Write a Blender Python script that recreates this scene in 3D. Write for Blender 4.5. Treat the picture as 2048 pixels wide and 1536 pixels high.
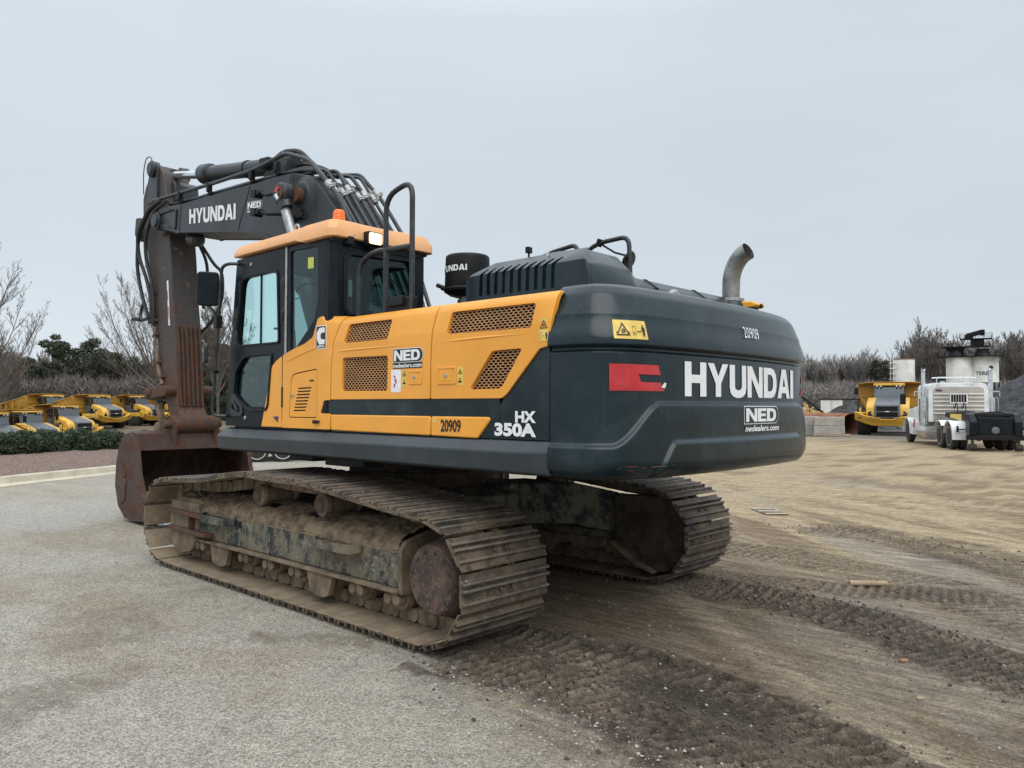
import bpy, bmesh, math, random
import numpy as np
from mathutils import Vector, Matrix, noise
from mathutils.geometry import delaunay_2d_cdt
R = math.radians
scene = bpy.context.scene
for o in list(bpy.data.objects): bpy.data.objects.remove(o)
COL = scene.collection

# ------------------------------------------------------------------ camera
CAM = Vector((-5.977, 5.074, 1.634))
cd = bpy.data.cameras.new('camera'); cam = bpy.data.objects.new('camera', cd); COL.objects.link(cam)
yaw, pitch, roll = R(-46.928), R(1.648), R(0.14)
d = Vector((math.cos(yaw)*math.cos(pitch), math.sin(yaw)*math.cos(pitch), math.sin(pitch)))
r = Vector((math.sin(yaw), -math.cos(yaw), 0)); u = r.cross(d)
rr = r*math.cos(roll)+u*math.sin(roll); uu = u*math.cos(roll)-r*math.sin(roll)
cam.matrix_world = Matrix(((rr.x, uu.x, -d.x, CAM.x), (rr.y, uu.y, -d.y, CAM.y), (rr.z, uu.z, -d.z, CAM.z), (0, 0, 0, 1)))
cd.sensor_width = 36; cd.lens = 36*1543/2048; cd.clip_start = .05; cd.clip_end = 3000
scene.camera = cam

# ------------------------------------------------------------------ overcast sky, soft sun
SUN_EL, SUN_AZ = R(48), R(150)      # azimuth measured from +X towards +Y
world = bpy.data.worlds.new('World'); scene.world = world; world.use_nodes = True
nt = world.node_tree; nt.nodes.clear(); N = nt.nodes.new; L = nt.links.new
sky = N('ShaderNodeTexSky'); sky.sky_type = 'NISHITA'; sky.sun_disc = False
sky.sun_elevation = SUN_EL; sky.sun_rotation = R(90)-SUN_AZ; sky.air_density = 1.4; sky.dust_density = 3.5
tc = N('ShaderNodeTexCoord'); sep = N('ShaderNodeSeparateXYZ'); L(tc.outputs['Generated'], sep.inputs[0])
rmp = N('ShaderNodeValToRGB'); L(sep.outputs['Z'], rmp.inputs[0])
e = rmp.color_ramp.elements
e[0].position = 0.0; e[0].color = (6.1, 6.75, 7.3, 1)
e[1].position = 1.0; e[1].color = (15.5, 16.3, 17.4, 1)
for ps, c in ((.06, (5.95, 6.62, 7.2)), (.2, (5.7, 6.38, 7.02)), (.45, (6.05, 6.78, 7.35)), (.62, (10.0, 10.8, 11.6))):
    q = e.new(ps); q.color = (*c, 1)
nz = N('ShaderNodeTexNoise'); nz.inputs['Scale'].default_value = 1.6; nz.inputs['Detail'].default_value = 5
mp = N('ShaderNodeMapping'); mp.inputs['Scale'].default_value = (1, 1, 3.2); L(tc.outputs['Generated'], mp.inputs[0]); L(mp.outputs[0], nz.inputs['Vector'])
mr = N('ShaderNodeMapRange'); mr.inputs['From Min'].default_value = .3; mr.inputs['From Max'].default_value = .7
mr.inputs['To Min'].default_value = .95; mr.inputs['To Max'].default_value = 1.05; L(nz.outputs['Fac'], mr.inputs['Value'])
vm = N('ShaderNodeVectorMath'); vm.operation = 'SCALE'; L(rmp.outputs[0], vm.inputs[0]); L(mr.outputs[0], vm.inputs['Scale'])
mx = N('ShaderNodeMix'); mx.data_type = 'RGBA'; mx.inputs['Factor'].default_value = .94
L(sky.outputs[0], mx.inputs[6]); dt = N('ShaderNodeVectorMath'); dt.operation = 'DOT_PRODUCT'; L(tc.outputs['Generated'], dt.inputs[0]); dt.inputs[1].default_value = (r.x, r.y, 0)
m2 = N('ShaderNodeMapRange'); m2.inputs['From Min'].default_value = -.6; m2.inputs['From Max'].default_value = .6; m2.inputs['To Min'].default_value = 1.03; m2.inputs['To Max'].default_value = .92; L(dt.outputs['Value'], m2.inputs['Value'])
v3 = N('ShaderNodeVectorMath'); v3.operation = 'SCALE'; L(vm.outputs[0], v3.inputs[0]); L(m2.outputs[0], v3.inputs['Scale'])
L(v3.outputs[0], mx.inputs[7])
bg = N('ShaderNodeBackground'); bg.inputs['Strength'].default_value = .112; L(mx.outputs[2], bg.inputs['Color'])
wo = N('ShaderNodeOutputWorld'); L(bg.outputs[0], wo.inputs[0])
sd = bpy.data.lights.new('sun', 'SUN'); sd.energy = 1.3; sd.angle = R(50); sd.color = (1, .955, .89)
sun = bpy.data.objects.new('sun', sd); COL.objects.link(sun)
sv = Vector((math.cos(SUN_EL)*math.cos(SUN_AZ), math.cos(SUN_EL)*math.sin(SUN_AZ), math.sin(SUN_EL)))
sun.rotation_euler = sv.to_track_quat('Z', 'Y').to_euler()
scene.view_settings.view_transform = 'Standard'; scene.view_settings.look = 'None'
scene.view_settings.exposure = 0.06; scene.view_settings.gamma = 1
scene.render.engine = 'CYCLES'

# ------------------------------------------------------------------ materials
MATS = {}
def node_mat(name):
    m = bpy.data.materials.new(name); m.use_nodes = True; t = m.node_tree; t.nodes.clear()
    out = t.nodes.new('ShaderNodeOutputMaterial'); b = t.nodes.new('ShaderNodeBsdfPrincipled')
    t.links.new(b.outputs[0], out.inputs[0]); MATS[name] = m
    return m, t, b, out
def tex_noise(t, scale, detail=6, rough=.6, stretch=None, coord='pos', off=0):
    if coord == 'pos': c = t.nodes.new('ShaderNodeNewGeometry').outputs['Position']
    else: c = t.nodes.new('ShaderNodeTexCoord').outputs['Object']
    mp = t.nodes.new('ShaderNodeMapping'); mp.inputs['Scale'].default_value = stretch or (1, 1, 1); mp.inputs['Location'].default_value = (off, off*.7, off*.3)
    t.links.new(c, mp.inputs[0])
    n = t.nodes.new('ShaderNodeTexNoise'); n.inputs['Scale'].default_value = scale; n.inputs['Detail'].default_value = detail; n.inputs['Roughness'].default_value = rough
    t.links.new(mp.outputs[0], n.inputs['Vector']); return n.outputs['Fac']
def ramp(t, fac, lo, hi, a=0., b=1.):
    m = t.nodes.new('ShaderNodeMapRange'); m.interpolation_type = 'SMOOTHSTEP'
    m.inputs['From Min'].default_value = lo; m.inputs['From Max'].default_value = hi; m.inputs['To Min'].default_value = a; m.inputs['To Max'].default_value = b
    t.links.new(fac, m.inputs['Value']); return m.outputs[0]
def mixc(t, fac, a, b):
    m = t.nodes.new('ShaderNodeMix'); m.data_type = 'RGBA'
    if isinstance(fac, (int, float)): m.inputs[0].default_value = fac
    else: t.links.new(fac, m.inputs[0])
    for v, i in ((a, 6), (b, 7)):
        if isinstance(v, tuple): m.inputs[i].default_value = (*v[:3], 1)
        else: t.links.new(v, m.inputs[i])
    return m.outputs[2]
def mth(t, op, a, b=None):
    m = t.nodes.new('ShaderNodeMath'); m.operation = op
    for v, i in ((a, 0), (b, 1)):
        if v is None: continue
        if isinstance(v, (int, float)): m.inputs[i].default_value = v
        else: t.links.new(v, m.inputs[i])
    return m.outputs[0]
def zpos(t):
    s = t.nodes.new('ShaderNodeSeparateXYZ'); t.links.new(t.nodes.new('ShaderNodeNewGeometry').outputs['Position'], s.inputs[0]); return s.outputs['Z']
def bump(t, b, h, strength, dist=.01):
    n = t.nodes.new('ShaderNodeBump'); n.inputs['Strength'].default_value = strength; n.inputs['Distance'].default_value = dist
    t.links.new(h, n.inputs['Height']); t.links.new(n.outputs[0], b.inputs['Normal'])
def paint(name, col, rough=.35, dust=(.30, .27, .22), amt=.35, rust=None, rust_amt=0, metal=0, scale=3, bmp=.15, streak=False, coat=0, var=.12, spec=.5, scr=0):
    """a painted or bare surface: base colour, broad fading, dust film, optional rust patches"""
    m, t, b, out = node_mat(name)
    n1 = tex_noise(t, scale, 8, .62); n2 = tex_noise(t, scale*7, 6, .7, off=3)
    dark = tuple(c*(1-var) for c in col); lite = tuple(min(1, c*(1+var)+.004) for c in col)
    c = mixc(t, ramp(t, n1, .35, .65), dark, lite)
    st = (1, 1, .12) if streak else None
    n3 = tex_noise(t, scale*2.2, 9, .68, st, off=9)
    d = mth(t, 'MULTIPLY', ramp(t, n3, .45, .75), amt)
    c = mixc(t, d, c, dust)
    rg = mth(t, 'ADD', mth(t, 'MULTIPLY', d, .5), rough)
    if scr:
        s1 = tex_noise(t, 9, 6, .7, (.12, .12, 4.5), off=41); s2 = tex_noise(t, 14, 5, .7, (3, 3, .10), off=51); s3 = tex_noise(t, 1.2, 3, .5, off=61); s4 = tex_noise(t, 70, 3, .6, off=71)
        c = mixc(t, mth(t, 'MULTIPLY', mth(t, 'MULTIPLY', ramp(t, s1, .66, .72), ramp(t, s3, .45, .6)), scr), c, dust)
        c = mixc(t, mth(t, 'MULTIPLY', mth(t, 'MULTIPLY', ramp(t, s2, .52, .70), ramp(t, s3, .60, .40)), scr*.55), c, dust)
        c = mixc(t, mth(t, 'MULTIPLY', ramp(t, s4, .70, .74), scr*.7), c, dust)
    if rust:
        n4 = tex_noise(t, scale*1.6, 10, .72, st, off=21); lo = .72-rust_amt*.45
        rf = ramp(t, n4, lo, lo+.07)
        n5 = tex_noise(t, scale*14, 6, .7, off=31)
        c = mixc(t, rf, c, mixc(t, ramp(t, n5, .3, .7), tuple(x*.55 for x in rust), tuple(x*1.35 for x in rust)))
        rg = mth(t, 'ADD', rg, mth(t, 'MULTIPLY', rf, .4))
    t.links.new(c, b.inputs['Base Color']); t.links.new(mth(t, 'MINIMUM', rg, .95), b.inputs['Roughness'])
    b.inputs['Metallic'].default_value = metal; b.inputs['Specular IOR Level'].default_value = spec
    if coat: b.inputs['Coat Weight'].default_value = coat; b.inputs['Coat Roughness'].default_value = .12
    if bmp: bump(t, b, n2, bmp, .004)
    return m
paint('orange_paint', (.90, .385, .040), .38, (.66, .40, .15), .26, scale=1.5, bmp=.03, coat=.12, var=.06, scr=.35)
paint('roof_plastic', (.84, .43, .19), .5, (.74, .47, .29), .5, scr=.3, scale=2, bmp=.05, var=.06)
paint('green_paint', (.0042, .0165, .0225), .22, (.050, .070, .077), .40, spec=.36, scr=.6, scale=1.6, bmp=.03, coat=.1, rust=(.30, .15, .06), rust_amt=.03, var=.18)
paint('cab_paint', (.0055, .0105, .0145), .26, (.035, .042, .046), .14, spec=.16, scr=.3, scale=2, bmp=.03, var=.15)
paint('boom_paint', (.018, .0235, .030), .38, (.062, .064, .066), .5, scale=1.4, bmp=.05, streak=True, var=.15)
paint('black_metal', (.006, .007, .008), .45, (.045, .043, .04), .25, spec=.25, scale=4, bmp=.1)
paint('catwalk_paint', (.026, .036, .042), .30, (.07, .08, .088), .4, scale=2, bmp=.06, streak=False, rust=(.2, .12, .06), rust_amt=.02)
paint('hose_rubber', (.013, .014, .015), .5, (.08, .075, .065), .4, scale=8, bmp=.1)
paint('pipe_paint', (.017, .021, .024), .36, (.10, .105, .10), .4, scale=7, bmp=.05, var=.25)
paint('zinc', (.42, .42, .41), .45, (.25, .24, .22), .5, metal=.5, scale=12)
paint('chrome', (.75, .78, .80), .12, (.3, .3, .3), .15, metal=1, scale=5, bmp=0)
paint('worn_steel', (.38, .40, .42), .4, (.16, .15, .14), .85, metal=.55, scale=9, bmp=.1, streak=True)
paint('exhaust_steel', (.30, .30, .29), .38, (.12, .12, .115), .8, metal=.75, scale=9, bmp=.15)
paint('rust_bucket', (.050, .026, .018), .50, (.090, .066, .050), .45, (.085, .034, .018), .5, scale=3, bmp=.35, var=.3)
paint('rust_inside', (.030, .016, .010), .9, (.07, .045, .03), .7, (.06, .024, .012), .4, scale=7, bmp=.9, var=.5)
paint('rust_bright', (.062, .034, .024), .6, (.13, .105, .085), .6, (.12, .048, .022), .55, scale=6, bmp=.4, var=.35)
paint('mud', (.17, .125, .082), .92, (.27, .215, .15), .7, scale=7, bmp=.8, var=.35)
paint('mud_dark', (.060, .047, .036), .9, (.14, .105, .075), .7, scale=6, bmp=.8, var=.4)
paint('soil', (.16, .115, .07), .95, (.24, .18, .115), .8, scale=11, bmp=1.0, var=.45)
paint('white_vinyl', (.86, .87, .88), .4, (.5, .5, .5), .25, scale=9, bmp=0, var=.03)
paint('black_vinyl', (.012, .012, .014), .4, (.08, .08, .08), .2, scale=9, bmp=0)
paint('red_vinyl', (.52, .025, .032), .35, (.45, .12, .12), .4, scale=5, bmp=0, streak=False)
paint('yellow_vinyl', (.78, .56, .12), .4, (.5, .45, .3), .3, scale=9, bmp=0)
paint('navy_vinyl', (.06, .03, .12), .4, amt=.1, bmp=0)
paint('rubber', (.022, .021, .020), .85, (.12, .10, .08), .6, scale=5, bmp=.4)
paint('truck_yellow', (.70, .40, .045), .42, (.45, .34, .17), .5, scale=1.2, bmp=.05)
paint('bed_yellow', (.48, .25, .030), .55, (.30, .20, .10), .5, scale=1.0, bmp=.05)
paint('hood_gray', (.105, .115, .13), .38, (.25, .25, .25), .4, scale=2, bmp=.03)
paint('tank_white', (.84, .84, .79), .6, (.55, .52, .45), .6, (.20, .12, .07), .12, scale=.9, bmp=.05, streak=True)
paint('truck_white', (.74, .76, .78), .3, (.45, .43, .40), .3, scale=2, bmp=0)
paint('quilted_steel', (.55, .52, .48), .30, (.40, .37, .32), .4, metal=.7, scale=2, bmp=0)
paint('concrete', (.37, .35, .31), .9, (.19, .18, .15), .6, scale=3, bmp=.4, streak=True)
paint('kerb_concrete', (.52, .47, .37), .9, (.32, .28, .21), .6, scale=2, bmp=.3)
paint('timber', (.40, .30, .20), .85, (.25, .17, .1), .5, scale=6, bmp=.4)
paint('brick_clay', (.30, .17, .11), .9, amt=.3, scale=9, bmp=.5)
paint('coal', (.030, .031, .034), .95, (.085, .087, .09), .8, scale=1.2, bmp=1.0, var=.5)
paint('gravel_stone', (.30, .29, .275), .9, (.5, .49, .46), .6, scale=14, bmp=.4, var=.35)
paint('bark', (.105, .090, .078), .95, (.19, .17, .15), .6, scale=3, bmp=.4, var=.3)
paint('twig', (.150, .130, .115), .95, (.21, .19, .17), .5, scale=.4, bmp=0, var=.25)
paint('hazed_twig', (.235, .215, .20), .95, (.30, .28, .26), .5, scale=.2, bmp=0, var=.2)  # paler copy of twig, distance haze put into the colour
paint('grille_mesh', (.60, .31, .115), .5, (.50, .38, .27), .6, scale=5, bmp=0)
paint('seat_fabric', (.018, .018, .020), .9, amt=.2)
paint('fire_red', (.42, .02, .02), .4, amt=.1)
paint('lime_vinyl', (.55, .62, .10), .5, amt=.1)
paint('mulch_bits', (.15, .10, .078), .95, (.30, .235, .19), .9, scale=16, bmp=1.0, var=.6)
def frame_mat():
    """flaking blue-black paint over mud on the track frames"""
    m, t, b, out = node_mat('flaking_paint')
    n = tex_noise(t, 5, 12, .78, (1, 1, .75)); n2 = tex_noise(t, 26, 8, .75, off=4); n3 = tex_noise(t, 1.8, 5, .6, off=8)
    c = mixc(t, ramp(t, n, .42, .56), (.010, .020, .027), (.17, .15, .105))
    c = mixc(t, ramp(t, n2, .56, .66), c, (.33, .31, .26))
    c = mixc(t, mth(t, 'MULTIPLY', ramp(t, n3, .5, .68), .75), c, (.19, .145, .095))
    t.links.new(c, b.inputs['Base Color']); b.inputs['Roughness'].default_value = .75; bump(t, b, n2, .5, .006)
frame_mat()
def cover_mat():
    m, t, b, out = node_mat('cover_rust')
    n = tex_noise(t, 7, 10, .75); n2 = tex_noise(t, 60, 5, .75, off=4); n3 = tex_noise(t, 3, 4, .6, off=9)
    c = mixc(t, ramp(t, n, .40, .60), (.052, .036, .030), (.135, .080, .056))
    c = mixc(t, mth(t, 'MULTIPLY', ramp(t, n2, .58, .66), ramp(t, n3, .35, .6, .25, .9)), c, (.40, .36, .33))
    c = mixc(t, mth(t, 'MULTIPLY', ramp(t, n3, .60, .66), .8), c, (.04, .03, .026))
    t.links.new(c, b.inputs['Base Color']); b.inputs['Roughness'].default_value = .7; bump(t, b, n2, .5, .006)
cover_mat()
def shoe_mat():
    m, t, b, out = node_mat('track_shoe_steel')
    n = tex_noise(t, 6, 10, .72); n2 = tex_noise(t, 30, 6, .7, off=5); n3 = tex_noise(t, 3, 9, .75, off=11)
    c = mixc(t, ramp(t, n, .38, .62), (.075, .057, .042), (.165, .120, .080))
    c = mixc(t, mth(t, 'MULTIPLY', ramp(t, n3, .52, .60), .8), c, (.036, .031, .027))
    c = mixc(t, mth(t, 'MULTIPLY', ramp(t, n2, .60, .68), .7), c, (.36, .34, .31))
    so_ = t.nodes.new('ShaderNodeSeparateXYZ'); t.links.new(t.nodes.new('ShaderNodeTexCoord').outputs['Object'], so_.inputs[0])
    ed = mth(t, 'MULTIPLY', ramp(t, so_.outputs['Z'], .098, .108), ramp(t, n, .3, .55, .15, .65))
    c = mixc(t, ed, c, (.19, .185, .18))
    c = mixc(t, mth(t, 'MULTIPLY', ramp(t, so_.outputs['Z'], .066, .061), .85), c, mixc(t, ramp(t, n, .35, .65), (.235, .178, .118), (.36, .285, .20)))
    t.links.new(c, b.inputs['Base Color']); b.inputs['Roughness'].default_value = .6; b.inputs['Metallic'].default_value = .15; bump(t, b, n2, .6, .006)
shoe_mat()
def rustworn_mat():
    """arm and stick: dark paint worn to rust towards the bucket end"""
    m, t, b, out = node_mat('arm_paint')
    n = tex_noise(t, 4, 10, .72, (1, 1, .5)); n2 = tex_noise(t, 22, 7, .7, off=6); z = zpos(t)
    zz = mth(t, 'ADD', mth(t, 'MULTIPLY', mth(t, 'SUBTRACT', n, .5), 3.2), z)
    wear = mth(t, 'SUBTRACT', 1.0, ramp(t, zz, 1.7, 3.0))
    c = mixc(t, ramp(t, n2, .3, .7), (.036, .036, .038), (.062, .060, .058))
    rc = mixc(t, ramp(t, n2, .3, .7), (.038, .021, .015), (.15, .058, .028))
    c = mixc(t, mth(t, 'MULTIPLY', wear, .9), c, rc)
    s6 = tex_noise(t, 9, 9, .72, (1, 1, .10), off=27); c = mixc(t, mth(t, 'MULTIPLY', ramp(t, s6, .47, .62), .7), c, mixc(t, ramp(t, n2, .3, .7), (.045, .026, .018), (.14, .062, .032)))
    sp = tex_noise(t, 5.5, 6, .65, off=14)
    c = mixc(t, mth(t, 'MULTIPLY', ramp(t, sp, .62, .68), .75), c, (.27, .16, .08))
    t.links.new(c, b.inputs['Base Color']); b.inputs['Roughness'].default_value = .6; bump(t, b, n2, .35, .006)
rustworn_mat()
def glass_mat(name, tint, refl=.12, rough=.02):
    m, t, b, out = node_mat(name); t.nodes.remove(b)
    tr = t.nodes.new('ShaderNodeBsdfTransparent'); tr.inputs[0].default_value = (*tint, 1)
    gl = t.nodes.new('ShaderNodeBsdfGlossy'); gl.inputs['Color'].default_value = (.9, .97, .98, 1); gl.inputs['Roughness'].default_value = rough
    fr = t.nodes.new('ShaderNodeLayerWeight'); fr.inputs['Blend'].default_value = .5
    mx = t.nodes.new('ShaderNodeMixShader'); t.links.new(mth(t, 'MINIMUM', mth(t, 'ADD', mth(t, 'MULTIPLY', mth(t, 'POWER', fr.outputs['Facing'], 4.), .8), refl), 1.), mx.inputs[0])
    t.links.new(tr.outputs[0], mx.inputs[1]); t.links.new(gl.outputs[0], mx.inputs[2]); t.links.new(mx.outputs[0], out.inputs[0])
glass_mat('cab_glass', (.84, .955, .95), .02)
glass_mat('dark_glass', (.52, .66, .66), .03)
glass_mat('truck_glass', (.25, .30, .30), .13)
def emit_mat(name, col, s):
    m, t, b, out = node_mat(name); b.inputs['Base Color'].default_value = (*col, 1)
    b.inputs['Emission Color'].default_value = (*col, 1); b.inputs['Emission Strength'].default_value = s; b.inputs['Roughness'].default_value = .2
emit_mat('lamp_lit', (1, .74, .36), 3.2)
m, t, b, out = node_mat('amber_lens'); b.inputs['Base Color'].default_value = (.95, .20, .02, 1); b.inputs['Roughness'].default_value = .25; b.inputs['Subsurface Weight'].default_value = .3
m, t, b, out = node_mat('lamp_lens'); b.inputs['Base Color'].default_value = (.8, .8, .78, 1); b.inputs['Roughness'].default_value = .15; b.inputs['Metallic'].default_value = .6
m, t, b, out = node_mat('void'); b.inputs['Base Color'].default_value = (.006, .006, .006, 1); b.inputs['Roughness'].default_value = .9
def leaf_mat(name, a, c, tr=.25):
    m, t, b, out = node_mat(name); n = tex_noise(t, 2.4, 6, .7); n2 = tex_noise(t, 40, 3, .6, off=3)
    col = mixc(t, mth(t, 'ADD', mth(t, 'MULTIPLY', n, .6), mth(t, 'MULTIPLY', n2, .4)), a, c)
    t.links.new(col, b.inputs['Base Color']); b.inputs['Roughness'].default_value = .7
leaf_mat('juniper', (.018, .036, .022), (.10, .135, .075))
leaf_mat('pine_needles', (.020, .034, .020), (.10, .115, .065))
leaf_mat('cedar', (.012, .020, .012), (.055, .065, .035))

# ------------------------------------------------------------------ mesh helpers
class MB:
    """collects geometry; build() links it as ONE mesh object"""
    def __init__(s): s.v = []; s.f = []
    def add(s, vs, fs):
        k = len(s.v); s.v += [tuple(p) for p in vs]; s.f += [tuple(i+k for i in f) for f in fs]; return s
    def box(s, x0, x1, y0, y1, z0, z1):
        return s.add([(x, y, z) for x in (x0, x1) for y in (y0, y1) for z in (z0, z1)],
                     [(0, 1, 3, 2), (4, 6, 7, 5), (0, 4, 5, 1), (2, 3, 7, 6), (0, 2, 6, 4), (1, 5, 7, 3)])
    def obox(s, c, size, rot):
        M = rot.to_matrix() if not isinstance(rot, Matrix) else rot
        c = Vector(c); vs = [c+M@Vector((x*size[0]/2, y*size[1]/2, z*size[2]/2)) for x in (-1, 1) for y in (-1, 1) for z in (-1, 1)]
        return s.add(vs, [(0, 1, 3, 2), (4, 6, 7, 5), (0, 4, 5, 1), (2, 3, 7, 6), (0, 2, 6, 4), (1, 5, 7, 3)])
    def bar(s, a, b, w, h, up=(0, 0, 1)):
        a, b = Vector(a), Vector(b); x = (b-a).normalized(); y = Vector(up).cross(x)
        if y.length < 1e-4: y = Vector((0, 1, 0))
        y.normalize(); z = x.cross(y)
        M = Matrix((x, y, z)).transposed(); return s.obox((a+b)/2, ((b-a).length, w, h), M)
    def rings(s, rings, caps=True):
        n = len(rings[0]); vs = [p for r_ in rings for p in r_]; fs = []
        for i in range(len(rings)-1):
            for j in range(n):
                fs.append((i*n+j, i*n+(j+1) % n, (i+1)*n+(j+1) % n, (i+1)*n+j))
        if caps: fs.append(tuple(range(n-1, -1, -1))); fs.append(tuple(range((len(rings)-1)*n, len(rings)*n)))
        return s.add(vs, fs)
    def cyl(s, a, b, r0, r1=None, n=20, caps=True, prof=None):
        """cylinder / cone / lathe (prof = [(t along axis 0..1 or metres, radius)...])"""
        a, b = Vector(a), Vector(b); ax = (b-a); Ln = ax.length; x = ax.normalized()
        y = x.orthogonal().normalized(); z = x.cross(y)
        prof = prof or [(0, r0), (Ln, r0 if r1 is None else r1)]
        rg = [[a+x*t+(y*math.cos(2*math.pi*j/n)+z*math.sin(2*math.pi*j/n))*rad for j in range(n)] for t, rad in prof]
        return s.rings(rg, caps)
    def tube(s, pts, rad, n=10, fil=0, caps=True):
        pts = [Vector(p) for p in pts]
        if fil: pts = fillet(pts, fil)
        rads = rad if isinstance(rad, (list, tuple)) else [rad]*len(pts)
        rg = []; y = None
        for i, p in enumerate(pts):
            t0 = (p-pts[i-1]).normalized() if i else None; t1 = (pts[i+1]-p).normalized() if i < len(pts)-1 else None
            tg = (t0+t1).normalized() if (t0 and t1 and (t0+t1).length > 1e-6) else (t0 or t1)
            if y is None: y = tg.orthogonal().normalized()
            else:
                y = y-tg*y.dot(tg)
                y = y.normalized() if y.length > 1e-6 else tg.orthogonal().normalized()
            z = tg.cross(y); k = 1.
            if t0 and t1: k = 1/max(.5, math.sqrt(max(.05, (1+t0.dot(t1))/2)))
            rg.append([p+(y*math.cos(2*math.pi*j/n)+z*math.sin(2*math.pi*j/n))*rads[i]*(k if n > 4 else 1) for j in range(n)])
        return s.rings(rg, caps)
    def prism(s, outline, axis, a, b, holes=()):
        """closed outline in the two other axes, extruded along axis from a to b"""
        def P(p, t):
            if axis == 'x': return (t, p[0], p[1])
            if axis == 'y': return (p[0], t, p[1])
            return (p[0], p[1], t)
        loops = [list(outline)]+[list(h) for h in holes]
        if not holes:
            n = len(outline); vs = [P(p, a) for p in outline]+[P(p, b) for p in outline]
            fs = [tuple(range(n-1, -1, -1)), tuple(range(n, 2*n))]+[(i, (i+1) % n, n+(i+1) % n, n+i) for i in range(n)]
            return s.add(vs, fs)
        pts = []; edges = []
        for lp in loops:
            k = len(pts); pts += [Vector(p) for p in lp]; edges += [(k+i, k+(i+1) % len(lp)) for i in range(len(lp))]
        vo, eo, fo, *_ = delaunay_2d_cdt(pts, edges, [], 0, 1e-6)
        def inside(q, lp):
            c = False; j = len(lp)-1
            for i in range(len(lp)):
                if (lp[i][1] > q[1]) != (lp[j][1] > q[1]) and q[0] < (lp[j][0]-lp[i][0])*(q[1]-lp[i][1])/(lp[j][1]-lp[i][1])+lp[i][0]: c = not c
                j = i
            return c
        keep = []
        for f in fo:
            q = sum((vo[i] for i in f), Vector((0, 0)))/len(f)
            if inside(q, loops[0]) and not any(inside(q, h) for h in loops[1:]): keep.append(tuple(f))
        n = len(vo); vs = [P(p, a) for p in vo]+[P(p, b) for p in vo]
        fs = [tuple(reversed(f)) for f in keep]+[tuple(i+n for i in f) for f in keep]
        cnt = {}
        for f in keep:
            for i in range(len(f)):
                e_ = (f[i], f[(i+1) % len(f)]); cnt[e_] = 1
        for (p, q) in cnt:
            if (q, p) not in cnt: fs.append((p, q, q+n, p+n))
        return s.add(vs, fs)
    def build(s, name, mat, parent=None, bevel=0, smooth=32, seg=2, fn=None, cuts=None, label=None):
        me = bpy.data.meshes.new(name); me.from_pydata(s.v, [], s.f); me.update()
        bm = bmesh.new(); bm.from_mesh(me)
        if cuts:
            for co, no in cuts: bmesh.ops.bisect_plane(bm, geom=bm.verts[:]+bm.edges[:]+bm.faces[:], plane_co=co, plane_no=no)
        bmesh.ops.recalc_face_normals(bm, faces=bm.faces)
        if fn:
            for v in bm.verts: v.co = Vector(fn(*v.co))
        for f in bm.faces: f.smooth = True
        bm.to_mesh(me); bm.free()
        me.materials.append(MATS[mat])
        me.set_sharp_from_angle(angle=R(smooth))
        o = bpy.data.objects.new(name, me); COL.objects.link(o)
        if parent: o.parent = parent
        if bevel:
            b_ = o.modifiers.new('bevel', 'BEVEL'); b_.width = bevel; b_.segments = seg; b_.limit_method = 'ANGLE'; b_.angle_limit = R(30)
            b_.harden_normals = False
        if label: o['label'] = label
        return o
def fillet(pts, rad, seg=5):
    out = [pts[0]]
    for i in range(1, len(pts)-1):
        p = pts[i]; a = pts[i-1]-p; b = pts[i+1]-p; r_ = min(rad, a.length*.49, b.length*.49)
        p0 = p+a.normalized()*r_; p1 = p+b.normalized()*r_
        for k in range(seg+1):
            t = k/seg; out.append(p0*(1-t)**2+p*2*t*(1-t)+p1*t*t)
    out.append(pts[-1]); return out
def rpoly(pts, rad, seg=4):
    """rounded polygon (2D)"""
    n = len(pts); out = []
    rad = rad if isinstance(rad, (list, tuple)) else [rad]*n
    for i in range(n):
        p = Vector(pts[i]); a = Vector(pts[i-1])-p; b = Vector(pts[(i+1) % n])-p; r_ = min(rad[i], a.length*.45, b.length*.45)
        if r_ <= 0: out.append(tuple(p)); continue
        p0 = p+a.normalized()*r_; p1 = p+b.normalized()*r_
        for k in range(seg+1):
            t = k/seg; q = p0*(1-t)**2+p*2*t*(1-t)+p1*t*t; out.append((q.x, q.y))
    return out
def tag(o, label=None, cat=None, group=None, kind=None):
    if label: o['label'] = label
    if cat: o['category'] = cat
    if group: o['group'] = group
    if kind: o['kind'] = kind
    return o
def thing(name, label, cat, loc=(0, 0, 0), rz=0, group=None, sc=1):
    o = bpy.data.objects.new(name, None); COL.objects.link(o); o.empty_display_size = .2
    o.location = loc; o.rotation_euler = (0, 0, rz); o.scale = (sc, sc, sc)
    return tag(o, label, cat, group)
def copy_tree(o, parent=None):
    c = o.copy(); COL.objects.link(c)
    if parent: c.parent = parent
    for ch in list(o.children): copy_tree(ch, c)
    return c
def fast_mesh(name, verts, faces_flat, nper, mat, parent=None, smooth=False):
    """numpy mesh: verts (n,3), faces with nper corners each"""
    me = bpy.data.meshes.new(name); nf = len(faces_flat)//nper
    me.vertices.add(len(verts)); me.vertices.foreach_set('co', np.asarray(verts, np.float32).ravel())
    me.loops.add(nf*nper); me.loops.foreach_set('vertex_index', np.asarray(faces_flat, np.int32))
    me.polygons.add(nf); me.polygons.foreach_set('loop_start', np.arange(0, nf*nper, nper, dtype=np.int32))
    me.polygons.foreach_set('use_smooth', np.full(nf, smooth)); me.update(calc_edges=True)
    if mat: me.materials.append(MATS[mat])
    o = bpy.data.objects.new(name, me); COL.objects.link(o)
    if parent: o.parent = parent
    return o
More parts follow.
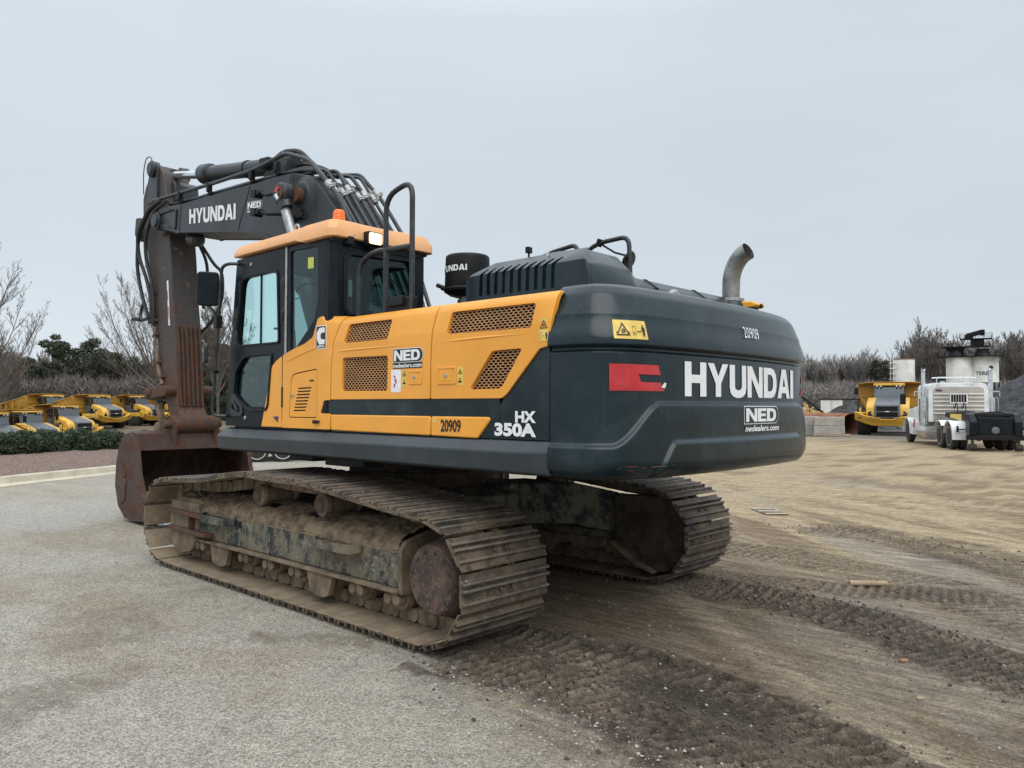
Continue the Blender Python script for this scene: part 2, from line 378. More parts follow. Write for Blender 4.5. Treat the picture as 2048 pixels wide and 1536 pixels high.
def text_mesh(txt, height, bold=.0, shear=0, cw=1.0, space=1.0):
    """built-in font lettering as flat 2D triangles: returns (verts2d, faces) with lower-left at 0,0, cap height = height, and width"""
    cu = bpy.data.curves.new('t', 'FONT'); cu.body = txt; cu.size = 1; cu.offset = bold; cu.shear = shear; cu.space_character = space; cu.resolution_u = 3
    o = bpy.data.objects.new('t', cu); COL.objects.link(o)
    dg = bpy.context.evaluated_depsgraph_get(); me = bpy.data.meshes.new_from_object(o.evaluated_get(dg))
    vs = np.array([v.co[:2] for v in me.vertices]); fs = [tuple(p.vertices) for p in me.polygons]
    bpy.data.objects.remove(o); bpy.data.curves.remove(cu); bpy.data.meshes.remove(me)
    vs[:, 0] -= vs[:, 0].min(); ref = .729; vs = vs/ref*height; vs[:, 0] *= cw
    return vs, fs, vs[:, 0].max()
# ------------------------------------------------------------------ numpy noise + ground
rng = np.random.default_rng(7)
def vnoise(x, y, f, seed=0):
    g = np.random.default_rng(seed).random((256, 256)); x = x*f+37.3; y = y*f+11.7
    xi = np.floor(x).astype(int); yi = np.floor(y).astype(int); fx = x-xi; fy = y-yi
    fx = fx*fx*(3-2*fx); fy = fy*fy*(3-2*fy); a = xi % 256; b = (xi+1) % 256; c = yi % 256; e_ = (yi+1) % 256
    return (g[a, c]*(1-fx)+g[b, c]*fx)*(1-fy)+(g[a, e_]*(1-fx)+g[b, e_]*fx)*fy
def fbm(x, y, f, o=4, seed=0, gain=.5):
    s = 0; a = 1; t = 0
    for i in range(o): s = s+a*vnoise(x, y, f*2**i, seed+i); t += a; a *= gain
    return s/t
def sst(a, b, x):
    t = np.clip((x-a)/(b-a), 0, 1); return t*t*(3-2*t)
def strip(x, y, pl):
    """distance to polyline, signed lateral and along coordinates"""
    best = np.full(x.shape, 1e9); lat = np.zeros(x.shape); alo = np.zeros(x.shape); acc = 0
    for (x0, y0), (x1, y1) in zip(pl[:-1], pl[1:]):
        dx, dy = x1-x0, y1-y0; ln = math.hypot(dx, dy); t = ((x-x0)*dx+(y-y0)*dy)/ln**2; tc_ = np.clip(t, 0, 1)
        dd = np.hypot(x-x0-tc_*dx, y-y0-tc_*dy); m_ = dd < best
        best = np.where(m_, dd, best); lat = np.where(m_, ((x-x0)*dy-(y-y0)*dx)/ln, lat); alo = np.where(m_, acc+tc_*ln, alo); acc += ln
    return best, lat, alo
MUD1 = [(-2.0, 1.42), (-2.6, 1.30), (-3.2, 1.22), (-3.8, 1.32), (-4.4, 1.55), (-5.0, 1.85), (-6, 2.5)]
MUD2 = [(-2.45, -1.25), (-3.1, -1.27), (-3.9, -1.08), (-4.6, -.72), (-5.3, -.3), (-6.5, .6)]
MUD3 = [(-1.6, -5.2), (-2.6, -5.35), (-3.5, -5.0), (-4.3, -4.3), (-5.0, -3.4), (-6, -2)]
MUD5 = [(-.2, -2.3), (-1.2, -2.15), (-2.3, -1.75), (-3.2, -1.9), (-4.4, -2.6)]
MUD4 = [(-1.0, -3.2), (-2.4, -3.3), (-3.9, -2.75), (-5, -1.9), (-6.4, -.6)]
RIDGE = [(-1.2, -1.7), (-2.25, -.92), (-3.57, .15), (-4.26, .72), (-5.0, 1.15), (-6.2, 1.7)]
def terrain_far(x, y):
    D = np.hypot(x-CAM.x, y-CAM.y); az = np.degrees(np.arctan2(y-CAM.y, x-CAM.x))
    w = sst(-36, -27, az)*sst(100, 60, az)
    A = 1.9*sst(24, 52, D)-1.45*sst(60, 84, D)-.45*sst(90, 130, D)
    return -A*w
def ground_fn(x, y):
    n1 = fbm(x, y, .55, 5, 1); n2 = fbm(x, y, 3.1, 5, 20, .62); n3 = fbm(x, y, 11., 4, 40, .7)
    near = np.exp(-np.hypot(x+2, y)/22)
    z = terrain_far(x, y)+(n1-.5)*.06*sst(0, 8, np.hypot(x, y))+(n2-.5)*.016+(n3-.5)*.010*near
    wob = (n2-.5)*.34+(n1-.5)*.25
    gr = sst(-.35, .35, y-(1.72-.30*(x+2.2))+wob*1.6)*sst(-9, -3, y-(-.9)*(x-2)-2)  # gravel half
    gr = np.maximum(gr, sst(.2, 1.2, y-2.0+wob))
    gr = np.where(x > -2.0, np.maximum(gr, sst(-1.2, .6, y-1.0+wob)*sst(-2, -1, x)), gr)
    gr = np.maximum(gr, sst(3, 6, x+wob*4)*sst(-20, -4, y+.2*x))
    sand = sst(-1.0, -5.5, y+.25*(x+3)+wob*3)
    c_gr = np.array([.40, .365, .300]); c_sand = np.array([.44, .345, .218]); c_mid = np.array([.205, .160, .110]); c_mud = np.array([.082, .065, .050])
    c_tan = np.array([.35, .292, .215])
    mid = c_mid*(1-sst(.42, .62, fbm(x, y, .9, 4, 60)))[..., None]+c_tan*.72*sst(.42, .62, fbm(x, y, .9, 4, 60))[..., None]
    col = mid*(1-sand[..., None])+c_sand*sand[..., None]
    # brown smears drawn out along the driving direction
    a = .9; sx = x*math.cos(a)+y*math.sin(a); sy = -x*math.sin(a)+y*math.cos(a)
    sm = fbm(sx*2.2, sy*.32, 1.0, 5, 80, .6); k = sst(.50, .66, sm)*.75*(1-gr)
    col = col*(1-k[..., None])+np.array([.20, .148, .096])*k[..., None]
    sm2 = fbm(sx*1.1, sy*.25, .8, 5, 90, .6); k = sst(.55, .7, sm2)*.5*(1-gr)*sst(25, 5, np.hypot(x, y))
    col = col*(1-k[..., None])+np.array([.27, .255, .235])*k[..., None]
    z = z-(sm-.5)*.03*(1-gr)*near
    # gravel with brown stains
    st = sst(.56, .68, fbm(x, y, 1.15, 5, 120, .6))*.5*sst(5.5, 0, np.hypot(x+2.8, y-2.4)-.6)
    st2 = sst(.52, .66, fbm(x*.5, y, .8, 5, 130, .6))*.45
    lt = np.clip(sst(.45, .7, fbm(x, y, .6, 4, 140))*.55+sst(2.2, .4, np.hypot(x+1.2, y-3.3))*.3, 0, .8)
    g = c_gr*(.84+.32*fbm(x, y, 5., 4, 150)[..., None]); g = g*(1-lt[..., None])+np.array([.47, .455, .425])*lt[..., None]
    g = g*(1-st2[..., None])+np.array([.33, .272, .195])*st2[..., None]; g = g*(1-st[..., None])+np.array([.15, .112, .072])*st[..., None]
    col = col*(1-gr[..., None])+g*gr[..., None]; grav = gr*(1-.6*st)
    # far right yard: darker crushed stone round the truck, soil far away
    Dc = np.hypot(x-9, y+46); k = sst(15, 6, Dc+wob*8)*.85; col = col*(1-k[..., None])+np.array([.135, .130, .122])*k[..., None]
    k = sst(-44, -50, y+wob*8)*sst(200, 20, x)*.8; col = col*(1-k[..., None])+np.array([.10, .092, .080])*k[..., None]
    az = np.degrees(np.arctan2(y-CAM.y, x-CAM.x)); D = np.hypot(x-CAM.x, y-CAM.y)
    k = sst(24, 30, D)*sst(-40, -30, az); col = col*(1-k[..., None])+(np.array([.165, .128, .085])*(.7+.6*n2[..., None]))*k[..., None]
    grav = grav*(1-k)
    # light driven ridge
    dd, la, al = strip(x, y, RIDGE); k = sst(.20, .05, dd+wob*.12)*.8
    col = col*(1-k[..., None])+np.array([.33, .27, .19])*k[..., None]; z = z+.015*sst(.25, .02, dd)
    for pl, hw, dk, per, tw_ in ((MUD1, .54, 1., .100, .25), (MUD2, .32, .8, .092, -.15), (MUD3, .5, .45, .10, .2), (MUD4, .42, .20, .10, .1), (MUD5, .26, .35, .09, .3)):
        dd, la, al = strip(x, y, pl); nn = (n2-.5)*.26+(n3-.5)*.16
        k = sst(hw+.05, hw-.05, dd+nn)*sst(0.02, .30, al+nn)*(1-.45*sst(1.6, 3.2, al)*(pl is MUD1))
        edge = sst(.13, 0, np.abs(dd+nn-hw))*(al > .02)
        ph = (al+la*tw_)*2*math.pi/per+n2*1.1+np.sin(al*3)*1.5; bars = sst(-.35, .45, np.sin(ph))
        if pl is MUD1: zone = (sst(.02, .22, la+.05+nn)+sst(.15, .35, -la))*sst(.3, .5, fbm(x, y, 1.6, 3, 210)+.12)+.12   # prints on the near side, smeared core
        elif pl is MUD2: zone = sst(-.12, .05, la+nn)*.0+1.*sst(.25, .42, fbm(x, y, 1.5, 3, 215)+.15)
        else: zone = sst(.35, .55, fbm(x, y, 1.3, 3, 210)+.1)
        zone = zone*k
        z = z+k*(-.015*dk+(n3-.5)*.022*dk+(n2-.5)*.02)+(bars-.5)*.034*zone*(.8+.4*n3)*max(dk, .6)+edge*.022*dk*(.2+n3*1.4)
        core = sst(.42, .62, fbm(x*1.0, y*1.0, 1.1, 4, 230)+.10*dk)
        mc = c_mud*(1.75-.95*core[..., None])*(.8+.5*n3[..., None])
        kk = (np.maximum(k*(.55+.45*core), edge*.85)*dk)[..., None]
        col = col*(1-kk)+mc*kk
        bz = ((1-bars)*zone*(.35+.4*max(dk, .5)))[..., None]; col = col*(1-bz)+c_mud*.85*bz  # troughs: damp mud, darkened further to paint in the weak groove shading
        tz = (bars*zone*.40*sst(.4, .7, n3+.1))[..., None]; col = col*(1-tz)+c_tan*.62*tz  # bar tops paled in the colour, lit side of the painted shading
        grav = grav*(1-k*dk)
    # swept sandy fan left of the mud with faint bars
    return z, np.clip(col, .01, .9), grav
def axis_pts(lo, hi, step, far, gmax):
    a = [lo]; 
    mid = list(np.arange(lo, hi, step)); up = []; s = step; v = mid[-1]
    while v < far: s = min(s*1.09, gmax); v += s; up.append(v)
    dn = []; s = step; v = lo
    while v > -far: s = min(s*1.09, gmax); v -= s; dn.append(v)
    return np.array(dn[::-1]+mid+up)
gx = axis_pts(-5.6, 2.4, .0165, 900, 40); gy = axis_pts(-5.6, 4.2, .0165, 900, 40)
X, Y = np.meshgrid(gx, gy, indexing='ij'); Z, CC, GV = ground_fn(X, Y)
nx, ny = X.shape; idx = np.arange(nx*ny).reshape(nx, ny)
quads = np.stack([idx[:-1, :-1], idx[1:, :-1], idx[1:, 1:], idx[:-1, 1:]], -1).reshape(-1)
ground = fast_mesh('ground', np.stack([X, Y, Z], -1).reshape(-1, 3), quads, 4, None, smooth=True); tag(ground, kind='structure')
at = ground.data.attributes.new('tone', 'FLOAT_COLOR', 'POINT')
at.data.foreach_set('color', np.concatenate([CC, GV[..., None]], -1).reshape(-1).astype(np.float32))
m, t, b, out = node_mat('ground')
a = t.nodes.new('ShaderNodeAttribute'); a.attribute_name = 'tone'
gv = a.outputs['Alpha']
n = tex_noise(t, 38, 8, .75); n2 = tex_noise(t, 9, 8, .7, off=3)
pos = t.nodes.new('ShaderNodeNewGeometry').outputs['Position']
def voro(scale):
    v = t.nodes.new('ShaderNodeTexVoronoi'); v.inputs['Scale'].default_value = scale; t.links.new(pos, v.inputs['Vector']); return v
v1 = voro(92); v2 = voro(190)
sp = t.nodes.new('ShaderNodeSeparateColor'); t.links.new(v1.outputs['Color'], sp.inputs[0])
sp2 = t.nodes.new('ShaderNodeSeparateColor'); t.links.new(v2.outputs['Color'], sp2.inputs[0])
stone = mth(t, 'ADD', mth(t, 'MULTIPLY', sp.outputs[0], .55), mth(t, 'MULTIPLY', sp2.outputs[1], .45))
stv = ramp(t, stone, .1, .9, .55, 1.45)
dirtv = mth(t, 'MULTIPLY', ramp(t, n, .3, .7, .62, 1.38), mth(t, 'MULTIPLY', ramp(t, n2, .25, .75, .78, 1.22), ramp(t, stone, .1, .9, .84, 1.16)))
val = t.nodes.new('ShaderNodeMix'); val.data_type = 'FLOAT'; t.links.new(gv, val.inputs[0]); t.links.new(dirtv, val.inputs[2]); t.links.new(mth(t, 'MULTIPLY', stv, ramp(t, n2, .25, .75, .86, 1.14)), val.inputs[3])
vs = t.nodes.new('ShaderNodeVectorMath'); vs.operation = 'SCALE'; t.links.new(a.outputs['Color'], vs.inputs[0]); t.links.new(val.outputs[0], vs.inputs['Scale'])
# drawn-out wheel smears in the dirt
mpz = t.nodes.new('ShaderNodeMapping'); mpz.inputs['Rotation'].default_value = (0, 0, R(-52)); mpz.inputs['Scale'].default_value = (1.1, 9.0, 1); t.links.new(pos, mpz.inputs[0])
nst = t.nodes.new('ShaderNodeTexNoise'); nst.inputs['Scale'].default_value = 1.6; nst.inputs['Detail'].default_value = 9; nst.inputs['Roughness'].default_value = .66; t.links.new(mpz.outputs[0], nst.inputs['Vector'])
mps = t.nodes.new('ShaderNodeMapping'); mps.inputs['Rotation'].default_value = (0, 0, R(24)); mps.inputs['Scale'].default_value = (.8, 6.0, 1); t.links.new(pos, mps.inputs[0])
nss = t.nodes.new('ShaderNodeTexNoise'); nss.inputs['Scale'].default_value = 1.1; nss.inputs['Detail'].default_value = 9; nss.inputs['Roughness'].default_value = .66; t.links.new(mps.outputs[0], nss.inputs['Vector'])
smear = mth(t, 'MULTIPLY', ramp(t, nst.outputs['Fac'], .33, .67, .74, 1.26), ramp(t, nss.outputs['Fac'], .36, .66, .84, 1.18))
dirtv = mth(t, 'MULTIPLY', dirtv, smear)
t.links.new(dirtv, val.inputs[2])
# scattered pale chips in the dirt
chip = mth(t, 'MULTIPLY', ramp(t, sp2.outputs[2], .955, .965), ramp(t, v2.outputs['Distance'], .42, .3))
c = mixc(t, mth(t, 'MULTIPLY', chip, .7), vs.outputs[0], (.50, .48, .44))
t.links.new(c, b.inputs['Base Color']); b.inputs['Roughness'].default_value = .93; b.inputs['Specular IOR Level'].default_value = .25
hh = mth(t, 'ADD', mth(t, 'MULTIPLY', v1.outputs['Distance'], -.9), mth(t, 'ADD', mth(t, 'MULTIPLY', v2.outputs['Distance'], -.5), mth(t, 'MULTIPLY', n, .9)))
bump(t, b, mth(t, 'ADD', hh, mth(t, 'MULTIPLY', nst.outputs['Fac'], 2.2)), .85, .014); ground.data.materials.append(m)

# loose stones and clods lying on the surface (uncountable)
def scatter(name, n, mat, size, region, seed, label, cat, flat=.6):
    g = np.random.default_rng(seed); P = region(g, n); n = len(P)
    base = np.array([(1, 0, 0), (-1, 0, 0), (0, 1, 0), (0, -1, 0), (0, 0, 1), (0, 0, -1)], float)
    F = np.array([(0, 2, 4), (2, 1, 4), (1, 3, 4), (3, 0, 4), (2, 0, 5), (1, 2, 5), (3, 1, 5), (0, 3, 5)])
    r_ = size[0]*(size[1]/size[0])**(g.random(n)**2.6)
    V = base[None]*r_[:, None, None]*(0.65+.7*g.random((n, 6, 1))); an = g.random(n)*6.28; ca, sa = np.cos(an)[:, None], np.sin(an)[:, None]
    V = np.stack([V[..., 0]*ca-V[..., 1]*sa+V[..., 2]*.3, V[..., 0]*sa+V[..., 1]*ca, V[..., 2]*flat], -1)
    zz = ground_fn(P[:, 0], P[:, 1])[0]; V += np.stack([P[:, 0], P[:, 1], zz+r_*.25], -1)[:, None]
    fi = (F[None]+(np.arange(n)*6)[:, None, None]).reshape(-1)
    o = fast_mesh(name, V.reshape(-1, 3), fi, 3, mat); return tag(o, label, cat, kind='stuff')
def reg_gravel(g, n):
    x = g.uniform(-4.6, 6, n*2); y = g.uniform(1.7, 6.5, n*2); k = g.random(n*2) < np.exp(-np.hypot(x+3.4, y-3)/2.6)
    return np.stack([x, y], -1)[k]
def reg_mud(g, n):
    pl = MUD1 if g.random() < 2 else MUD2; out = []
    for pl, w_, c_ in ((MUD1, .62, .55), (MUD2, .45, .35), (MUD3, .55, .1)):
        m_ = int(n*c_); t_ = g.random(m_)*(len(pl)-1); i = t_.astype(int); f = t_-i; A = np.array(pl); p_ = A[i]*(1-f[:, None])+A[i+1]*f[:, None]
        out.append(p_+g.normal(0, w_*.5, (m_, 2)))
    return np.concatenate(out)
def reg_wide(g, n):
    x = g.uniform(-5.8, 4, n); y = g.uniform(-8, 3, n); return np.stack([x, y], -1)
scatter('gravel', 26000, 'gravel_stone', (.003, .013), reg_gravel, 3, 'loose grey gravel on the yard', 'gravel')
scatter('mud_clods', 7000, 'mud_dark', (.004, .019), reg_mud, 5, 'dark clods broken up in the tread ruts', 'mud clods', .8)
scatter('pebbles', 6000, 'gravel_stone', (.004, .014), reg_wide, 8, 'small pale pebbles scattered over the dirt', 'pebbles')
def gz(x, y): return float(ground_fn(np.array([float(x)]), np.array([float(y)]))[0][0])
o = MB().cyl((-3.37, -2.26, .05), (-3.62, -2.50, .045), .026, .024, 14).build('log', 'timber', None, bevel=.004)
o.location.z = gz(-3.5, -2.4)-.018; tag(o, 'short pale round timber offcut lying on the dirt', 'log')
for i, (x, y, a_, s_, lb) in enumerate(((-4.67, .33, .5, .020, 'small yellow-brown clay lump alone on the dark dirt'), (-4.40, -.30, 1.1, .026, 'broken orange brick piece on the dirt, larger of the pair'), (-4.30, -.42, 2.0, .018, 'broken orange brick piece on the dirt, smaller of the pair'))):
    mb = MB().obox((x, y, gz(x, y)+s_*.35), (s_*2.2, s_*1.4, s_*.9), Matrix.Rotation(a_, 3, 'Z')@Matrix.Rotation(.2, 3, 'X'))
    o = mb.build('brick_fragment', 'timber' if i == 0 else 'brick_clay', None, bevel=.008); tag(o, lb, 'brick fragment', 'clay and brick fragments')
for i, (x, y, w_) in enumerate(((-.72, -6.35, 1.0),)):
    o = MB().obox((x, y, gz(x, y)+.012), (.62, .34, .02), Matrix.Rotation(R(-43), 3, 'Z')).build('steel_plate', 'mud', None, bevel=.003)
    for k in (-.3, 0, .3):
        MB().obox((x+k*math.cos(R(-43)), y+k*math.sin(R(-43)), gz(x, y)+.025), (.010, .34, .006), Matrix.Rotation(R(-43), 3, 'Z')).build('white_line', 'white_vinyl', o)
    tag(o, 'flat grey plate with white lines lying on the dirt beside the far track', 'plate')

# kerb and planting bed
KERB = [(9.2, 6.2), (10.4, 3.6), (11.2, 2.0), (11.9, .8), (12.59, -.38), (13.41, -1.99), (14.6, -4.0), (15.7, -5.9), (16.5, -7.6), (17.0, -9.6), (17.2, -13)]
KERB = [tuple(p) for p in fillet([Vector((*p, 0)) for p in KERB], .6, 3)]
def offset_pl(pl, dd):
    out = []
    for i, p in enumerate(pl):
        a_ = Vector(pl[max(0, i-1)]); b_ = Vector(pl[min(len(pl)-1, i+1)]); t_ = (b_-a_).normalized(); nn = Vector((-t_.y, t_.x, 0))
        out.append(Vector(p)+nn*dd)
    return out
def sweep(name, pl, prof, mat, **k):
    mb = MB(); offs = [offset_pl(pl, p[0]) for p in prof]; rg = []
    for i in range(len(pl)): rg.append([(offs[j][i].x, offs[j][i].y, prof[j][1]) for j in range(len(prof))])
    mb.rings(rg); return mb.build(name, mat, None, **k)
kerb = sweep('kerb', KERB, [(0, -.1), (0, .012), (.32, .03), (.36, .15), (.40, .165), (.52, .165), (.54, .14), (.54, -.1)], 'kerb_concrete'); tag(kerb, kind='structure')
P0 = KERB; W = [.53, .8, 1.3, 2.2, 3.4, 4.8, 6.2, 8, 11]; HH = [.13, .15, .20, .22, .25, .26, .2, .0, -.6]
vs_ = []; 
pl_d = fillet([Vector(p) for p in KERB], .1, 2); pl_d = [pl_d[0].lerp(pl_d[0], 0)]+[p for p in pl_d[1:]]
dense = []
for a_, b_ in zip(pl_d[:-1], pl_d[1:]):
    k_ = max(1, int((b_-a_).length/.12)); dense += [a_.lerp(b_, i/k_) for i in range(k_)]
dense.append(pl_d[-1]); Wd = np.interp(np.linspace(0, 8, 70), range(9), W); Hd = np.interp(Wd, W, HH)
A = np.array([[tuple(offset_pl(dense, w_)[i])[:2] for i in range(0, len(dense))] for w_ in Wd])
Zb = Hd[:, None]+(fbm(A[..., 0], A[..., 1], 6, 4, 300, .7)-.5)*.07+(fbm(A[..., 0], A[..., 1], .7, 3, 310)-.5)*.10
na, nb = A.shape[:2]; ii = np.arange(na*nb).reshape(na, nb)
mulch = fast_mesh('mulch_bed', np.concatenate([A, Zb[..., None]], -1).reshape(-1, 3), np.stack([ii[:-1, :-1], ii[1:, :-1], ii[1:, 1:], ii[:-1, 1:]], -1).reshape(-1), 4, 'mulch_bits', smooth=True)
tag(mulch, kind='structure')
# ================================================================== EXCAVATOR
ex = thing('excavator', 'large crawler excavator in orange and dark green with its rust-brown bucket resting on the ground', 'excavator')
# ---- undercarriage
G, SW = 1.346, .41                       # half gauge, half shoe width
def track_path():
    P = []
    zc, ru = .470, .345; zi, ri = .465, .335
    for k in range(12): P.append((-2.04-ru*math.sin(math.pi*k/24+math.pi/2-math.pi/2), 0, 0)) if False else None
    pts = []
    for a_ in np.linspace(90, 270, 26): pts.append((-2.04+ru*math.cos(R(a_)), zc+ru*math.sin(R(a_))))
    for x in np.linspace(-1.9, 1.95, 12): pts.append((x, .125))
    for a_ in np.linspace(-90, 90, 26): pts.append((2.04+ri*math.cos(R(a_)), zi+ri*math.sin(R(a_))))
    top = [(1.7, .812), (1.25, .835), (.85, .895), (.42, .957), (.1, .945), (-.25, .940), (-.57, .945), (-1.1, .895), (-1.6, .845)]
    pts += top; pts.append(pts[0]); return pts
TP = np.array(track_path()); seg = np.hypot(*np.diff(TP, axis=0).T); cum = np.concatenate([[0], np.cumsum(seg)]); TL = cum[-1]; NS = 48; PIT = TL/NS
def tp(s_): s_ = s_ % TL; return np.array([np.interp(s_, cum, TP[:, 0]), np.interp(s_, cum, TP[:, 1])])
def shoe_mesh():
    h = PIT/2-.007
    # profile in (along, outward): plate with three grousers, lipped leading edge
    pr = [(-h, .060), (h, .060), (h, .070), (h+.042, .074), (h+.044, .080), (h-.002, .082), (h-.010, .104), (h-.026, .104), (h-.034, .074),
          (.018, .074), (.010, .105), (-.006, .105), (-.014, .074), (-h+.074, .074), (-h+.066, .105), (-h+.050, .105), (-h+.040, .074), (-h, .072)]
    mb = MB().prism(pr, 'y', -SW, SW)
    for s_ in (-.055, .055): mb.cyl((.035, s_, .074), (.035, s_, .088), .016, n=6).cyl((-.035, s_, .074), (-.035, s_, .088), .016, n=6)
    return mb
SHOE = None
def make_track(side):
    yc = side*G; ch = MB()
    for i in range(NS):
        s_ = (i+.5)*PIT; p0 = tp(s_-PIT*.5); p1 = tp(s_+PIT*.5); c_ = (p0+p1)/2; tdir = p1-p0; tdir /= np.hypot(*tdir); nrm = np.array([tdir[1], -tdir[0]])
        for q in (-1, 1):
            for kk, off in ((0, .088), (1, .062)):
                a_ = p0 if kk == 0 else p1; yy = yc+q*off
                ch.cyl((a_[0], yy-.018, a_[1]), (a_[0], yy+.018, a_[1]), .052, n=12)
            yy = yc+q*.075
            out = []
            for (da, dn) in ((-.5, -.050), (.5, -.050), (.5, .035), (.12, .058), (-.12, .058), (-.5, .035)):
                w_ = c_+tdir*da*PIT*.9+nrm*dn; out.append((w_[0], w_[1]))
            ch.prism(out, 'y', yy-.02, yy+.02)
        ch.cyl((p0[0], yc-.10, p0[1]), (p0[0], yc+.10, p0[1]), .024, n=10)
    tr = ch.build('crawler_track', 'mud', ex, bevel=0)
    global SHOE
    for i in range(NS):
        s_ = (i+.5)*PIT; p0 = tp(s_-PIT*.5); p1 = tp(s_+PIT*.5); c_ = (p0+p1)/2; an = math.atan2(p1[1]-p0[1], p1[0]-p0[0])
        if side < 0 and (c_[0] > 1.0 and c_[1] < .8): continue        # hidden by the near side
        if SHOE is None: SHOE = shoe_mesh().build('track_shoe', 'track_shoe_steel', tr, bevel=.0025, seg=1); o = SHOE
        else: o = SHOE.copy(); COL.objects.link(o); o.parent = tr
        o.location = (c_[0], yc, c_[1]); o.rotation_euler = (0, -an, 0); o.scale = (1, 1, -1)
    return tr
# the outward normal of the path (counter-clockwise seen from the left) must point away from the loop
make_track(1); make_track(-1)
def roller(x, z, rad, yc, w_=.22, name='carrier_roller'):
    mb = MB().cyl((x, yc+w_, z), (x, yc-w_, z), 0, n=28, prof=[(0, rad*.72), (.012, rad*.78), (.02, rad*.95), (.05, rad), (.06, rad), (.065, rad*.78), (w_*2-.065, rad*.78), (w_*2-.06, rad), (w_*2-.03, rad), (w_*2, rad*.8)])
    rb = mb.build(name, 'mud', ex, bevel=.003)
    MB().cyl((x, yc+w_-.002, z), (x, yc+w_+.010, z), rad*.62, n=20).build('end_cap', 'rust_bright', rb, bevel=.003)
    return rb
for sd_ in (1, -1):
    yc = sd_*G
    for x in (.42, -.57):
        roller(x, .832, .098, yc+.02*sd_, .20)
        MB().box(x-.06, x+.06, yc-.32, yc-.18, .60, .86).build('roller_bracket', 'mud_dark', ex, bevel=.01)
    for k in range(8):
        x = -1.56+k*.43
        rb = MB().cyl((x, yc-.20, .262), (x, yc+.20, .262), 0, n=24, prof=[(0, .07), (.02, .10), (.05, .105), (.07, .105), (.075, .092), (.325, .092), (.33, .105), (.35, .105), (.38, .10), (.40, .07)]).build('track_roller', 'mud', ex, bevel=.003)
        MB().box(x-.055, x+.055, yc+.20, yc+.25, .235, .335).cyl((x-.05, yc+.19, .255), (x-.05, yc+.262, .255), .042, n=14).cyl((x+.05, yc+.19, .255), (x+.05, yc+.262, .255), .042, n=14).build('roller_mount', 'mud', rb, bevel=.006)
    for x in (1.02, -.66):
        g_ = [(x-.19, .33), (x+.19, .33), (x+.13, .15), (x+.06, .125), (x-.06, .125), (x-.13, .15)]
        MB().prism(g_, 'y', yc+.225, yc+.275).build('track_guide', 'mud', ex, bevel=.005)
    # idler with bearing block
    idl = MB().cyl((2.04, yc-.1, .465), (2.04, yc+.1, .465), 0, n=40, prof=[(0, .22), (.012, .255), (.03, .265), (.055, .262), (.056, .292), (.144, .292), (.145, .262), (.17, .265), (.188, .255), (.2, .22)]).build('idler_wheel', 'mud', ex)
    MB().cyl((2.04, yc-.16, .465), (2.04, yc+.16, .465), .09, n=20).build('idler_hub', 'mud_dark', idl, bevel=.01)
    # sprocket + final drive
    teeth = []
    for k in range(21*4):
        a_ = 2*math.pi*k/84; rr_ = .325 if (k % 4) in (0, 1) else .275; teeth.append((-2.04+rr_*math.cos(a_), .470+rr_*math.sin(a_)))
    MB().prism(teeth, 'y', yc-.03, yc+.03).build('sprocket', 'mud_dark', ex, bevel=.006)
    yo = yc+sd_*.03
    fd = MB().cyl((-2.04, yc-.22*sd_, .470), (-2.04, yc+.30*sd_, .470), 0, n=48, prof=[(0, .25), (.10, .27), (.2, .27), (.24, .285), (.30, .285), (.31, .262), (.40, .255), (.492, .242), (.52, .228)]).build('final_drive', 'cover_rust' if sd_ > 0 else 'mud_dark', ex, bevel=.004)
    if sd_ > 0:
        MB().cyl((-2.04, yc+.300, .470), (-2.04, yc+.306, .470), .218, n=48).build('cover_plate', 'cover_rust', fd, bevel=.002)
        for k in range(12):
            a_ = k*math.pi/6+.2; MB().cyl((-2.04+.19*math.cos(a_), yc+.305, .470+.19*math.sin(a_)), (-2.04+.19*math.cos(a_), yc+.316, .470+.19*math.sin(a_)), .012, n=6).build('cover_bolt', 'cover_rust', fd)
    # track frame
    y0, y1 = (1.10, 1.60)
    sec = [(y0, .335), (y1, .335), (y1, .605), (y1-.05, .645), (y0+.12, .725), (y0, .725)]
    mb = MB(); xs = (-1.64, 1.50)
    mb.rings([[(x, sd_*a_, z) for a_, z in sec] for x in xs])
    tf = mb.build('track_frame', 'flaking_paint', ex, bevel=.018)
    # dirt crust on the sloping top, with two clean-out slots left open in it
    gxn = np.linspace(-1.62, 1.62, 230); gyn = np.linspace(.0, .47, 40); AX, AY = np.meshgrid(gxn, gyn, indexing='ij')
    zt = np.interp(AY, [0, .05, .33, .5], [.622, .654, .729, .735])
    hump = .012+.05*fbm(AX, AY, 2.2, 4, 400, .6)*sst(0, .12, AY)*(1.2-.8*sst(.25, .47, AY))+(fbm(AX, AY, 16, 3, 410, .75)-.5)*.035
    hole = np.minimum(*[sst(.0, .02, np.maximum(np.abs(AX-hx-(AY-.2)*.0)-.10, np.abs(AY-.215)-.06)) for hx in (.42, -.30)])
    zz = zt+hump*hole; zz[:, 0] = .585; zz[:, 1] = .612
    V = np.stack([AX, sd_*(y1+.004-AY), zz], -1).reshape(-1, 3); ii = np.arange(AX.size).reshape(AX.shape)
    so = fast_mesh('dirt_crust', V, np.stack([ii[:-1, :-1], ii[1:, :-1], ii[1:, 1:], ii[:-1, 1:]], -1).reshape(-1), 4, 'soil', tf, True)
    if sd_ > 0:
        for hx in (.42, -.30):
            mb = MB(); 
            mb.add([(hx-.105, y1-.16, .70), (hx+.105, y1-.16, .70), (hx+.105, y1-.285, .735), (hx-.105, y1-.285, .735)], [(0, 1, 2, 3)])
            mb.build('cleanout_slot', 'void', tf)
    # lower rail, end caps, front yoke, steps
    MB().box(-1.665, 1.50, sd_*1.55, sd_*1.645, .312, .336).build('lower_rail', 'mud', tf, bevel=.004)
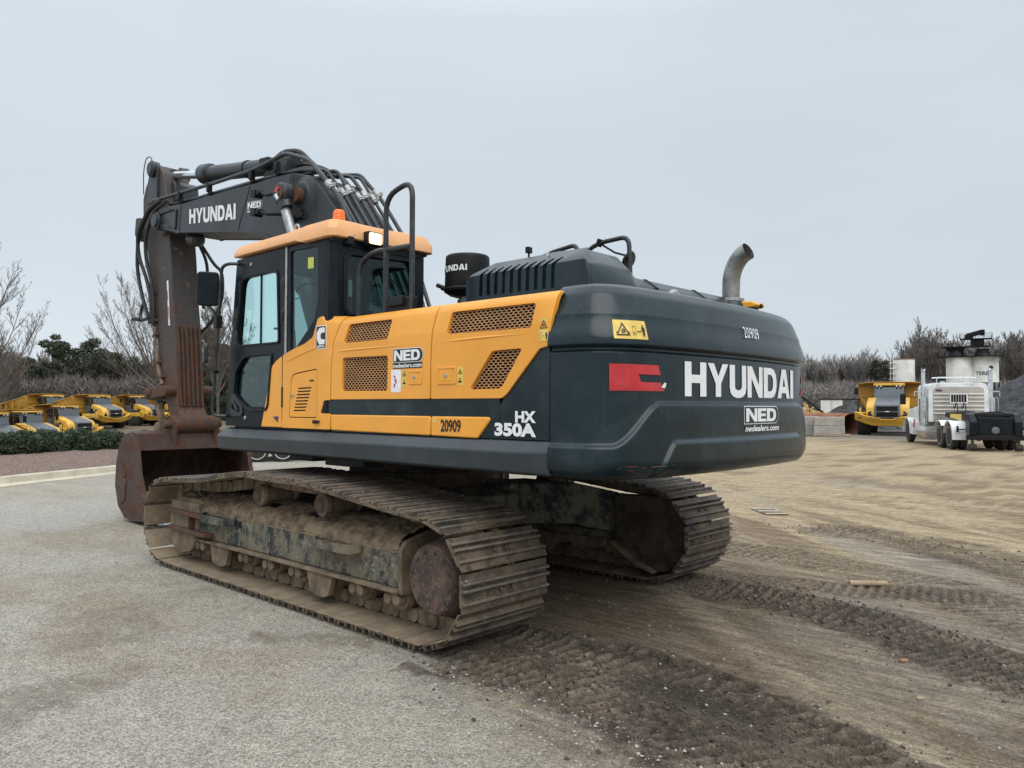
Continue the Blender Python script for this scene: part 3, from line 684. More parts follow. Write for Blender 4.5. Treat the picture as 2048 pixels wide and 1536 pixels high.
    MB().rings([[(x, sd_*a_, z) for a_, z in ((1.06, .30), (1.615, .30), (1.625, .62), (1.57, .675), (1.22, .76), (1.06, .76))] for x in (-1.69, -1.645)]).build('end_plate', 'mud', tf, bevel=.008)
    yk = [(1.44, .335), (1.52, .29), (1.60, .19), (1.85, .135), (1.98, .17), (2.05, .24), (2.085, .36), (2.09, .60), (2.05, .665), (1.44, .665)]
    MB().prism(yk, 'y', sd_*1.575, sd_*1.625).build('idler_yoke', 'mud', tf, bevel=.01)
    MB().prism([(1.42, .60), (2.06, .60), (2.06, .69), (1.58, .70), (1.42, .66)], 'y', sd_*1.20, sd_*1.58).build('yoke_cover', 'mud', tf, bevel=.03)
    if sd_ > 0:
        st1 = [(2.06, 0), (2.04, .05), (1.3, .09), (1.17, .085), (1.14, 0)]
        for z_ in (.565, .395):
            MB().prism([(a_, 1.62+b_) for a_, b_ in st1], 'z', z_-.018, z_+.018).build('step_bar', 'rust_bright', tf, bevel=.005)
        MB().box(1.52, 1.545, 1.62, 1.69, .41, .55).build('step_rib', 'rust_bright', tf, bevel=.003)
        for cx in (1.0, -.93):
            outer = rpoly([(cx+.36, 1.60), (cx+.22, 1.725), (cx-.22, 1.725), (cx-.30, 1.60)], .05)
            inner = rpoly([(cx+.335, 1.60), (cx+.20, 1.71), (cx-.20, 1.71), (cx-.275, 1.60)], .045)
            mb = MB(); n_ = len(outer)
            vs1 = [(p[0], p[1], z) for z in (.535, .60) for p in outer]+[(p[0], p[1], z) for z in (.535, .60) for p in inner]
            fs_ = []
            for i in range(n_-1):
                fs_ += [(i, i+1, n_+i+1, n_+i), (2*n_+i, 2*n_+i+1, 3*n_+i+1, 3*n_+i), (n_+i, n_+i+1, 3*n_+i+1, 3*n_+i), (i, i+1, 2*n_+i+1, 2*n_+i)]
            mb.add(vs1, fs_)
            mb.box(cx-.27, cx+.30, 1.595, 1.71, .535, .542)
            mb.build('foot_step', 'flaking_paint', tf, bevel=.002)
        MB().cyl((.66, 1.597, .545), (.66, 1.606, .545), .032, n=20).build('jack_hole', 'void', tf)
    else:
        # inner cover of the travel motor on the far track
        oc = [(-1.62, .80), (-1.62, .30)]+[(-2.04+.42*math.cos(R(a_)), .47+.36*math.sin(R(a_))) for a_ in range(-100, -265, -11)]
        MB().prism(oc, 'y', -1.10, -1.02).build('motor_cover', 'mud_dark', ex, bevel=.02)
        oc2 = [(-1.63, .33), (-1.9, .17), (-2.1, .115), (-2.1, .135), (-1.92, .20), (-1.63, .36)]
        MB().prism(oc2, 'y', -1.02, -.94).build('cover_flange', 'mud', ex, bevel=.004)
# carbody: centre box, four legs, swing bearing
MB().prism([(.95, .55), (.95, .80), (.5, .90), (-.5, .90), (-.95, .80), (-.95, .55), (-.5, .48), (.5, .48)], 'y', -.55, .55).build('carbody', 'flaking_paint', ex, bevel=.02)
for sx in (-1, 1):
    for sy in (-1, 1):
        mb = MB(); a_ = [(sx*.25, sy*.30, .50), (sx*.75, sy*.30, .50), (sx*.75, sy*.30, .88), (sx*.25, sy*.30, .88)]
        b_ = [(sx*.80, sy*1.14, .40), (sx*1.62, sy*1.14, .40), (sx*1.62, sy*1.14, .80), (sx*.80, sy*1.14, .78)]
        c_ = [(sx*.65, sy*.80, .50), (sx*1.32, sy*.80, .50), (sx*1.32, sy*.80, .90), (sx*.65, sy*.80, .90)]
        mb.rings([a_, c_, b_]); mb.build('carbody_leg', 'flaking_paint', ex, bevel=.015)
MB().cyl((0, 0, .88), (0, 0, 1.20), 0, n=48, prof=[(0, .66), (.06, .66), (.065, .72), (.14, .72), (.145, .68), (.18, .68), (.185, .75), (.32, .75)]).build('swing_bearing', 'mud_dark', ex)
MB().box(-2.2, 1.1, -1.25, 1.25, 1.20, 1.30).box(-1.2, -.9, -.9, .9, 1.10, 1.20).box(.1, .5, .75, 1.2, 1.13, 1.2).box(-.85, -.30, 1.12, 1.34, 1.13, 1.2).build('swing_frame', 'black_metal', ex, bevel=.01)
mb = MB()
for (x, y, r_, h_) in ((-1.45, .25, .10, .12), (-1.75, -.35, .13, .13), (-2.05, -.75, .12, .12)): mb.cyl((x, y, 1.2), (x, y, 1.2-h_), r_, n=18)
mb.build('belly_fittings', 'black_metal', ex, bevel=.01)

# ---- upper structure
YS = 1.49
def lean(x, y, z):
    """panels lean inwards above the shoulder line"""
    if z > 2.15: y -= (.17*(z-2.15)+max(0, z-2.29)**2*9)*min(1, max(0, (-x-.53)/.10))
    return (x, y, z)
LC = [((0, 0, z), (0, 0, 1)) for z in (2.15, 2.24, 2.29, 2.315, 2.335)]
MB().box(-2.92, -.42, -1.47, 1.435, 1.25, 2.30).box(-.42, .35, -1.47, .30, 1.25, 2.20).build('machinery_body', 'black_metal', ex, bevel=.02)
# dark background panel behind the orange ones; flush with the skirt
holes_dark = [rpoly([(-2.74, 1.98), (-2.74, 1.76), (-2.2, 1.72), (-2.2, 1.98)], .02)]
dk = MB().prism([(-2.925, 1.42), (-2.925, 2.0), (-2.8, 2.0), (-2.5, 1.64), (-2.5, 1.42)], 'y', 1.44, 1.474).prism([(-2.5, 1.42), (-2.5, 1.69), (-.60, 1.69), (-.60, 1.42)], 'y', 1.44, 1.474).prism([(-.60, 1.44), (-.60, 1.69), (-.46, 1.69), (-.40, 1.44)], 'y', 1.44, 1.474)
dk.build('side_panel_dark', 'green_paint', ex, bevel=.006, label='dark green side panel and stripe')
def hexgrille(outline, name, parent, y=1.472, pu=.043, pz=.0175, mat='grille_mesh'):
    """expanded-metal grille: elongated hexagon openings in a thin sheet, fills outline"""
    us = [p[0] for p in outline]; zs = [p[1] for p in outline]; mb = MB()
    def inside(q):
        c = False; j = len(outline)-1
        for i in range(len(outline)):
            a_, b_ = outline[i], outline[j]
            if (a_[1] > q[1]) != (b_[1] > q[1]) and q[0] < (b_[0]-a_[0])*(q[1]-a_[1])/(b_[1]-a_[1])+a_[0]: c = not c
            j = i
        return c
    iu = 0; hx = [(0, .66), (.5, .34), (.5, -.34), (0, -.66), (-.5, -.34), (-.5, .34)]
    rows = int((max(zs)-min(zs))/pz)+3
    for r_ in range(-1, rows):
        z = min(zs)+r_*pz
        for c_ in range(-1, int((max(us)-min(us))/pu)+3):
            uu_ = min(us)+(c_+(.5 if r_ % 2 else 0))*pu
            if not inside((uu_, z)): continue
            # neighbours: rows at pz with half offset => hexagon lattice
            O = [(uu_+a_*pu, z+b_*pz) for a_, b_ in hx]; I = [(uu_+a_*pu*.87, z+b_*pz*.80) for a_, b_ in hx]
            vs1 = [(p[0], y, p[1]) for p in O]+[(p[0], y, p[1]) for p in I]+[(p[0], y-.004, p[1]) for p in I]
            mb.add(vs1, [(i, (i+1) % 6, 6+(i+1) % 6, 6+i) for i in range(6)]+[(6+i, 6+(i+1) % 6, 12+(i+1) % 6, 12+i) for i in range(6)])
    o = mb.build(name, mat, parent, fn=lean); return o
def recess(outline, parent, name='recess'):
    mb = MB().prism(outline, 'y', 1.4375, 1.444); return mb.build(name, 'void', parent, fn=lambda x, y, z: lean(x, y, z) if z > 2.15 else (x, y, z))
def panel(name, outline, holes=(), lab=None, y1=YS, th=.035, bev=.009, mat='orange_paint'):
    return MB().prism(rpoly(outline, .012, 2), 'y', y1-th, y1, holes=holes).build(name, mat, ex, bevel=bev, fn=lean, cuts=LC if max(p[1] for p in outline) > 2.15 else None, label=lab)
# P1 + P2 front panels
p1 = panel('side_panel', [(.51, 1.44), (.33, 1.99), (.25, 2.04), (.158, 2.075), (.150, 1.44)], bev=.008)
tri = MB().prism([(.30, 1.535), (.20, 1.54), (.215, 1.485)], 'y', YS-.001, YS+.002).build('triangle_sticker', 'navy_vinyl', p1)
hatch = rpoly([(.04, 1.53), (-.0, 1.885), (-.06, 1.915), (-.40, 1.945), (-.40, 1.53)], .03)
hs = MB()
p2 = panel('side_panel', [(.143, 1.44), (.143, 2.08), (-.07, 2.135), (-.20, 2.16), (-.33, 2.21), (-.375, 2.30), (-.40, 2.36), (-.45, 2.375), (-.715, 2.365), (-.635, 2.17), (-.60, 1.95), (-.595, 1.68), (-.505, 1.678), (-.455, 1.572), (-.595, 1.568), (-.595, 1.44)], holes=[hatch])
hi = rpoly([(.030, 1.538), (-.008, 1.880), (-.064, 1.906), (-.392, 1.936), (-.392, 1.538)], .028)
lv = []
for k in range(8):
    f = k/7; z_ = 1.585+f*.19; lv.append(rpoly([(-.035-f*.07, z_), (-.225-f*.09, z_+.004), (-.228-f*.09, z_+.016), (-.038-f*.07, z_+.012)], .005, 2))
ht = MB().prism(hi, 'y', YS-.034, YS-.002, holes=lv).build('access_hatch', 'orange_paint', p2, bevel=.004)
MB().prism([(-.02, 1.56), (-.08, 1.80), (-.34, 1.82), (-.25, 1.56)], 'y', YS-.06, YS-.040).build('louvre_back', 'void', ht)
MB().cyl((-.02, YS-.01, 1.725), (-.02, YS+.008, 1.725), .016, n=16).build('lock', 'zinc', ht, bevel=.003)
MB().box(-.35, -.29, YS-.003, YS+.001, 1.840, 1.852).build('slot', 'void', ht)
MB().box(.143-.01, .143+.014, YS-.002, YS+.006, 1.62, 1.80).build('hinge_cover', 'black_metal', p2, bevel=.004)
MB().cyl((-.40, YS, 1.50), (-.40, YS+.035, 1.50), .016, n=14).cyl((-.435, YS, 1.50), (-.435, YS+.02, 1.50), .014, n=14).build('rubber_stop', 'black_vinyl', p2, bevel=.003)
# crease ribs: raised curved bead
def bead(pts, parent, w_=.012, h_=.007, mat='orange_paint', name='pressed_rib'):
    pl = [Vector((p[0], 0, p[1])) for p in pts]; pl = fillet(pl, .12) if len(pl) > 2 else pl; rg = []
    for i, p in enumerate(pl):
        a_ = pl[max(0, i-1)]; b_ = pl[min(len(pl)-1, i+1)]; tt = (b_-a_).normalized(); nn = Vector((-tt.z, 0, tt.x)); k_ = 0.15 if i in (0, len(pl)-1) else 1
        rg.append([(p+nn*w_*k_).to_tuple()[0:1]+(YS-.002,)+(p+nn*w_*k_).to_tuple()[2:], (p.x, YS-.001+h_*k_, p.z), (p-nn*w_*k_).to_tuple()[0:1]+(YS-.002,)+(p-nn*w_*k_).to_tuple()[2:]])
    o = MB().rings(rg).build(name, mat, parent, fn=lean, smooth=60); return o
bead([(.128, 2.005), (-.15, 2.075), (-.42, 2.125), (-.585, 2.13)], p2); bead([(.30, 1.975), (.165, 2.005)], p1)
# emblem decal with a C-shaped mark
def decal(u0, u1, z0, z1, mat, parent, name, y=YS, th=.002, rad=.008):
    return MB().prism(rpoly([(u0, z0), (u0, z1), (u1, z1), (u1, z0)], rad, 3), 'y', y-.001, y+th).build(name, mat, parent, fn=lean)
dw = decal(-.385, -.533, 2.105, 2.30, 'white_vinyl', p2, 'emblem_border')
db = decal(-.392, -.526, 2.112, 2.293, 'black_vinyl', dw, 'emblem_field', th=.004)
Cm = [(-.402, 2.19), (-.402, 2.24), (-.435, 2.278), (-.512, 2.284), (-.518, 2.238), (-.470, 2.238), (-.455, 2.225), (-.455, 2.195), (-.470, 2.182), (-.518, 2.182), (-.512, 2.142), (-.435, 2.142)]
MB().prism(rpoly(Cm, .008, 2), 'y', YS+.003, YS+.006).build('emblem_mark', 'white_vinyl', dw, fn=lean)
# P3
g1 = rpoly([(-.775, 2.135), (-.825, 2.285), (-1.375, 2.285), (-1.345, 2.135)], .022)
g2 = rpoly([(-.755, 1.752), (-.765, 2.018), (-1.35, 2.012), (-1.345, 1.748)], .022)
p3 = panel('engine_door', [(-.607, 1.685), (-.610, 1.95), (-.645, 2.17), (-.725, 2.352), (-1.878, 2.352), (-1.848, 2.17), (-1.832, 1.95), (-1.832, 1.685)], holes=[g1, g2], lab='orange engine door with two grilles')
hexgrille(rpoly([(-.76, 2.12), (-.815, 2.30), (-1.385, 2.30), (-1.355, 2.12)], .02), 'grille', p3); recess(g1, p3)
hexgrille(rpoly([(-.745, 1.74), (-.755, 2.03), (-1.36, 2.024), (-1.355, 1.738)], .02), 'grille', p3); recess(g2, p3)
bead([(-.655, 2.070), (-.9, 2.078), (-1.79, 2.078)], p3)
p3b = panel('lower_side_panel', [(-.607, 1.435), (-.607, 1.562), (-1.832, 1.562), (-1.832, 1.425)], bev=.009)
bead([(-.62, 1.462), (-1.82, 1.455)], p3b)
# P4
g3 = rpoly([(-2.0, 2.130), (-2.035, 2.285), (-2.81, 2.280), (-2.79, 2.125)], .025)
g4 = rpoly([(-2.235, 1.745), (-2.445, 1.995), (-2.715, 2.0), (-2.53, 1.748)], .03)
p4 = panel('rear_side_door', [(-1.845, 1.685), (-1.845, 1.95), (-1.861, 2.17), (-1.892, 2.352), (-2.985, 2.345), (-2.955, 2.18), (-2.935, 2.005), (-2.855, 1.99), (-2.575, 1.71), (-2.53, 1.685)], holes=[g3, g4], lab='orange rear side door with a wide and a slanted grille')
hexgrille(rpoly([(-1.985, 2.115), (-2.025, 2.30), (-2.825, 2.295), (-2.80, 2.11)], .02), 'grille', p4); recess(g3, p4)
hexgrille(rpoly([(-2.215, 1.735), (-2.44, 2.008), (-2.73, 2.012), (-2.54, 1.738)], .02), 'grille', p4); recess(g4, p4)
bead([(-1.895, 2.078), (-2.3, 2.088), (-2.78, 2.088)], p4)
def latch(u0, u1, z0, z1, parent):
    fr = MB().prism(rpoly([(u0, z0), (u0, z1), (u1, z1), (u1, z0)], .01, 2), 'y', YS-.012, YS+.006, holes=[rpoly([(u0-.014, z0+.014), (u0-.014, z1-.014), (u1+.014, z1-.014), (u1+.014, z0+.014)], .006, 2)]).build('latch_frame', 'orange_paint', parent, bevel=.002)
    MB().box(u1+.045, u0-.016, YS-.010, YS+.004, z0+.016, z1-.016).build('latch_handle', 'orange_paint', fr, bevel=.003)
    MB().cyl(((u0+u1)/2+.01, YS, (z0+z1)/2), ((u0+u1)/2+.01, YS+.010, (z0+z1)/2), .014, n=16).build('lock', 'zinc', fr, bevel=.003)
latch(-1.60, -1.745, 1.79, 1.89, p3); latch(-1.915, -2.105, 1.785, 1.905, p4)
p4b = panel('lower_side_panel', [(-1.845, 1.425), (-1.845, 1.562), (-2.415, 1.562), (-2.425, 1.542), (-2.31, 1.42)], bev=.009)
# ---- lettering helpers
def glyphs(ch):
    s = .30
    if ch == 'H': return 1.0, [([(0, 0), (0, 1), (s, 1), (s, .63), (1-s, .63), (1-s, 1), (1, 1), (1, 0), (1-s, 0), (1-s, .39), (s, .39), (s, 0)], [])]
    if ch == 'Y': return 1.06, [([(0, 1), (.31, 1), (.53, .62), (.75, 1), (1.06, 1), (.67, .40), (.67, 0), (.39, 0), (.39, .40)], [])]
    if ch == 'U': return .98, [([(0, 1), (s, 1), (s, .33), (.33, .25), (.49, .21), (.65, .25), (.71, .33), (.71, 1), (.98, 1), (.98, .30), (.93, .13), (.80, .03), (.62, -.02), (.36, -.02), (.18, .03), (.05, .13), (0, .30)], [])]
    if ch == 'N': return 1.02, [([(0, 0), (0, 1), (.29, 1), (.76, .40), (.76, 1), (1.02, 1), (1.02, 0), (.74, 0), (.26, .62), (.26, 0)], [])]
    if ch == 'D': return .98, [([(0, 0), (0, 1), (.56, 1), (.77, .95), (.92, .80), (.98, .60), (.98, .40), (.92, .20), (.77, .05), (.56, 0)], [[(s, .22), (.50, .22), (.63, .27), (.70, .40), (.70, .60), (.63, .73), (.50, .78), (s, .78)]])]
    if ch == 'A': return 1.08, [([(0, 0), (.36, 1), (.72, 1), (1.08, 0), (.78, 0), (.72, .18), (.36, .18), (.30, 0)], [[(.43, .40), (.65, .40), (.54, .74)]])]
    if ch == 'I': return .28, [([(0, 0), (0, 1), (.28, 1), (.28, 0)], [])]
    if ch == 'E': return .84, [([(0, 0), (0, 1), (.84, 1), (.84, .79), (s, .79), (s, .61), (.78, .61), (.78, .40), (s, .40), (s, .21), (.84, .21), (.84, 0)], [])]
def word(txt, gap=.10):
    polys = []; x = 0
    for ch in txt:
        w, ps = glyphs(ch)
        for o_, h_ in ps: polys.append(([(p[0]+x, p[1]) for p in o_], [[(p[0]+x, p[1]) for p in h] for h in h_]))
        x += w+gap
    return polys, x-gap
def lay(mbfn, polys, W, H, tw, skew=0, cutn=0):
    """map flat letter polygons to a surface; mbfn(s, t) -> xyz with s along, t up"""
    mb = MB()
    for o_, hs_ in polys:
        sc = lambda p: ((p[0]+skew*p[1])*W/tw, p[1]*H)
        t_ = MB().prism([sc(p) for p in o_], 'z', 0, .001, holes=[[sc(p) for p in h] for h in hs_])
        n = len(t_.v)//2 if hs_ else len(o_)
        top = [v for v in t_.v]; mb.add(top, t_.f)
    return mb
def build_on(mb, name, mat, parent, fn, step=0, W=1, lab=None):
    if any(v[2] > .0002 for v in mb.v): mb.f = [f for f in mb.f if all(mb.v[i][2] > .0002 for i in f)]
    cuts = [((k, 0, 0), (1, 0, 0)) for k in np.arange(step, W, step)] if step else None
    return mb.build(name, mat, parent, fn=fn, cuts=cuts, label=lab)
def side_word(txt, u0, z0, W, H, mat, parent, name, y=YS, th=.003, skew=0):
    ps, tw = word(txt); return build_on(lay(None, ps, W, H, tw, skew), name, mat, parent, lambda a, b_, c_: lean(u0-a, y+(.0 if c_ < .0005 else th), z0+b_))
def text_mb(txt, H, W=None, bold=.02, shear=0, space=1.0):
    vs, fs, w = text_mesh(txt, H, bold, shear, 1.0, space)
    if W: vs[:, 0] *= W/w
    mb = MB(); mb.add([(a, b_, .001) for a, b_ in vs], fs); return mb
def side_text(txt, u0, z0, W, H, mat, parent, name, y=YS, th=.003, **k):
    return text_mb(txt, H, W, **k).build(name, mat, parent, fn=lambda a, b_, c_: lean(u0-a, y+th, z0+b_))
# dealer badge: letters in a box with a round right end, web address below
def badge_shape(W, H, m=0):
    pts = [(m, m), (m, H-m)]; r_ = H/2-m
    return pts+[(W-m-r_+r_*math.sin(R(a_)), H/2+r_*math.cos(R(a_))) for a_ in range(0, 181, 15)]
def dealer_badge(fn, W, H, parent, dark, small_h, name='dealer_decal', step=0, italic=0, lw=.95):
    def f(th): return lambda a, b_, c_: fn(a, b_, th)
    base = build_on(MB().prism(badge_shape(W, H, 0), 'z', 0, .001), name, 'white_vinyl', parent, f(.002), step, W)
    build_on(MB().prism(badge_shape(W, H, H*.045), 'z', 0, .001), 'decal_field', dark, base, f(.0035), step, W)
    ps, tw = word('NED', .06); mb = lay(None, ps, W*.86, H*.74, tw)
    build_on(mb, 'letters', 'white_vinyl', base, lambda a, b_, c_: fn(a+W*.045, b_+H*.13, .005), step, W)
    tx = text_mb('nedealers.com', small_h, W*lw, bold=.025, shear=italic)
    if dark == 'black_vinyl' and not italic:
        build_on(MB().add([(0, -small_h*1.45, 0), (W*.97, -small_h*1.45, 0), (W*.97, -.001, 0), (0, -.001, 0)], [(0, 1, 2, 3)]), 'address_field', dark, base, f(.0025), step, W)
    build_on(tx, 'web_address', 'white_vinyl', base, lambda a, b_, c_: fn(a+W*.015, b_-small_h*1.18, .005), step, W)
    return base
dealer_badge(lambda a, b_, th: lean(-1.415-a, YS+th, 1.952+b_), .345, .105, p3, 'black_vinyl', .030)
side_text('SERIES', -.408, 2.119, .105, .016, 'white_vinyl', dw, 'emblem_word', y=YS, th=.006, bold=.03)
# warning stickers
def tri_sign(cx, cz, s_, fn, parent, bg='yellow_vinyl'):
    o_ = [(cx-s_, cz-s_*.85), (cx, cz+s_*.9), (cx+s_, cz-s_*.85)]; i_ = [(cx-s_*.74, cz-s_*.68), (cx, cz+s_*.58), (cx+s_*.74, cz-s_*.68)]
    mb = MB().prism(o_, 'z', 0, .001, holes=[i_]); mb.prism([(cx-s_*.3, cz-s_*.4), (cx-.05*s_, cz+.1*s_), (cx+s_*.08, cz+.05*s_), (cx-s_*.1, cz-s_*.35)], 'z', 0, .001).prism([(cx+s_*.02, cz-s_*.45), (cx+s_*.12, cz+.05*s_), (cx+s_*.22, cz-.0*s_), (cx+s_*.35, cz-s_*.45)], 'z', 0, .001)
    return mb
def man(mb, cx, z0, h):
    mb.cyl((cx, z0+h*.90, 0), (cx, z0+h*.90, .001), h*.085, n=10)
    mb.prism([(cx-h*.15, z0+h*.78), (cx+h*.15, z0+h*.78), (cx+h*.17, z0+h*.42), (cx+h*.11, z0+h*.42), (cx+h*.10, z0), (cx+h*.02, z0), (cx, z0+h*.4), (cx-h*.02, z0), (cx-h*.10, z0), (cx-h*.11, z0+h*.42), (cx-h*.17, z0+h*.42)], 'z', 0, .001)
def arrow(mb, x0, x1, z, h):
    mb.prism([(x0, z), (x0+h, z+h), (x0+h, z+h*.35), (x1-h, z+h*.35), (x1-h, z+h), (x1, z), (x1-h, z-h), (x1-h, z-h*.35), (x0+h, z-h*.35), (x0+h, z-h)], 'z', 0, .001)
def rect_ring(mb, x0, x1, z0, z1, w_):
    mb.prism([(x0, z0), (x0, z1), (x1, z1), (x1, z0)], 'z', 0, .001, holes=[[(x0+w_, z0+w_), (x0+w_, z1-w_), (x1-w_, z1-w_), (x1-w_, z0+w_)]])
def warn(fn, W, H, vertical, parent, step=0):
    base = build_on(MB().prism(rpoly([(0, 0), (0, H), (W, H), (W, 0)], .006, 2), 'z', 0, .001), 'warning_sticker', 'yellow_vinyl', parent, lambda a, b_, c_: fn(a, b_, .002), step, W)
    if vertical:
        mb = tri_sign(W/2, H*.74, W*.40, fn, base); rect_ring(mb, W*.06, W*.30, H*.10, H*.36, W*.02); arrow(mb, W*.36, W*.62, H*.22, H*.02); man(mb, W*.82, H*.08, H*.32)
    else:
        mb = tri_sign(W*.26, H*.52, H*.40, fn, base); rect_ring(mb, W*.54, W*.64, H*.22, H*.70, H*.02); arrow(mb, W*.67, W*.80, H*.42, H*.06); man(mb, W*.88, H*.18, H*.62)
    build_on(mb, 'pictogram', 'black_vinyl', base, lambda a, b_, c_: fn(a, b_, .004), step, W); return base
warn(lambda a, b_, th: lean(-2.852-a, YS+th, 2.035+b_), .078, .14, True, p4)
for (uu0, pp) in ((-1.525, p3), (-2.120, p4)):
    w1 = MB().prism([(uu0, 1.775), (uu0, 1.90), (uu0-.052, 1.90), (uu0-.052, 1.775)], 'y', YS, YS+.002).build('warning_sticker', 'yellow_vinyl', pp)
    mb = tri_sign(.026, .095, .021, None, None); mb.prism([(.01, .02), (.01, .03), (.042, .03), (.042, .02)], 'z', 0, .001).prism([(.022, .035), (.022, .05), (.03, .05), (.03, .035)], 'z', 0, .001)
    mb.build('pictogram', 'black_vinyl', w1, fn=lambda a, b_, c_: (uu0-a, YS+.004, 1.775+b_))
ws = decal(-1.395, -1.508, 1.735, 1.902, 'white_vinyl', p3, 'instruction_sticker')
MB().prism([(-1.425, 1.86), (-1.445, 1.855), (-1.45, 1.845), (-1.43, 1.845)], 'y', YS+.002, YS+.004).prism([(-1.432, 1.84), (-1.455, 1.83), (-1.462, 1.80), (-1.448, 1.80)], 'y', YS+.002, YS+.004).prism([(-1.430, 1.80), (-1.445, 1.795), (-1.44, 1.77), (-1.428, 1.775)], 'y', YS+.002, YS+.004).build('red_symbols', 'red_vinyl', ws)
sm = decal(-1.862, -1.90, 1.515, 1.552, 'yellow_vinyl', p4b, 'small_sticker')
side_text('20909', -1.950, 1.460, .205, .082, 'black_vinyl', p4b, 'fleet_number', bold=.03)
side_text('HX', -2.645, 1.535, .175, .068, 'white_vinyl', ex, 'model_lettering', y=1.476, th=.004, bold=.05, shear=.0)
side_text('350A', -2.462, 1.448, .36, .078, 'white_vinyl', ex, 'model_lettering', y=1.476, th=.004, bold=.05, shear=.0)
# fix: lettering laid on its own names keeps to the dark side panel

# ---- counterweight (one dense shell so that the pressed relief is real)
PLN = [(-2.935, 1.488), (-3.09, 1.478), (-3.225, 1.425), (-3.325, 1.31), (-3.395, 1.12), (-3.44, .80), (-3.465, .42), (-3.475, 0)]
PLN = PLN+[(a, -b_*1.03) for a, b_ in PLN[-2::-1]]
def catmull(P, n):
    out = []; P = [Vector((*p, 0)) for p in P]; P = [P[0]*2-P[1]]+P+[P[-1]*2-P[-2]]
    for i in range(1, len(P)-2):
        for k in range(n):
            t = k/n; a, b_, c_, d_ = P[i-1:i+3]
            out.append(.5*((2*b_)+(c_-a)*t+(2*a-5*b_+4*c_-d_)*t*t+(3*b_-a-3*c_+d_)*t**3))
    out.append(P[-2]); return out
cw = catmull(PLN, 40); cwa = np.array([(p.x, p.y) for p in cw]); sg = np.hypot(*np.diff(cwa, axis=0).T); cws = np.concatenate([[0], np.cumsum(sg)])
NSMP = 330; S = np.linspace(0, cws[-1], NSMP); PX = np.interp(S, cws, cwa[:, 0]); PY = np.interp(S, cws, cwa[:, 1])
tx_ = np.gradient(PX); ty_ = np.gradient(PY); ln = np.hypot(tx_, ty_); NX, NY = ty_/ln, -tx_/ln          # outward normal
if NX[len(NX)//2] > 0: NX, NY = -NX, -NY
def s_at(px_, z=1.8):   # arc position seen in picture column px_ (measured from the photograph)
    best = None
    for s_ in np.linspace(.1, cws[-1]-.1, 1500):
        x = np.interp(s_, S, PX)-CAM.x; y = np.interp(s_, S, PY)-CAM.y; q = 1024+1543*(x*rr.x+y*rr.y+(z-CAM.z)*rr.z)/(x*d.x+y*d.y+(z-CAM.z)*d.z)
        if best is None or abs(q-px_) < best[0]: best = (abs(q-px_), s_)
    return best[1]
def s_of_y(y):  # arc position for lateral coordinate (rear part)
    return float(np.interp(-y, -PY, S))
SM = cws[-1]/2
def c1(s_):   # upper crease height
    sl = SM-np.abs(s_-SM)      # distance from either end
    return 1.405+(.255-.02*0)*sst(.40, .78, sl)
def c2(s_):
    sl = SM-np.abs(s_-SM); return 1.16+.262*sst(.66, .90, sl)
def cw_off(s_, z):
    o_ = np.zeros_like(z)
    o_ = o_-.012+.012*0
    o_ += .030*sst(0.010, -.022, z-c1(s_))         # lower ledge stands proud
    o_ += .028*sst(0.010, -.022, z-c2(s_))
    o_ += .030*sst(1.985, 2.005, z)                 # upper cap overhang
    o_ -= .014*sst(1.955, 1.975, z)*sst(2.0, 1.985, z)
    o_ -= .045*sst(2.02, 2.20, z)                   # cap leans in
    o_ -= .060*np.clip((z-2.195)/.15, 0, 1)+.003*sst(2.19, 2.20, z)
    t = np.clip((z-2.30)/.09, 0, 1); o_ -= .11*(1-np.sqrt(np.clip(1-t**2, 0, 1)))
    b_ = np.clip((1.31-z)/.12, 0, 1); o_ -= .13*(1-np.sqrt(np.clip(1-b_**2, 0, 1)))
    return o_
ZS = np.concatenate([1.19+.12*(1-np.cos(np.linspace(0, math.pi/2, 12)))[:-1], np.arange(1.31, 1.95, .0075), np.arange(1.95, 2.03, .004), np.arange(2.03, 2.20, .010), np.arange(2.20, 2.30, .008), 2.30+.09*np.sin(np.linspace(0, math.pi/2, 20))])
SS, ZZ = np.meshgrid(S, ZS, indexing='ij'); OFF = cw_off(SS, ZZ)
VX = PX[:, None]+NX[:, None]*OFF; VY = PY[:, None]+NY[:, None]*OFF
na, nb = SS.shape; ii = np.arange(na*nb).reshape(na, nb)
V = np.stack([VX, VY, ZZ], -1).reshape(-1, 3).tolist(); F = np.stack([ii[:-1, :-1], ii[1:, :-1], ii[1:, 1:], ii[:-1, 1:]], -1).reshape(-1, 4).tolist()
mb = MB(); mb.add(V, F)
mb.f.append(tuple(int(i) for i in ii[:, 0])); mb.f.append(tuple(int(i) for i in ii[::-1, -1]))
mb.f.append(tuple(int(i) for i in list(ii[0, ::-1])+list(ii[-1, :]))[0:0] or tuple(int(i) for i in list(ii[0, ::-1])+list(ii[-1, :])))
cwo = mb.build('counterweight', 'green_paint', ex, smooth=50, label='dark green counterweight with the maker name in white')
def on_cw(s0):
    def f(a, b_, th):
        s_ = s0+a; z = b_; x = np.interp(s_, S, PX); y = np.interp(s_, S, PY); nx_ = np.interp(s_, S, NX); ny_ = np.interp(s_, S, NY)
        o_ = float(cw_off(np.array([s_]), np.array([z]))[0])+th+.0015
        return (x+nx_*o_, y+ny_*o_, z)
    return f
fcw = on_cw(0)
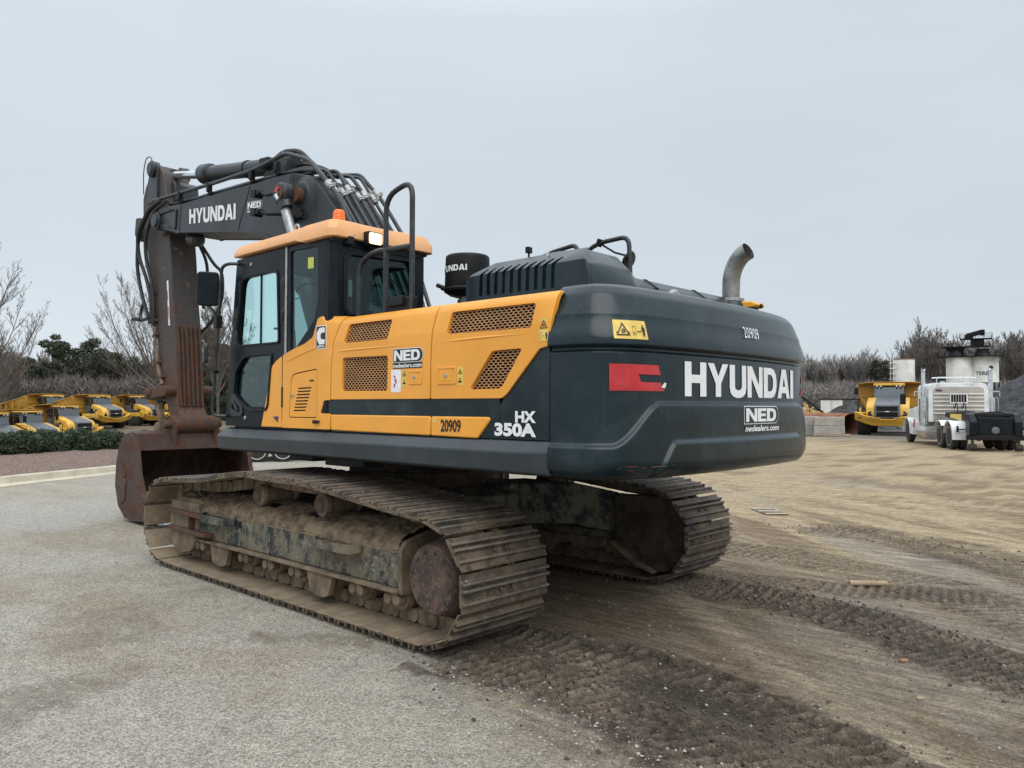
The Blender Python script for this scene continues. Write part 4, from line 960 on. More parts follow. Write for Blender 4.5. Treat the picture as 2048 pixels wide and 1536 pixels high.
# maker name across the rear
sa, sb = s_at(1371.5), s_at(1588); ps, tw = word('HYUNDAI', .08)
build_on(lay(None, ps, sb-sa, .222, tw), 'maker_lettering', 'white_vinyl', cwo, lambda a, b_, c_: fcw(sa+a, 1.700+b_, .003), .04, sb-sa)
sn = s_at(1482); wn = s_at(1551)-sn
dealer_badge(lambda a, b_, th: fcw(sn+a, 1.512+b_, th), wn, .128, cwo, 'green_paint', .042, step=.05, italic=.25, lw=.98)
s2 = s_at(1489, 2.15); text_mb('20909', .084, s_at(1519, 2.15)-s2, bold=-.004, space=1.08).build('fleet_number', 'white_vinyl', cwo, fn=lambda a, b_, c_: fcw(s2+a, 2.12+b_, .012))
swn = s_at(1225.5, 2.1); W_ = s_at(1292, 2.1)-swn
warn(lambda a, b_, th: fcw(swn+a, 2.035+b_, th), W_, .115, False, cwo, .04)
# red marks, mirrored on the two corners, stepped notch cut in
def red_mark(s0, W, sgn):
    H = .160; o_ = [(0, 0), (0, H), (W*.87, H*.985), (W*.915, H*.62), (W*.47, H*.62), (W*.52, H*.33), (W*.92, H*.33), (W, 0)]
    return build_on(MB().prism(o_, 'z', 0, .001), 'red_mark', 'red_vinyl', cwo, lambda a, b_, c_: fcw(s0+sgn*a, 1.728+b_, .003), .04, W)
sr = s_at(1219.5); Wm = s_at(1331)-sr; red_mark(sr, Wm, 1); red_mark(2*SM-sr+.16, Wm, -1)
MB().prism([(0, .02), (.03, .05), (.05, .045), (.035, .015)], 'z', 0, .001).build('torn_vinyl', 'white_vinyl', cwo, fn=lambda a, b_, c_: fcw(sr+Wm*.92+a, 1.732+b_, .006))
# rust scrapes low on the left corner
def scrape(mat, name, s0, z0, segs):
    mb = MB()
    for a_, b_, w_, h_ in segs: mb.prism(rpoly([(a_, b_), (a_+w_*.1, b_+h_), (a_+w_, b_+h_*.7), (a_+w_*.9, b_)], h_*.3, 2), 'z', 0, .0003)
    return mb.build(name, mat, cwo, fn=lambda a, b_, c_: fcw(s0+a, z0+b_, .0008))
scrape('rust_bright', 'rust_scrape', s_of_y(1.33), 1.262, [(0, 0, .22, .012), (.05, .012, .1, .010), (.24, .006, .12, .008), (.08, -.012, .05, .008), (.40, .012, .06, .004)])
MB().tube([(-3.18, .52, 2.36), (-3.18, .50, 2.40), (-3.18, .45, 2.425), (-3.18, .40, 2.40), (-3.18, .38, 2.36)], .022, 10, .03).build('lifting_lug', 'zinc', cwo)
# ---- catwalk skirt under the panels
mb = MB(); sec = [(1.40, 1.418), (1.475, 1.418), (1.555, 1.345), (1.545, 1.225), (1.50, 1.205), (1.30, 1.205)]
mb.rings([[(x, y_ if not e_ else min(y_, 1.49), z) for y_, z in sec] for x, e_ in ((1.235, 0), (-2.78, 0), (-2.93, 1))])
mb.build('catwalk_skirt', 'catwalk_paint', ex, bevel=.008)
MB().box(.50, 1.20, -1.49, 1.46, 1.30, 1.425).build('front_deck', 'black_metal', ex, bevel=.01)

# ---- engine hood with slots (left wall leans in above the shoulder)
HY = 1.05
def hood_fn(x, y, z):
    return (x, y, z)
slots = []
for k in range(10):
    f = k/9; u_ = -1.875-f*.70
    slots.append(rpoly([(u_-.000, 2.452-.01*f), (u_-.036, 2.452-.01*f), (u_-.040, 2.60), (u_-.058-.02*f, 2.652), (u_-.036-.02*f, 2.664), (u_-.006, 2.605)], .010, 2))
wall = [(-1.735, 2.30), (-1.735, 2.585), (-1.90, 2.72), (-2.77, 2.72), (-2.875, 2.60), (-2.90, 2.48), (-2.90, 2.30)]
def fold(x, y, z):   # wall folds inwards above z 2.585
    if z > 2.62: y = y-(z-2.62)*1.5
    return (x, y, z)
hd = MB().prism(wall, 'y', HY-.02, HY, holes=slots).build('engine_hood', 'green_paint', ex, bevel=.004, fn=fold, cuts=[((0, 0, z), (0, 0, 1)) for z in (2.61, 2.635)])
MB().prism([(-1.80, 2.35), (-1.80, 2.56), (-1.92, 2.67), (-2.70, 2.67), (-2.78, 2.56), (-2.84, 2.35)], 'y', HY-.10, HY-.06).build('slot_back', 'void', hd, fn=fold, cuts=[((0, 0, 2.62), (0, 0, 1))])
mb = MB()
yt = HY-.168; rg = []
cs = [(-1.735, 2.30), (-1.735, 2.585), (-1.90, 2.72), (-2.50, 2.735), (-2.74, 2.72), (-2.86, 2.60), (-2.90, 2.48), (-2.90, 2.30)]
low = [(-1.80, 2.30), (-1.80, 2.50), (-1.92, 2.60), (-2.50, 2.615), (-2.72, 2.60), (-2.83, 2.52), (-2.86, 2.44), (-2.86, 2.30)]
for y_, c_ in ((HY-.019, [(a, min(b_, 2.62)) if b_ > 2.62 else (a, b_) for a, b_ in cs]), (yt, cs), (.52, cs), (.34, low), (-1.34, low), (-1.38, [(a*.985-.03, b_-.03 if b_ > 2.4 else b_) for a, b_ in low])):
    rg.append([(a, y_, b_) for a, b_ in c_])
mb.rings(rg); hc = mb.build('hood_cover', 'green_paint', hd, bevel=.022, smooth=28, seg=3)
for y_ in (.10, -.62): MB().rings([[(a*1.001-.001, y_+q, b_+.0035) for a, b_ in low] for q in (-.005, .005)]).build('cover_joint', 'black_vinyl', hc)
MB().cyl((-2.45, .95, 2.60), (-2.45, .93, 2.72), .01, n=8).build('hinge_bolt', 'zinc', hd)
# exhaust: short elbow pipe, opening to the rear
EX, EY = -2.76, -1.19
ea = [Vector((EX, EY, 2.50)), Vector((EX, EY, 2.66)), Vector((EX-.005, EY, 2.78)), Vector((EX-.04, EY, 2.88)), Vector((EX-.105, EY+.005, 2.955)), Vector((EX-.17, EY+.01, 2.985))]
ea = fillet(ea, .06, 4); mb = MB().tube(ea, .076, 28, caps=False)
mb.tube(list(reversed(ea)), .071, 28, caps=False)
exh = mb.build('exhaust_pipe', 'exhaust_steel', ex, smooth=60)
MB().cyl(ea[-6], ea[-6]+(ea[-5]-ea[-6])*.3, .070, n=24).build('pipe_bore', 'void', exh)
MB().cyl((EX, EY, 2.56), (EX, EY, 2.585), .084, n=24).obox((EX-.085, EY-.02, 2.57), (.05, .03, .03), Matrix.Identity(3)).build('clamp', 'zinc', exh, bevel=.003)
MB().cyl((EX, EY, 2.42), (EX, EY, 2.56), .17, .11, n=24).build('exhaust_collar', 'green_paint', exh, bevel=.01)
# rear camera hood
rc = MB().prism([(-2.80, 2.48), (-2.80, 2.515), (-2.86, 2.55), (-2.96, 2.545), (-3.02, 2.515), (-3.0, 2.49)], 'y', -1.32, -1.16).build('rear_camera', 'orange_paint', ex, bevel=.012)
MB().box(-2.97, -2.82, -1.29, -1.19, 2.39, 2.495).build('camera_bracket', 'green_paint', rc, bevel=.008)
MB().cyl((-2.995, -1.24, 2.505), (-3.022, -1.24, 2.505), .018, n=12).build('camera_lens', 'void', rc)
# small action-camera like mast on the hood
mb = MB().cyl((-2.15, .80, 2.70), (-2.15, .80, 2.79), .008, n=8).obox((-2.15, .80, 2.80), (.035, .05, .045), Matrix.Rotation(.2, 3, 'Z')).cyl((-2.24, .75, 2.70), (-2.265, .75, 2.765), .010, n=8)
mb.build('hood_sensor', 'black_metal', ex, bevel=.003)
# air pre-cleaner
px, py = -1.10, .43
pc = MB().cyl((px, py, 2.66), (px, py, 2.95), 0, n=40, prof=[(0, .196), (.012, .200), (.26, .192), (.275, .190), (.285, .180), (.287, .16)]).build('air_precleaner', 'black_metal', ex, smooth=40)
MB().cyl((px, py, 2.585), (px, py, 2.66), 0, n=40, prof=[(0, .12), (.02, .17), (.045, .205), (.06, .210), (.075, .205)]).build('precleaner_skirt', 'black_metal', pc)
MB().cyl((px, py, 2.30), (px, py, 2.60), .075, n=20).cyl((px, py, 2.53), (px, py, 2.56), .088, n=20).build('intake_neck', 'exhaust_steel', pc)
ps, tw = word('HYUNDAI', .12); mbw = lay(None, ps, .335, .052, tw)
ang0 = math.atan2(CAM.y-py, CAM.x-px)
def cyl_fn(a, b_, c_):
    th = 2.75-a/.197-.02*0; th = ang0-R(99)+a/.197
    return (px+.2005*math.cos(th), py+.2005*math.sin(th), 2.79+b_)
build_on(mbw, 'maker_lettering', 'white_vinyl', pc, cyl_fn, .012, .335)
# ---- handrails
def rail(pts, rad=.023, name='handrail', mat='pipe_paint', fil=.09):
    return MB().tube(pts, rad, 12, fil).build(name, mat, ex)
rail([(-1.15, 1.36, 2.33), (-1.15, 1.36, 3.275), (-1.47, 1.36, 3.345), (-1.47, 1.36, 2.34)], .021, fil=.13)
rail([(-.80, 1.36, 2.33), (-.80, 1.36, 2.79), (-.98, 1.36, 2.86), (-1.46, 1.36, 2.845)], .021, fil=.12)
MB().box(-1.50, -1.12, 1.33, 1.37, 2.335, 2.46).box(-1.40, -1.20, 1.31, 1.40, 2.40, 2.47).build('rail_bracket', 'black_metal', ex, bevel=.006)
rail([(-.55, -1.15, 3.18), (-.70, -1.15, 3.26), (-1.06, -1.15, 3.30), (-1.13, -1.15, 3.05), (-1.13, -1.15, 2.5)], fil=.07)
rail([(-1.20, -1.15, 2.5), (-1.20, -1.15, 3.22), (-1.36, -1.15, 3.275), (-1.71, -1.15, 3.29), (-1.74, -1.15, 2.5)], fil=.10)
mr_ = MB().tube([(-1.36, -1.15, 3.27), (-1.52, -1.18, 3.16), (-1.66, -1.2, 3.11)], .010, 8).cyl((-1.34, -1.15, 3.24), (-1.37, -1.15, 3.31), .032, n=12).build('hood_mirror', 'black_metal', ex)
MB().cyl((0, 0, -.012), (0, 0, .012), 0, n=28, prof=[(0, .05), (.008, .085), (.024, .095)]).build('mirror_head', 'pipe_paint', mr_, bevel=.003, fn=lambda x, y, z: tuple(Vector((-1.68, -1.2, 3.06))+Matrix.Rotation(R(60), 3, 'Y')@Matrix.Rotation(R(-38), 3, 'Z')@Vector((x*1.1, y, z))))
# hoses between cab and body, looping behind the cab
for k in range(4):
    MB().tube([(-.62-.03*k, .36-.03*k, 2.75-.03*k), (-.85-.05*k, .30, 2.66-.02*k), (-1.15-.06*k, .22, 2.42), (-1.2-.06*k, .2, 2.2)], .020-.003*(k % 2), 8, .15).build('hydraulic_hose', 'hose_rubber', ex)
# ---- cab
CX0, CX1, CY0, CY1, CZ0, CZ1 = -.55, 1.0, .46, 1.49, 1.43, 3.04
cab = MB().box(-.50, 1.10, CY0+.02, 1.44, 1.35, 1.46).build('cab', 'cab_paint', ex, bevel=.01, label='dark cab with tinted glass and a faded orange roof')
def xline(z): return 1.20+(1.0-1.20)*(z-1.44)/(3.04-1.44)
dwin = rpoly([(.885, 2.84), (.25, 2.845), (.215, 2.20), (.965, 2.205)], [.10, .07, .03, .05], 6)
lwin = rpoly([(.985, 1.96), (.83, 2.095), (.335, 2.095), (.40, 1.60), (.76, 1.60), (1.02, 1.73)], [.05, .06, .03, .06, .06, .05], 4)
door = [(1.195, 1.44), (1.0, 3.03), (.135, 3.03), (.115, 2.0), (.15, 1.50), (.20, 1.44)]
do = MB().prism(rpoly(door, .02, 3), 'y', 1.44, 1.488, holes=[dwin, lwin]).build('cab_door', 'cab_paint', cab, bevel=.008)
def ring2d(outer, inner, y0, y1, name, mat, par, bev=.004): return MB().prism(outer, 'y', y0, y1, holes=[inner]).build(name, mat, par, bevel=bev)
def scale_poly(P, k):
    c_ = sum((Vector(p) for p in P), Vector((0, 0)))/len(P); out = []
    for p in P:
        v_ = Vector(p)-c_; out.append(tuple(c_+v_*(1-k/max(v_.length, .01))))
    return out
for wn_, nm in ((dwin, 'window_seal'), (lwin, 'window_seal')):
    ring2d(scale_poly(wn_, -.022), scale_poly(wn_, .006), 1.486, 1.500, nm, 'black_metal', do)
MB().prism(scale_poly(dwin, -.01), 'y', 1.462, 1.467).build('door_glass', 'cab_glass', do)
MB().prism(scale_poly(lwin, -.01), 'y', 1.462, 1.467).build('door_glass', 'dark_glass', do)
MB().box(.545, .562, 1.468, 1.482, 2.20, 2.86).build('sliding_sash', 'black_metal', do)
hh_ = MB().prism(rpoly([(1.09, 1.57), (1.06, 1.74), (1.02, 1.75), (.86, 1.64), (.84, 1.56), (.87, 1.53), (1.05, 1.53)], .02), 'y', 1.486, 1.502, holes=[rpoly([(1.055, 1.60), (1.04, 1.70), (.90, 1.62), (.90, 1.565)], .012)]).build('door_handle', 'pipe_paint', do, bevel=.004)
MB().tube([(1.04, 1.498, 1.69), (.92, 1.505, 1.585)], .013, 8).build('handle_grip', 'pipe_paint', do)
MB().cyl((.72, 1.488, 2.955), (.72, 1.496, 2.955), .018, n=14).cyl((.80, 1.488, 1.52), (.80, 1.496, 1.52), .018, n=14).build('door_plugs', 'zinc', do, bevel=.002)
MB().tube([(.86, 1.49, 2.80), (.86, 1.53, 2.80), (.84, 1.535, 2.60), (.90, 1.535, 2.36), (.93, 1.50, 2.34)], .010, 8, .05).build('grab_bar', 'black_metal', do)
for z_ in (2.70, 2.42): MB().box(.118, .15, 1.486, 1.505, z_-.07, z_+.07).cyl((.135, 1.508, z_-.05), (.135, 1.508, z_+.05), .010, n=8).build('door_hinge', 'pipe_paint', do, bevel=.004)
MB().cyl((.105, 1.486, 2.08), (.105, 1.486, 3.03), .011, n=8).build('pillar_trim', 'zinc', cab)
# rear quarter: window beyond the door, then the rounded rear pillar
qwin = rpoly([(.045, 2.985), (-.375, 2.975), (-.385, 2.52), (-.34, 2.36), (.0, 2.10), (.035, 2.12)], [.03, .05, .05, .05, .02, .02], 4)
qo = [(.11, 3.03), (.09, 1.98), (.09, 1.45), (-.545, 1.45), (-.55, 3.03)]
qs = MB().prism(qo, 'y', 1.435, 1.482, holes=[qwin]).build('rear_quarter', 'cab_paint', cab, bevel=.008)
MB().prism(scale_poly(qwin, -.01), 'y', 1.462, 1.467).build('quarter_glass', 'dark_glass', qs)
MB().add([(.02, 1.46, 2.56), (-.06, 1.46, 2.56), (-.06, 1.46, 2.57), (.02, 1.46, 2.57)], [(0, 1, 2, 3)]).build('trim_line', 'black_metal', qs)
MB().add([(-.215, 1.470, 2.805), (-.305, 1.470, 2.80), (-.305, 1.470, 2.895), (-.215, 1.470, 2.90)], [(0, 1, 2, 3)]).build('lime_sticker', 'lime_vinyl', qs)
# rear wall: rounded pillar, big window
ra = [(y_, z_) for y_, z_ in ((1.40, 1.46), (1.40, 3.03), (.50, 3.05), (.50, 1.46))]
rwin = rpoly([(1.345, 2.90), (.645, 2.93), (.645, 2.46), (1.345, 2.40)], .07, 6)
rw = MB().prism(ra, 'x', -.595, -.55, holes=[rwin]).build('rear_wall', 'cab_paint', cab, bevel=.006)
MB().prism(scale_poly(rwin, -.03), 'x', -.608, -.594, holes=[scale_poly(rwin, .008)]).build('window_seal', 'black_metal', rw, bevel=.004)
MB().prism(scale_poly(rwin, -.01), 'x', -.572, -.567).build('rear_glass', 'dark_glass', rw)
MB().rings([[(x_, y_, z) for x_, y_ in [(-.50, 1.484)]+[(-.505-.095*math.sin(R(b_)), 1.389+.095*math.cos(R(b_))) for b_ in range(0, 91, 15)]+[(-.50, 1.37)]] for z in (1.45, 3.035)]).build('rear_pillar', 'cab_paint', rw, smooth=50)
MB().box(-.603, -.592, .56, 1.36, 2.965, 3.03).build('lamp_panel', 'cab_paint', rw, bevel=.004)
MB().tube([(-.61, .70, 2.56), (-.62, .70, 2.60), (-.62, .95, 2.78), (-.61, 1.0, 2.80)], .006, 6).build('wiper', 'black_metal', rw)
# right side and windscreen
swin = rpoly([(.93, 2.90), (-.40, 2.92), (-.42, 2.30), (1.0, 2.10)], .05)
rs = MB().prism([(1.18, 1.46), (1.0, 3.03), (-.55, 3.05), (-.55, 1.46)], 'y', .46, .50, holes=[swin]).build('right_wall', 'cab_paint', cab, bevel=.006)
MB().prism(scale_poly(swin, -.01), 'y', .478, .482).build('side_glass', 'cab_glass', rs)
fw = MB().prism([(1.485, 1.46), (1.485, 3.03), (.46, 3.03), (.46, 1.46)], 'x', -.02, .02, holes=[rpoly([(1.41, 1.62), (1.41, 2.96), (.53, 2.96), (.53, 1.62)], .05)]).build('front_frame', 'cab_paint', cab, bevel=.005, fn=lambda x, y, z: (x+xline(z)-.02, y, z))
MB().add([(xline(1.55)-.02, .5, 1.55), (xline(1.55)-.02, 1.44, 1.55), (xline(3.0)-.02, 1.44, 3.0), (xline(3.0)-.02, .5, 3.0)], [(0, 1, 2, 3)]).build('windscreen', 'cab_glass', fw)
# roof shell
rp = [(1.03, .44), (1.03, 1.515), (-.16, 1.52), (-.22, 1.535), (-.60, 1.53), (-.655, 1.49), (-.655, 1.28), (-.64, 1.20), (-.64, .85), (-.66, .80), (-.66, .46), (-.62, .42)]
def roof_fn(x, y, z):
    if z > 3.09:
        k = (z-3.09)/.06; x = .18+(x-.18)*(1-.045*k); y = .98+(y-.98)*(1-.07*k)
    if z < 3.05 and x > -.2: z += .030*min(1, (x+.2)/.12)
    if z > 3.14: z += .018*(1 if x < .1 else .4)
    return (x, y, z)
rf = MB().prism(rpoly(rp, .03, 3), 'z', 3.025, 3.155).build('cab_roof', 'roof_plastic', cab, bevel=.012, seg=3, fn=roof_fn, cuts=[((0, 0, 3.092), (0, 0, 1)), ((-.2, 0, 0), (1, 0, 0)), ((-.08, 0, 0), (1, 0, 0)), ((.1, 0, 0), (1, 0, 0)), ((.6, 0, 0), (1, 0, 0))], label='faded orange plastic cab roof')
MB().box(-.60, 1.0, .47, 1.48, 3.0, 3.03).build('headliner', 'seat_fabric', cab)
mb = MB(); mb.prism(rpoly([(.10, .55), (.10, 1.35), (-.50, 1.35), (-.50, .55)], .06), 'z', 3.16, 3.185); mb.build('roof_rib', 'roof_plastic', cab, bevel=.012)
# beacon, work lamp, eye bolt on the roof
bx, by = -.47, 1.335
bc = MB().cyl((bx, by, 3.155), (bx, by, 3.20), 0, n=28, prof=[(0, .062), (.018, .064), (.02, .05), (.045, .048)]).build('beacon', 'black_metal', ex)
MB().cyl((bx, by, 3.195), (bx, by, 3.29), 0, n=28, prof=[(0, .052), (.02, .054), (.03, .049), (.034, .052), (.05, .048), (.054, .051), (.085, .045), (.095, .035)]).build('beacon_lens', 'amber_lens', bc)
MB().tube([(bx-.07, by-.02, 3.18), (bx-.16, by-.03, 3.12), (bx-.185, by-.03, 3.05)], .004, 6, .03).build('cable', 'black_metal', bc)
wl = MB().box(-.70, -.63, 1.045, 1.205, 2.985, 3.105).box(-.66, -.60, 1.10, 1.14, 2.96, 3.02).build('work_lamp', 'black_metal', ex, bevel=.012, label='lit work lamp on the rear cab edge')
MB().prism(rpoly([(1.060, 3.000), (1.060, 3.092), (1.190, 3.092), (1.190, 3.000)], .02, 4), 'x', -.708, -.696).build('lamp_lens', 'lamp_lit', wl, bevel=.004)
wl2 = MB().box(-.66, -.60, 1.31, 1.37, 2.97, 3.04).build('lamp_bracket', 'black_metal', ex, bevel=.006)
pl = [(.05+.035*math.cos(R(a_)), 1.42, 3.20+.035*math.sin(R(a_))) for a_ in range(0, 361, 24)]
MB().tube(pl, .009, 8).build('eye_bolt', 'zinc', ex)
# interior: seat, console, monitor, extinguisher, levers
st = MB().box(.0, .50, .78, 1.22, 1.78, 1.92).prism([(-.10, 1.85), (-.02, 1.85), (-.16, 2.52), (-.26, 2.50)], 'y', .78, 1.22).build('operator_seat', 'seat_fabric', cab, bevel=.05, seg=3)
MB().prism(rpoly([(-.18, 2.50), (-.26, 2.50), (-.32, 2.76), (-.22, 2.78)], .03), 'y', .86, 1.14).build('headrest', 'seat_fabric', st, bevel=.03)
MB().box(.05, .45, .82, 1.18, 1.46, 1.80).build('seat_base', 'black_metal', st, bevel=.02)
MB().box(-.10, .55, 1.24, 1.38, 1.80, 2.02).box(-.10, .55, .60, .74, 1.80, 2.02).cyl((.48, 1.31, 2.0), (.50, 1.31, 2.18), .018, n=10).cyl((.48, .67, 2.0), (.50, .67, 2.18), .018, n=10).build('armrest_console', 'seat_fabric', cab, bevel=.02)
MB().tube([(.25, 1.30, 2.05), (.28, 1.30, 2.34), (.62, 1.30, 2.36)], .012, 8, .05).build('safety_lever', 'black_metal', cab)
MB().obox((.85, .62, 2.22), (.06, .20, .22), Matrix.Rotation(.4, 3, 'Z')).build('monitor', 'black_metal', cab, bevel=.01)
MB().box(-.54, -.10, .52, 1.40, 1.46, 1.95).build('rear_shelf', 'seat_fabric', cab, bevel=.02)
MB().cyl((-.46, 1.25, 2.42), (-.46, 1.25, 2.76), .05, n=16).cyl((-.46, 1.25, 2.76), (-.46, 1.25, 2.82), .02, n=8).build('fire_extinguisher', 'fire_red', cab, bevel=.008)
MB().add([(-.52, 1.27, 2.56), (-.52, 1.23, 2.56), (-.52, 1.23, 2.70), (-.52, 1.27, 2.70)], [(0, 1, 2, 3)]).build('extinguisher_label', 'white_vinyl', cab)
# mirrors on their long pole in front of the door
pole = MB().tube([(.96, 1.49, 2.99), (1.0, 1.58, 2.985), (1.08, 1.60, 2.96), (1.14, 1.60, 2.40), (1.235, 1.60, 1.58), (1.22, 1.58, 1.535), (1.16, 1.50, 1.53)], .016, 10, .05).build('mirror_pole', 'pipe_paint', ex)
ma = Matrix.Rotation(R(-28), 3, 'Z')
mm = MB().prism(rpoly([(-.10, -.165), (-.10, .165), (.10, .165), (.10, -.165)], .04, 5), 'x', -.03, .025)
mm.build('mirror_head', 'cab_paint', pole, bevel=.014, seg=3, fn=lambda x, y, z: tuple(Vector((1.245, 1.655, 2.76))+ma@Vector((x, y, z))))
MB().tube([(1.16, 1.60, 2.44), (1.18, 1.61, 2.53), (1.24, 1.65, 2.60)], .010, 8, .03).box(1.115, 1.175, 1.57, 1.63, 2.38, 2.50).build('mirror_clamp', 'black_metal', pole, bevel=.006)
MB().tube([(1.19, 1.60, 1.975), (1.25, 1.63, 1.985), (1.30, 1.66, 2.01), (1.305, 1.66, 2.10)], .008, 8, .02).cyl((1.17, 1.60, 1.955), (1.21, 1.60, 1.995), .026, n=12).build('mirror_clamp', 'black_metal', pole)
MB().prism(rpoly([(-.055, -.10), (-.055, .10), (.055, .10), (.055, -.10)], .05, 6), 'x', -.02, .02).build('mirror_head', 'pipe_paint', pole, bevel=.008, fn=lambda x, y, z: tuple(Vector((1.27, 1.66, 2.14))+Matrix.Rotation(R(70), 3, 'Z')@Vector((x, y, z))))

# ---- boom
BY = .32
prof = [(5.72, 4.28), (5.05, 4.10), (4.94, 4.10), (3.24, 3.85), (2.94, 3.79), (2.57, 3.70), (2.32, 3.61), (2.0, 3.42), (1.70, 3.15), (1.0, 2.50), (.45, 1.85), (.28, 1.75), (.12, 1.85), (.12, 2.02), (.35, 2.75), (.62, 3.22), (.98, 3.67), (1.25, 3.93), (1.44, 4.12), (1.68, 4.26), (1.95, 4.335), (2.25, 4.37), (2.95, 4.40), (3.81, 4.455), (4.78, 4.50), (5.43, 4.56), (5.65, 4.56), (5.80, 4.50), (5.84, 4.39), (5.80, 4.31)]
bo = MB().prism(prof, 'y', -BY, BY).build('boom', 'boom_paint', ex, bevel=.012, smooth=24)
top = [p for p in prof[14:26]]; bot = [p for p in prof[1:10]]
def flange(pts, name, y, dz):
    pl_ = [Vector((a, 0, b_)) for a, b_ in pts]; rg = []
    for i, p in enumerate(pl_):
        a_ = pl_[max(0, i-1)]; b_ = pl_[min(len(pl_)-1, i+1)]; t_ = (b_-a_).normalized(); n_ = Vector((-t_.z, 0, t_.x))
        rg.append([p+Vector((0, yy, 0))+n_*q for yy, q in ((y-.0, -.010), (y+.028*(1 if y > 0 else -1), -.010), (y+.028*(1 if y > 0 else -1), .010), (y, .010))])
    return MB().rings(rg).build(name, 'boom_paint', bo, bevel=.003)
for y_ in (BY-.004, -BY+.004): flange(bot, 'weld_flange', y_, 0)
# weld seams, nose plate, pivot boss
def seam(a, b_): return MB().bar((a[0], BY+.002, a[1]), (b_[0], BY+.002, b_[1]), .008, .012).build('weld_seam', 'pipe_paint', bo)
seam((2.95, 4.40), (3.27, 3.86)); seam((4.94, 4.50), (4.99, 4.10))
npz = rpoly([(5.70, 4.47), (5.46, 4.50), (5.06, 4.46), (5.09, 4.16), (5.46, 4.26), (5.66, 4.31)], .03)
np_ = MB().prism(npz, 'y', BY-.002, BY+.022, holes=[scale_poly(npz, .035)]).build('nose_plate', 'boom_paint', bo, bevel=.008)
for yy in (1, -1): MB().cyl((5.72, yy*(BY-.05), 4.385), (5.72, yy*(BY+.07), 4.385), 0, n=28, prof=[(0, .13), (.085, .13), (.09, .10), (.12, .10)]).build('pivot_boss', 'boom_paint', bo, bevel=.006)
ps, tw = word('HYUNDAI', .09); build_on(lay(None, ps, 1.34, .205, tw, 0), 'maker_lettering', 'white_vinyl', bo, lambda a, b_, c_: (4.66-a, BY+.004, 4.175+b_-a*.115))
nb_ = dealer_badge(lambda a, b_, th: (3.02-a, BY+.002+th, 4.085+b_-a*.10), .38, .10, bo, 'boom_paint', .028)
# boom cylinders and their upper mounts
for sy in (1, -1):
    MB().cyl((1.72, sy*(BY-.02), 4.01), (1.72, sy*(BY+.05), 4.01), 0, n=30, prof=[(0, .26), (.035, .22), (.05, .17), (.07, .16)]).build('mount_boss', 'boom_paint', bo, bevel=.01)
    cyl_ = MB().cyl((1.86, sy*.42, 4.035), (1.86, sy*.56, 4.035), 0, n=26, prof=[(0, .115), (.02, .13), (.12, .13), (.14, .11)]).build('boom_cylinder', 'boom_paint', ex, bevel=.006, label='hydraulic boom cylinder with chrome rod')
    MB().cyl((1.72, sy*.33, 4.02), (1.72, sy*.44, 4.02), .085, n=20).cyl((1.80, sy*.30, 4.03), (1.80, sy*.58, 4.03), .055, n=16).build('pin', 'rust_bright', cyl_)
    MB().cyl((1.855, sy*.49, 4.00), (1.79, sy*.49, 3.86), .085, .075, n=20).build('rod_eye', 'pipe_paint', cyl_)
    MB().cyl((1.83, sy*.49, 3.86), (1.35, sy*.49, 2.90), .056, n=20).build('rod', 'worn_steel', cyl_)
    MB().cyl((1.38, sy*.49, 2.95), (.95, sy*.49, 2.05), .105, n=24).cyl((1.42, sy*.49, 3.02), (1.36, sy*.49, 2.90), .125, n=24).build('barrel', 'boom_paint', cyl_, bevel=.005)
MB().cyl((1.86, .562, 4.035), (1.86, .575, 4.035), .105, n=24).build('pin_cap', 'boom_paint', bo, bevel=.004)
MB().prism(rpoly([(1.93, 4.06), (1.87, 4.12), (1.82, 4.09), (1.80, 4.05), (1.87, 4.045)], .015), 'y', .574, .580).build('pin_sticker', 'red_vinyl', bo)
MB().prism(rpoly([(1.93, 4.02), (1.85, 4.035), (1.80, 4.0), (1.86, 3.95)], .02), 'y', .574, .580).build('pin_sticker', 'white_vinyl', bo)
# work lamps on arms pointing forward, off the boom side
for z_ in (4.09, 3.87):
    l_ = MB().tube([(1.98, .52 if z_ > 4 else .36, z_-.02), (2.12, .55, z_-.03), (2.30, .55, z_+.03)], .020, 8, .03).build('boom_lamp', 'black_metal', ex)
    MB().obox((2.37, .55, z_+.03), (.11, .11, .095), Matrix.Rotation(-.2, 3, 'Y')).cyl((2.28, .50, z_+.02), (2.28, .60, z_+.02), .03, n=10).build('lamp_body', 'black_metal', l_, bevel=.025, seg=3)
MB().cyl((1.90, .33, 3.83), (1.72, .40, 3.83), .075, n=20).cyl((1.94, .36, 3.80), (1.98, .37, 3.80), .05, n=12).build('lamp_mount', 'black_metal', bo, bevel=.01)
# arm (stick) cylinder on top of the boom
ac0, ac1 = Vector((2.45, 0, 4.62)), Vector((4.93, 0, 5.0)); ad = (ac1-ac0).normalized(); ar = Vector((6.12, 0, 5.225))
acy = MB().cyl(ac0, ac1, .108, n=28).build('arm_cylinder', 'boom_paint', ex, label='arm cylinder lying along the top of the boom')
MB().cyl(ac1-ad*.26, ac1, 0, n=28, prof=[(0, .11), (.02, .142), (.22, .145), (.24, .135), (.26, .10)]).build('gland', 'boom_paint', acy)
MB().cyl(ac0+ad*1.15, ac0+ad*1.18, .120, n=28).build('collar', 'boom_paint', acy)
MB().cyl(ac1, ar, .060, n=22).build('rod', 'chrome', acy)
MB().cyl(ar-(ar-ac1).normalized()*.16, ar, .095, n=18).cyl(ar+Vector((0, -.13, 0)), ar+Vector((0, .13, 0)), .115, n=18).build('rod_eye', 'boom_paint', acy, bevel=.006)
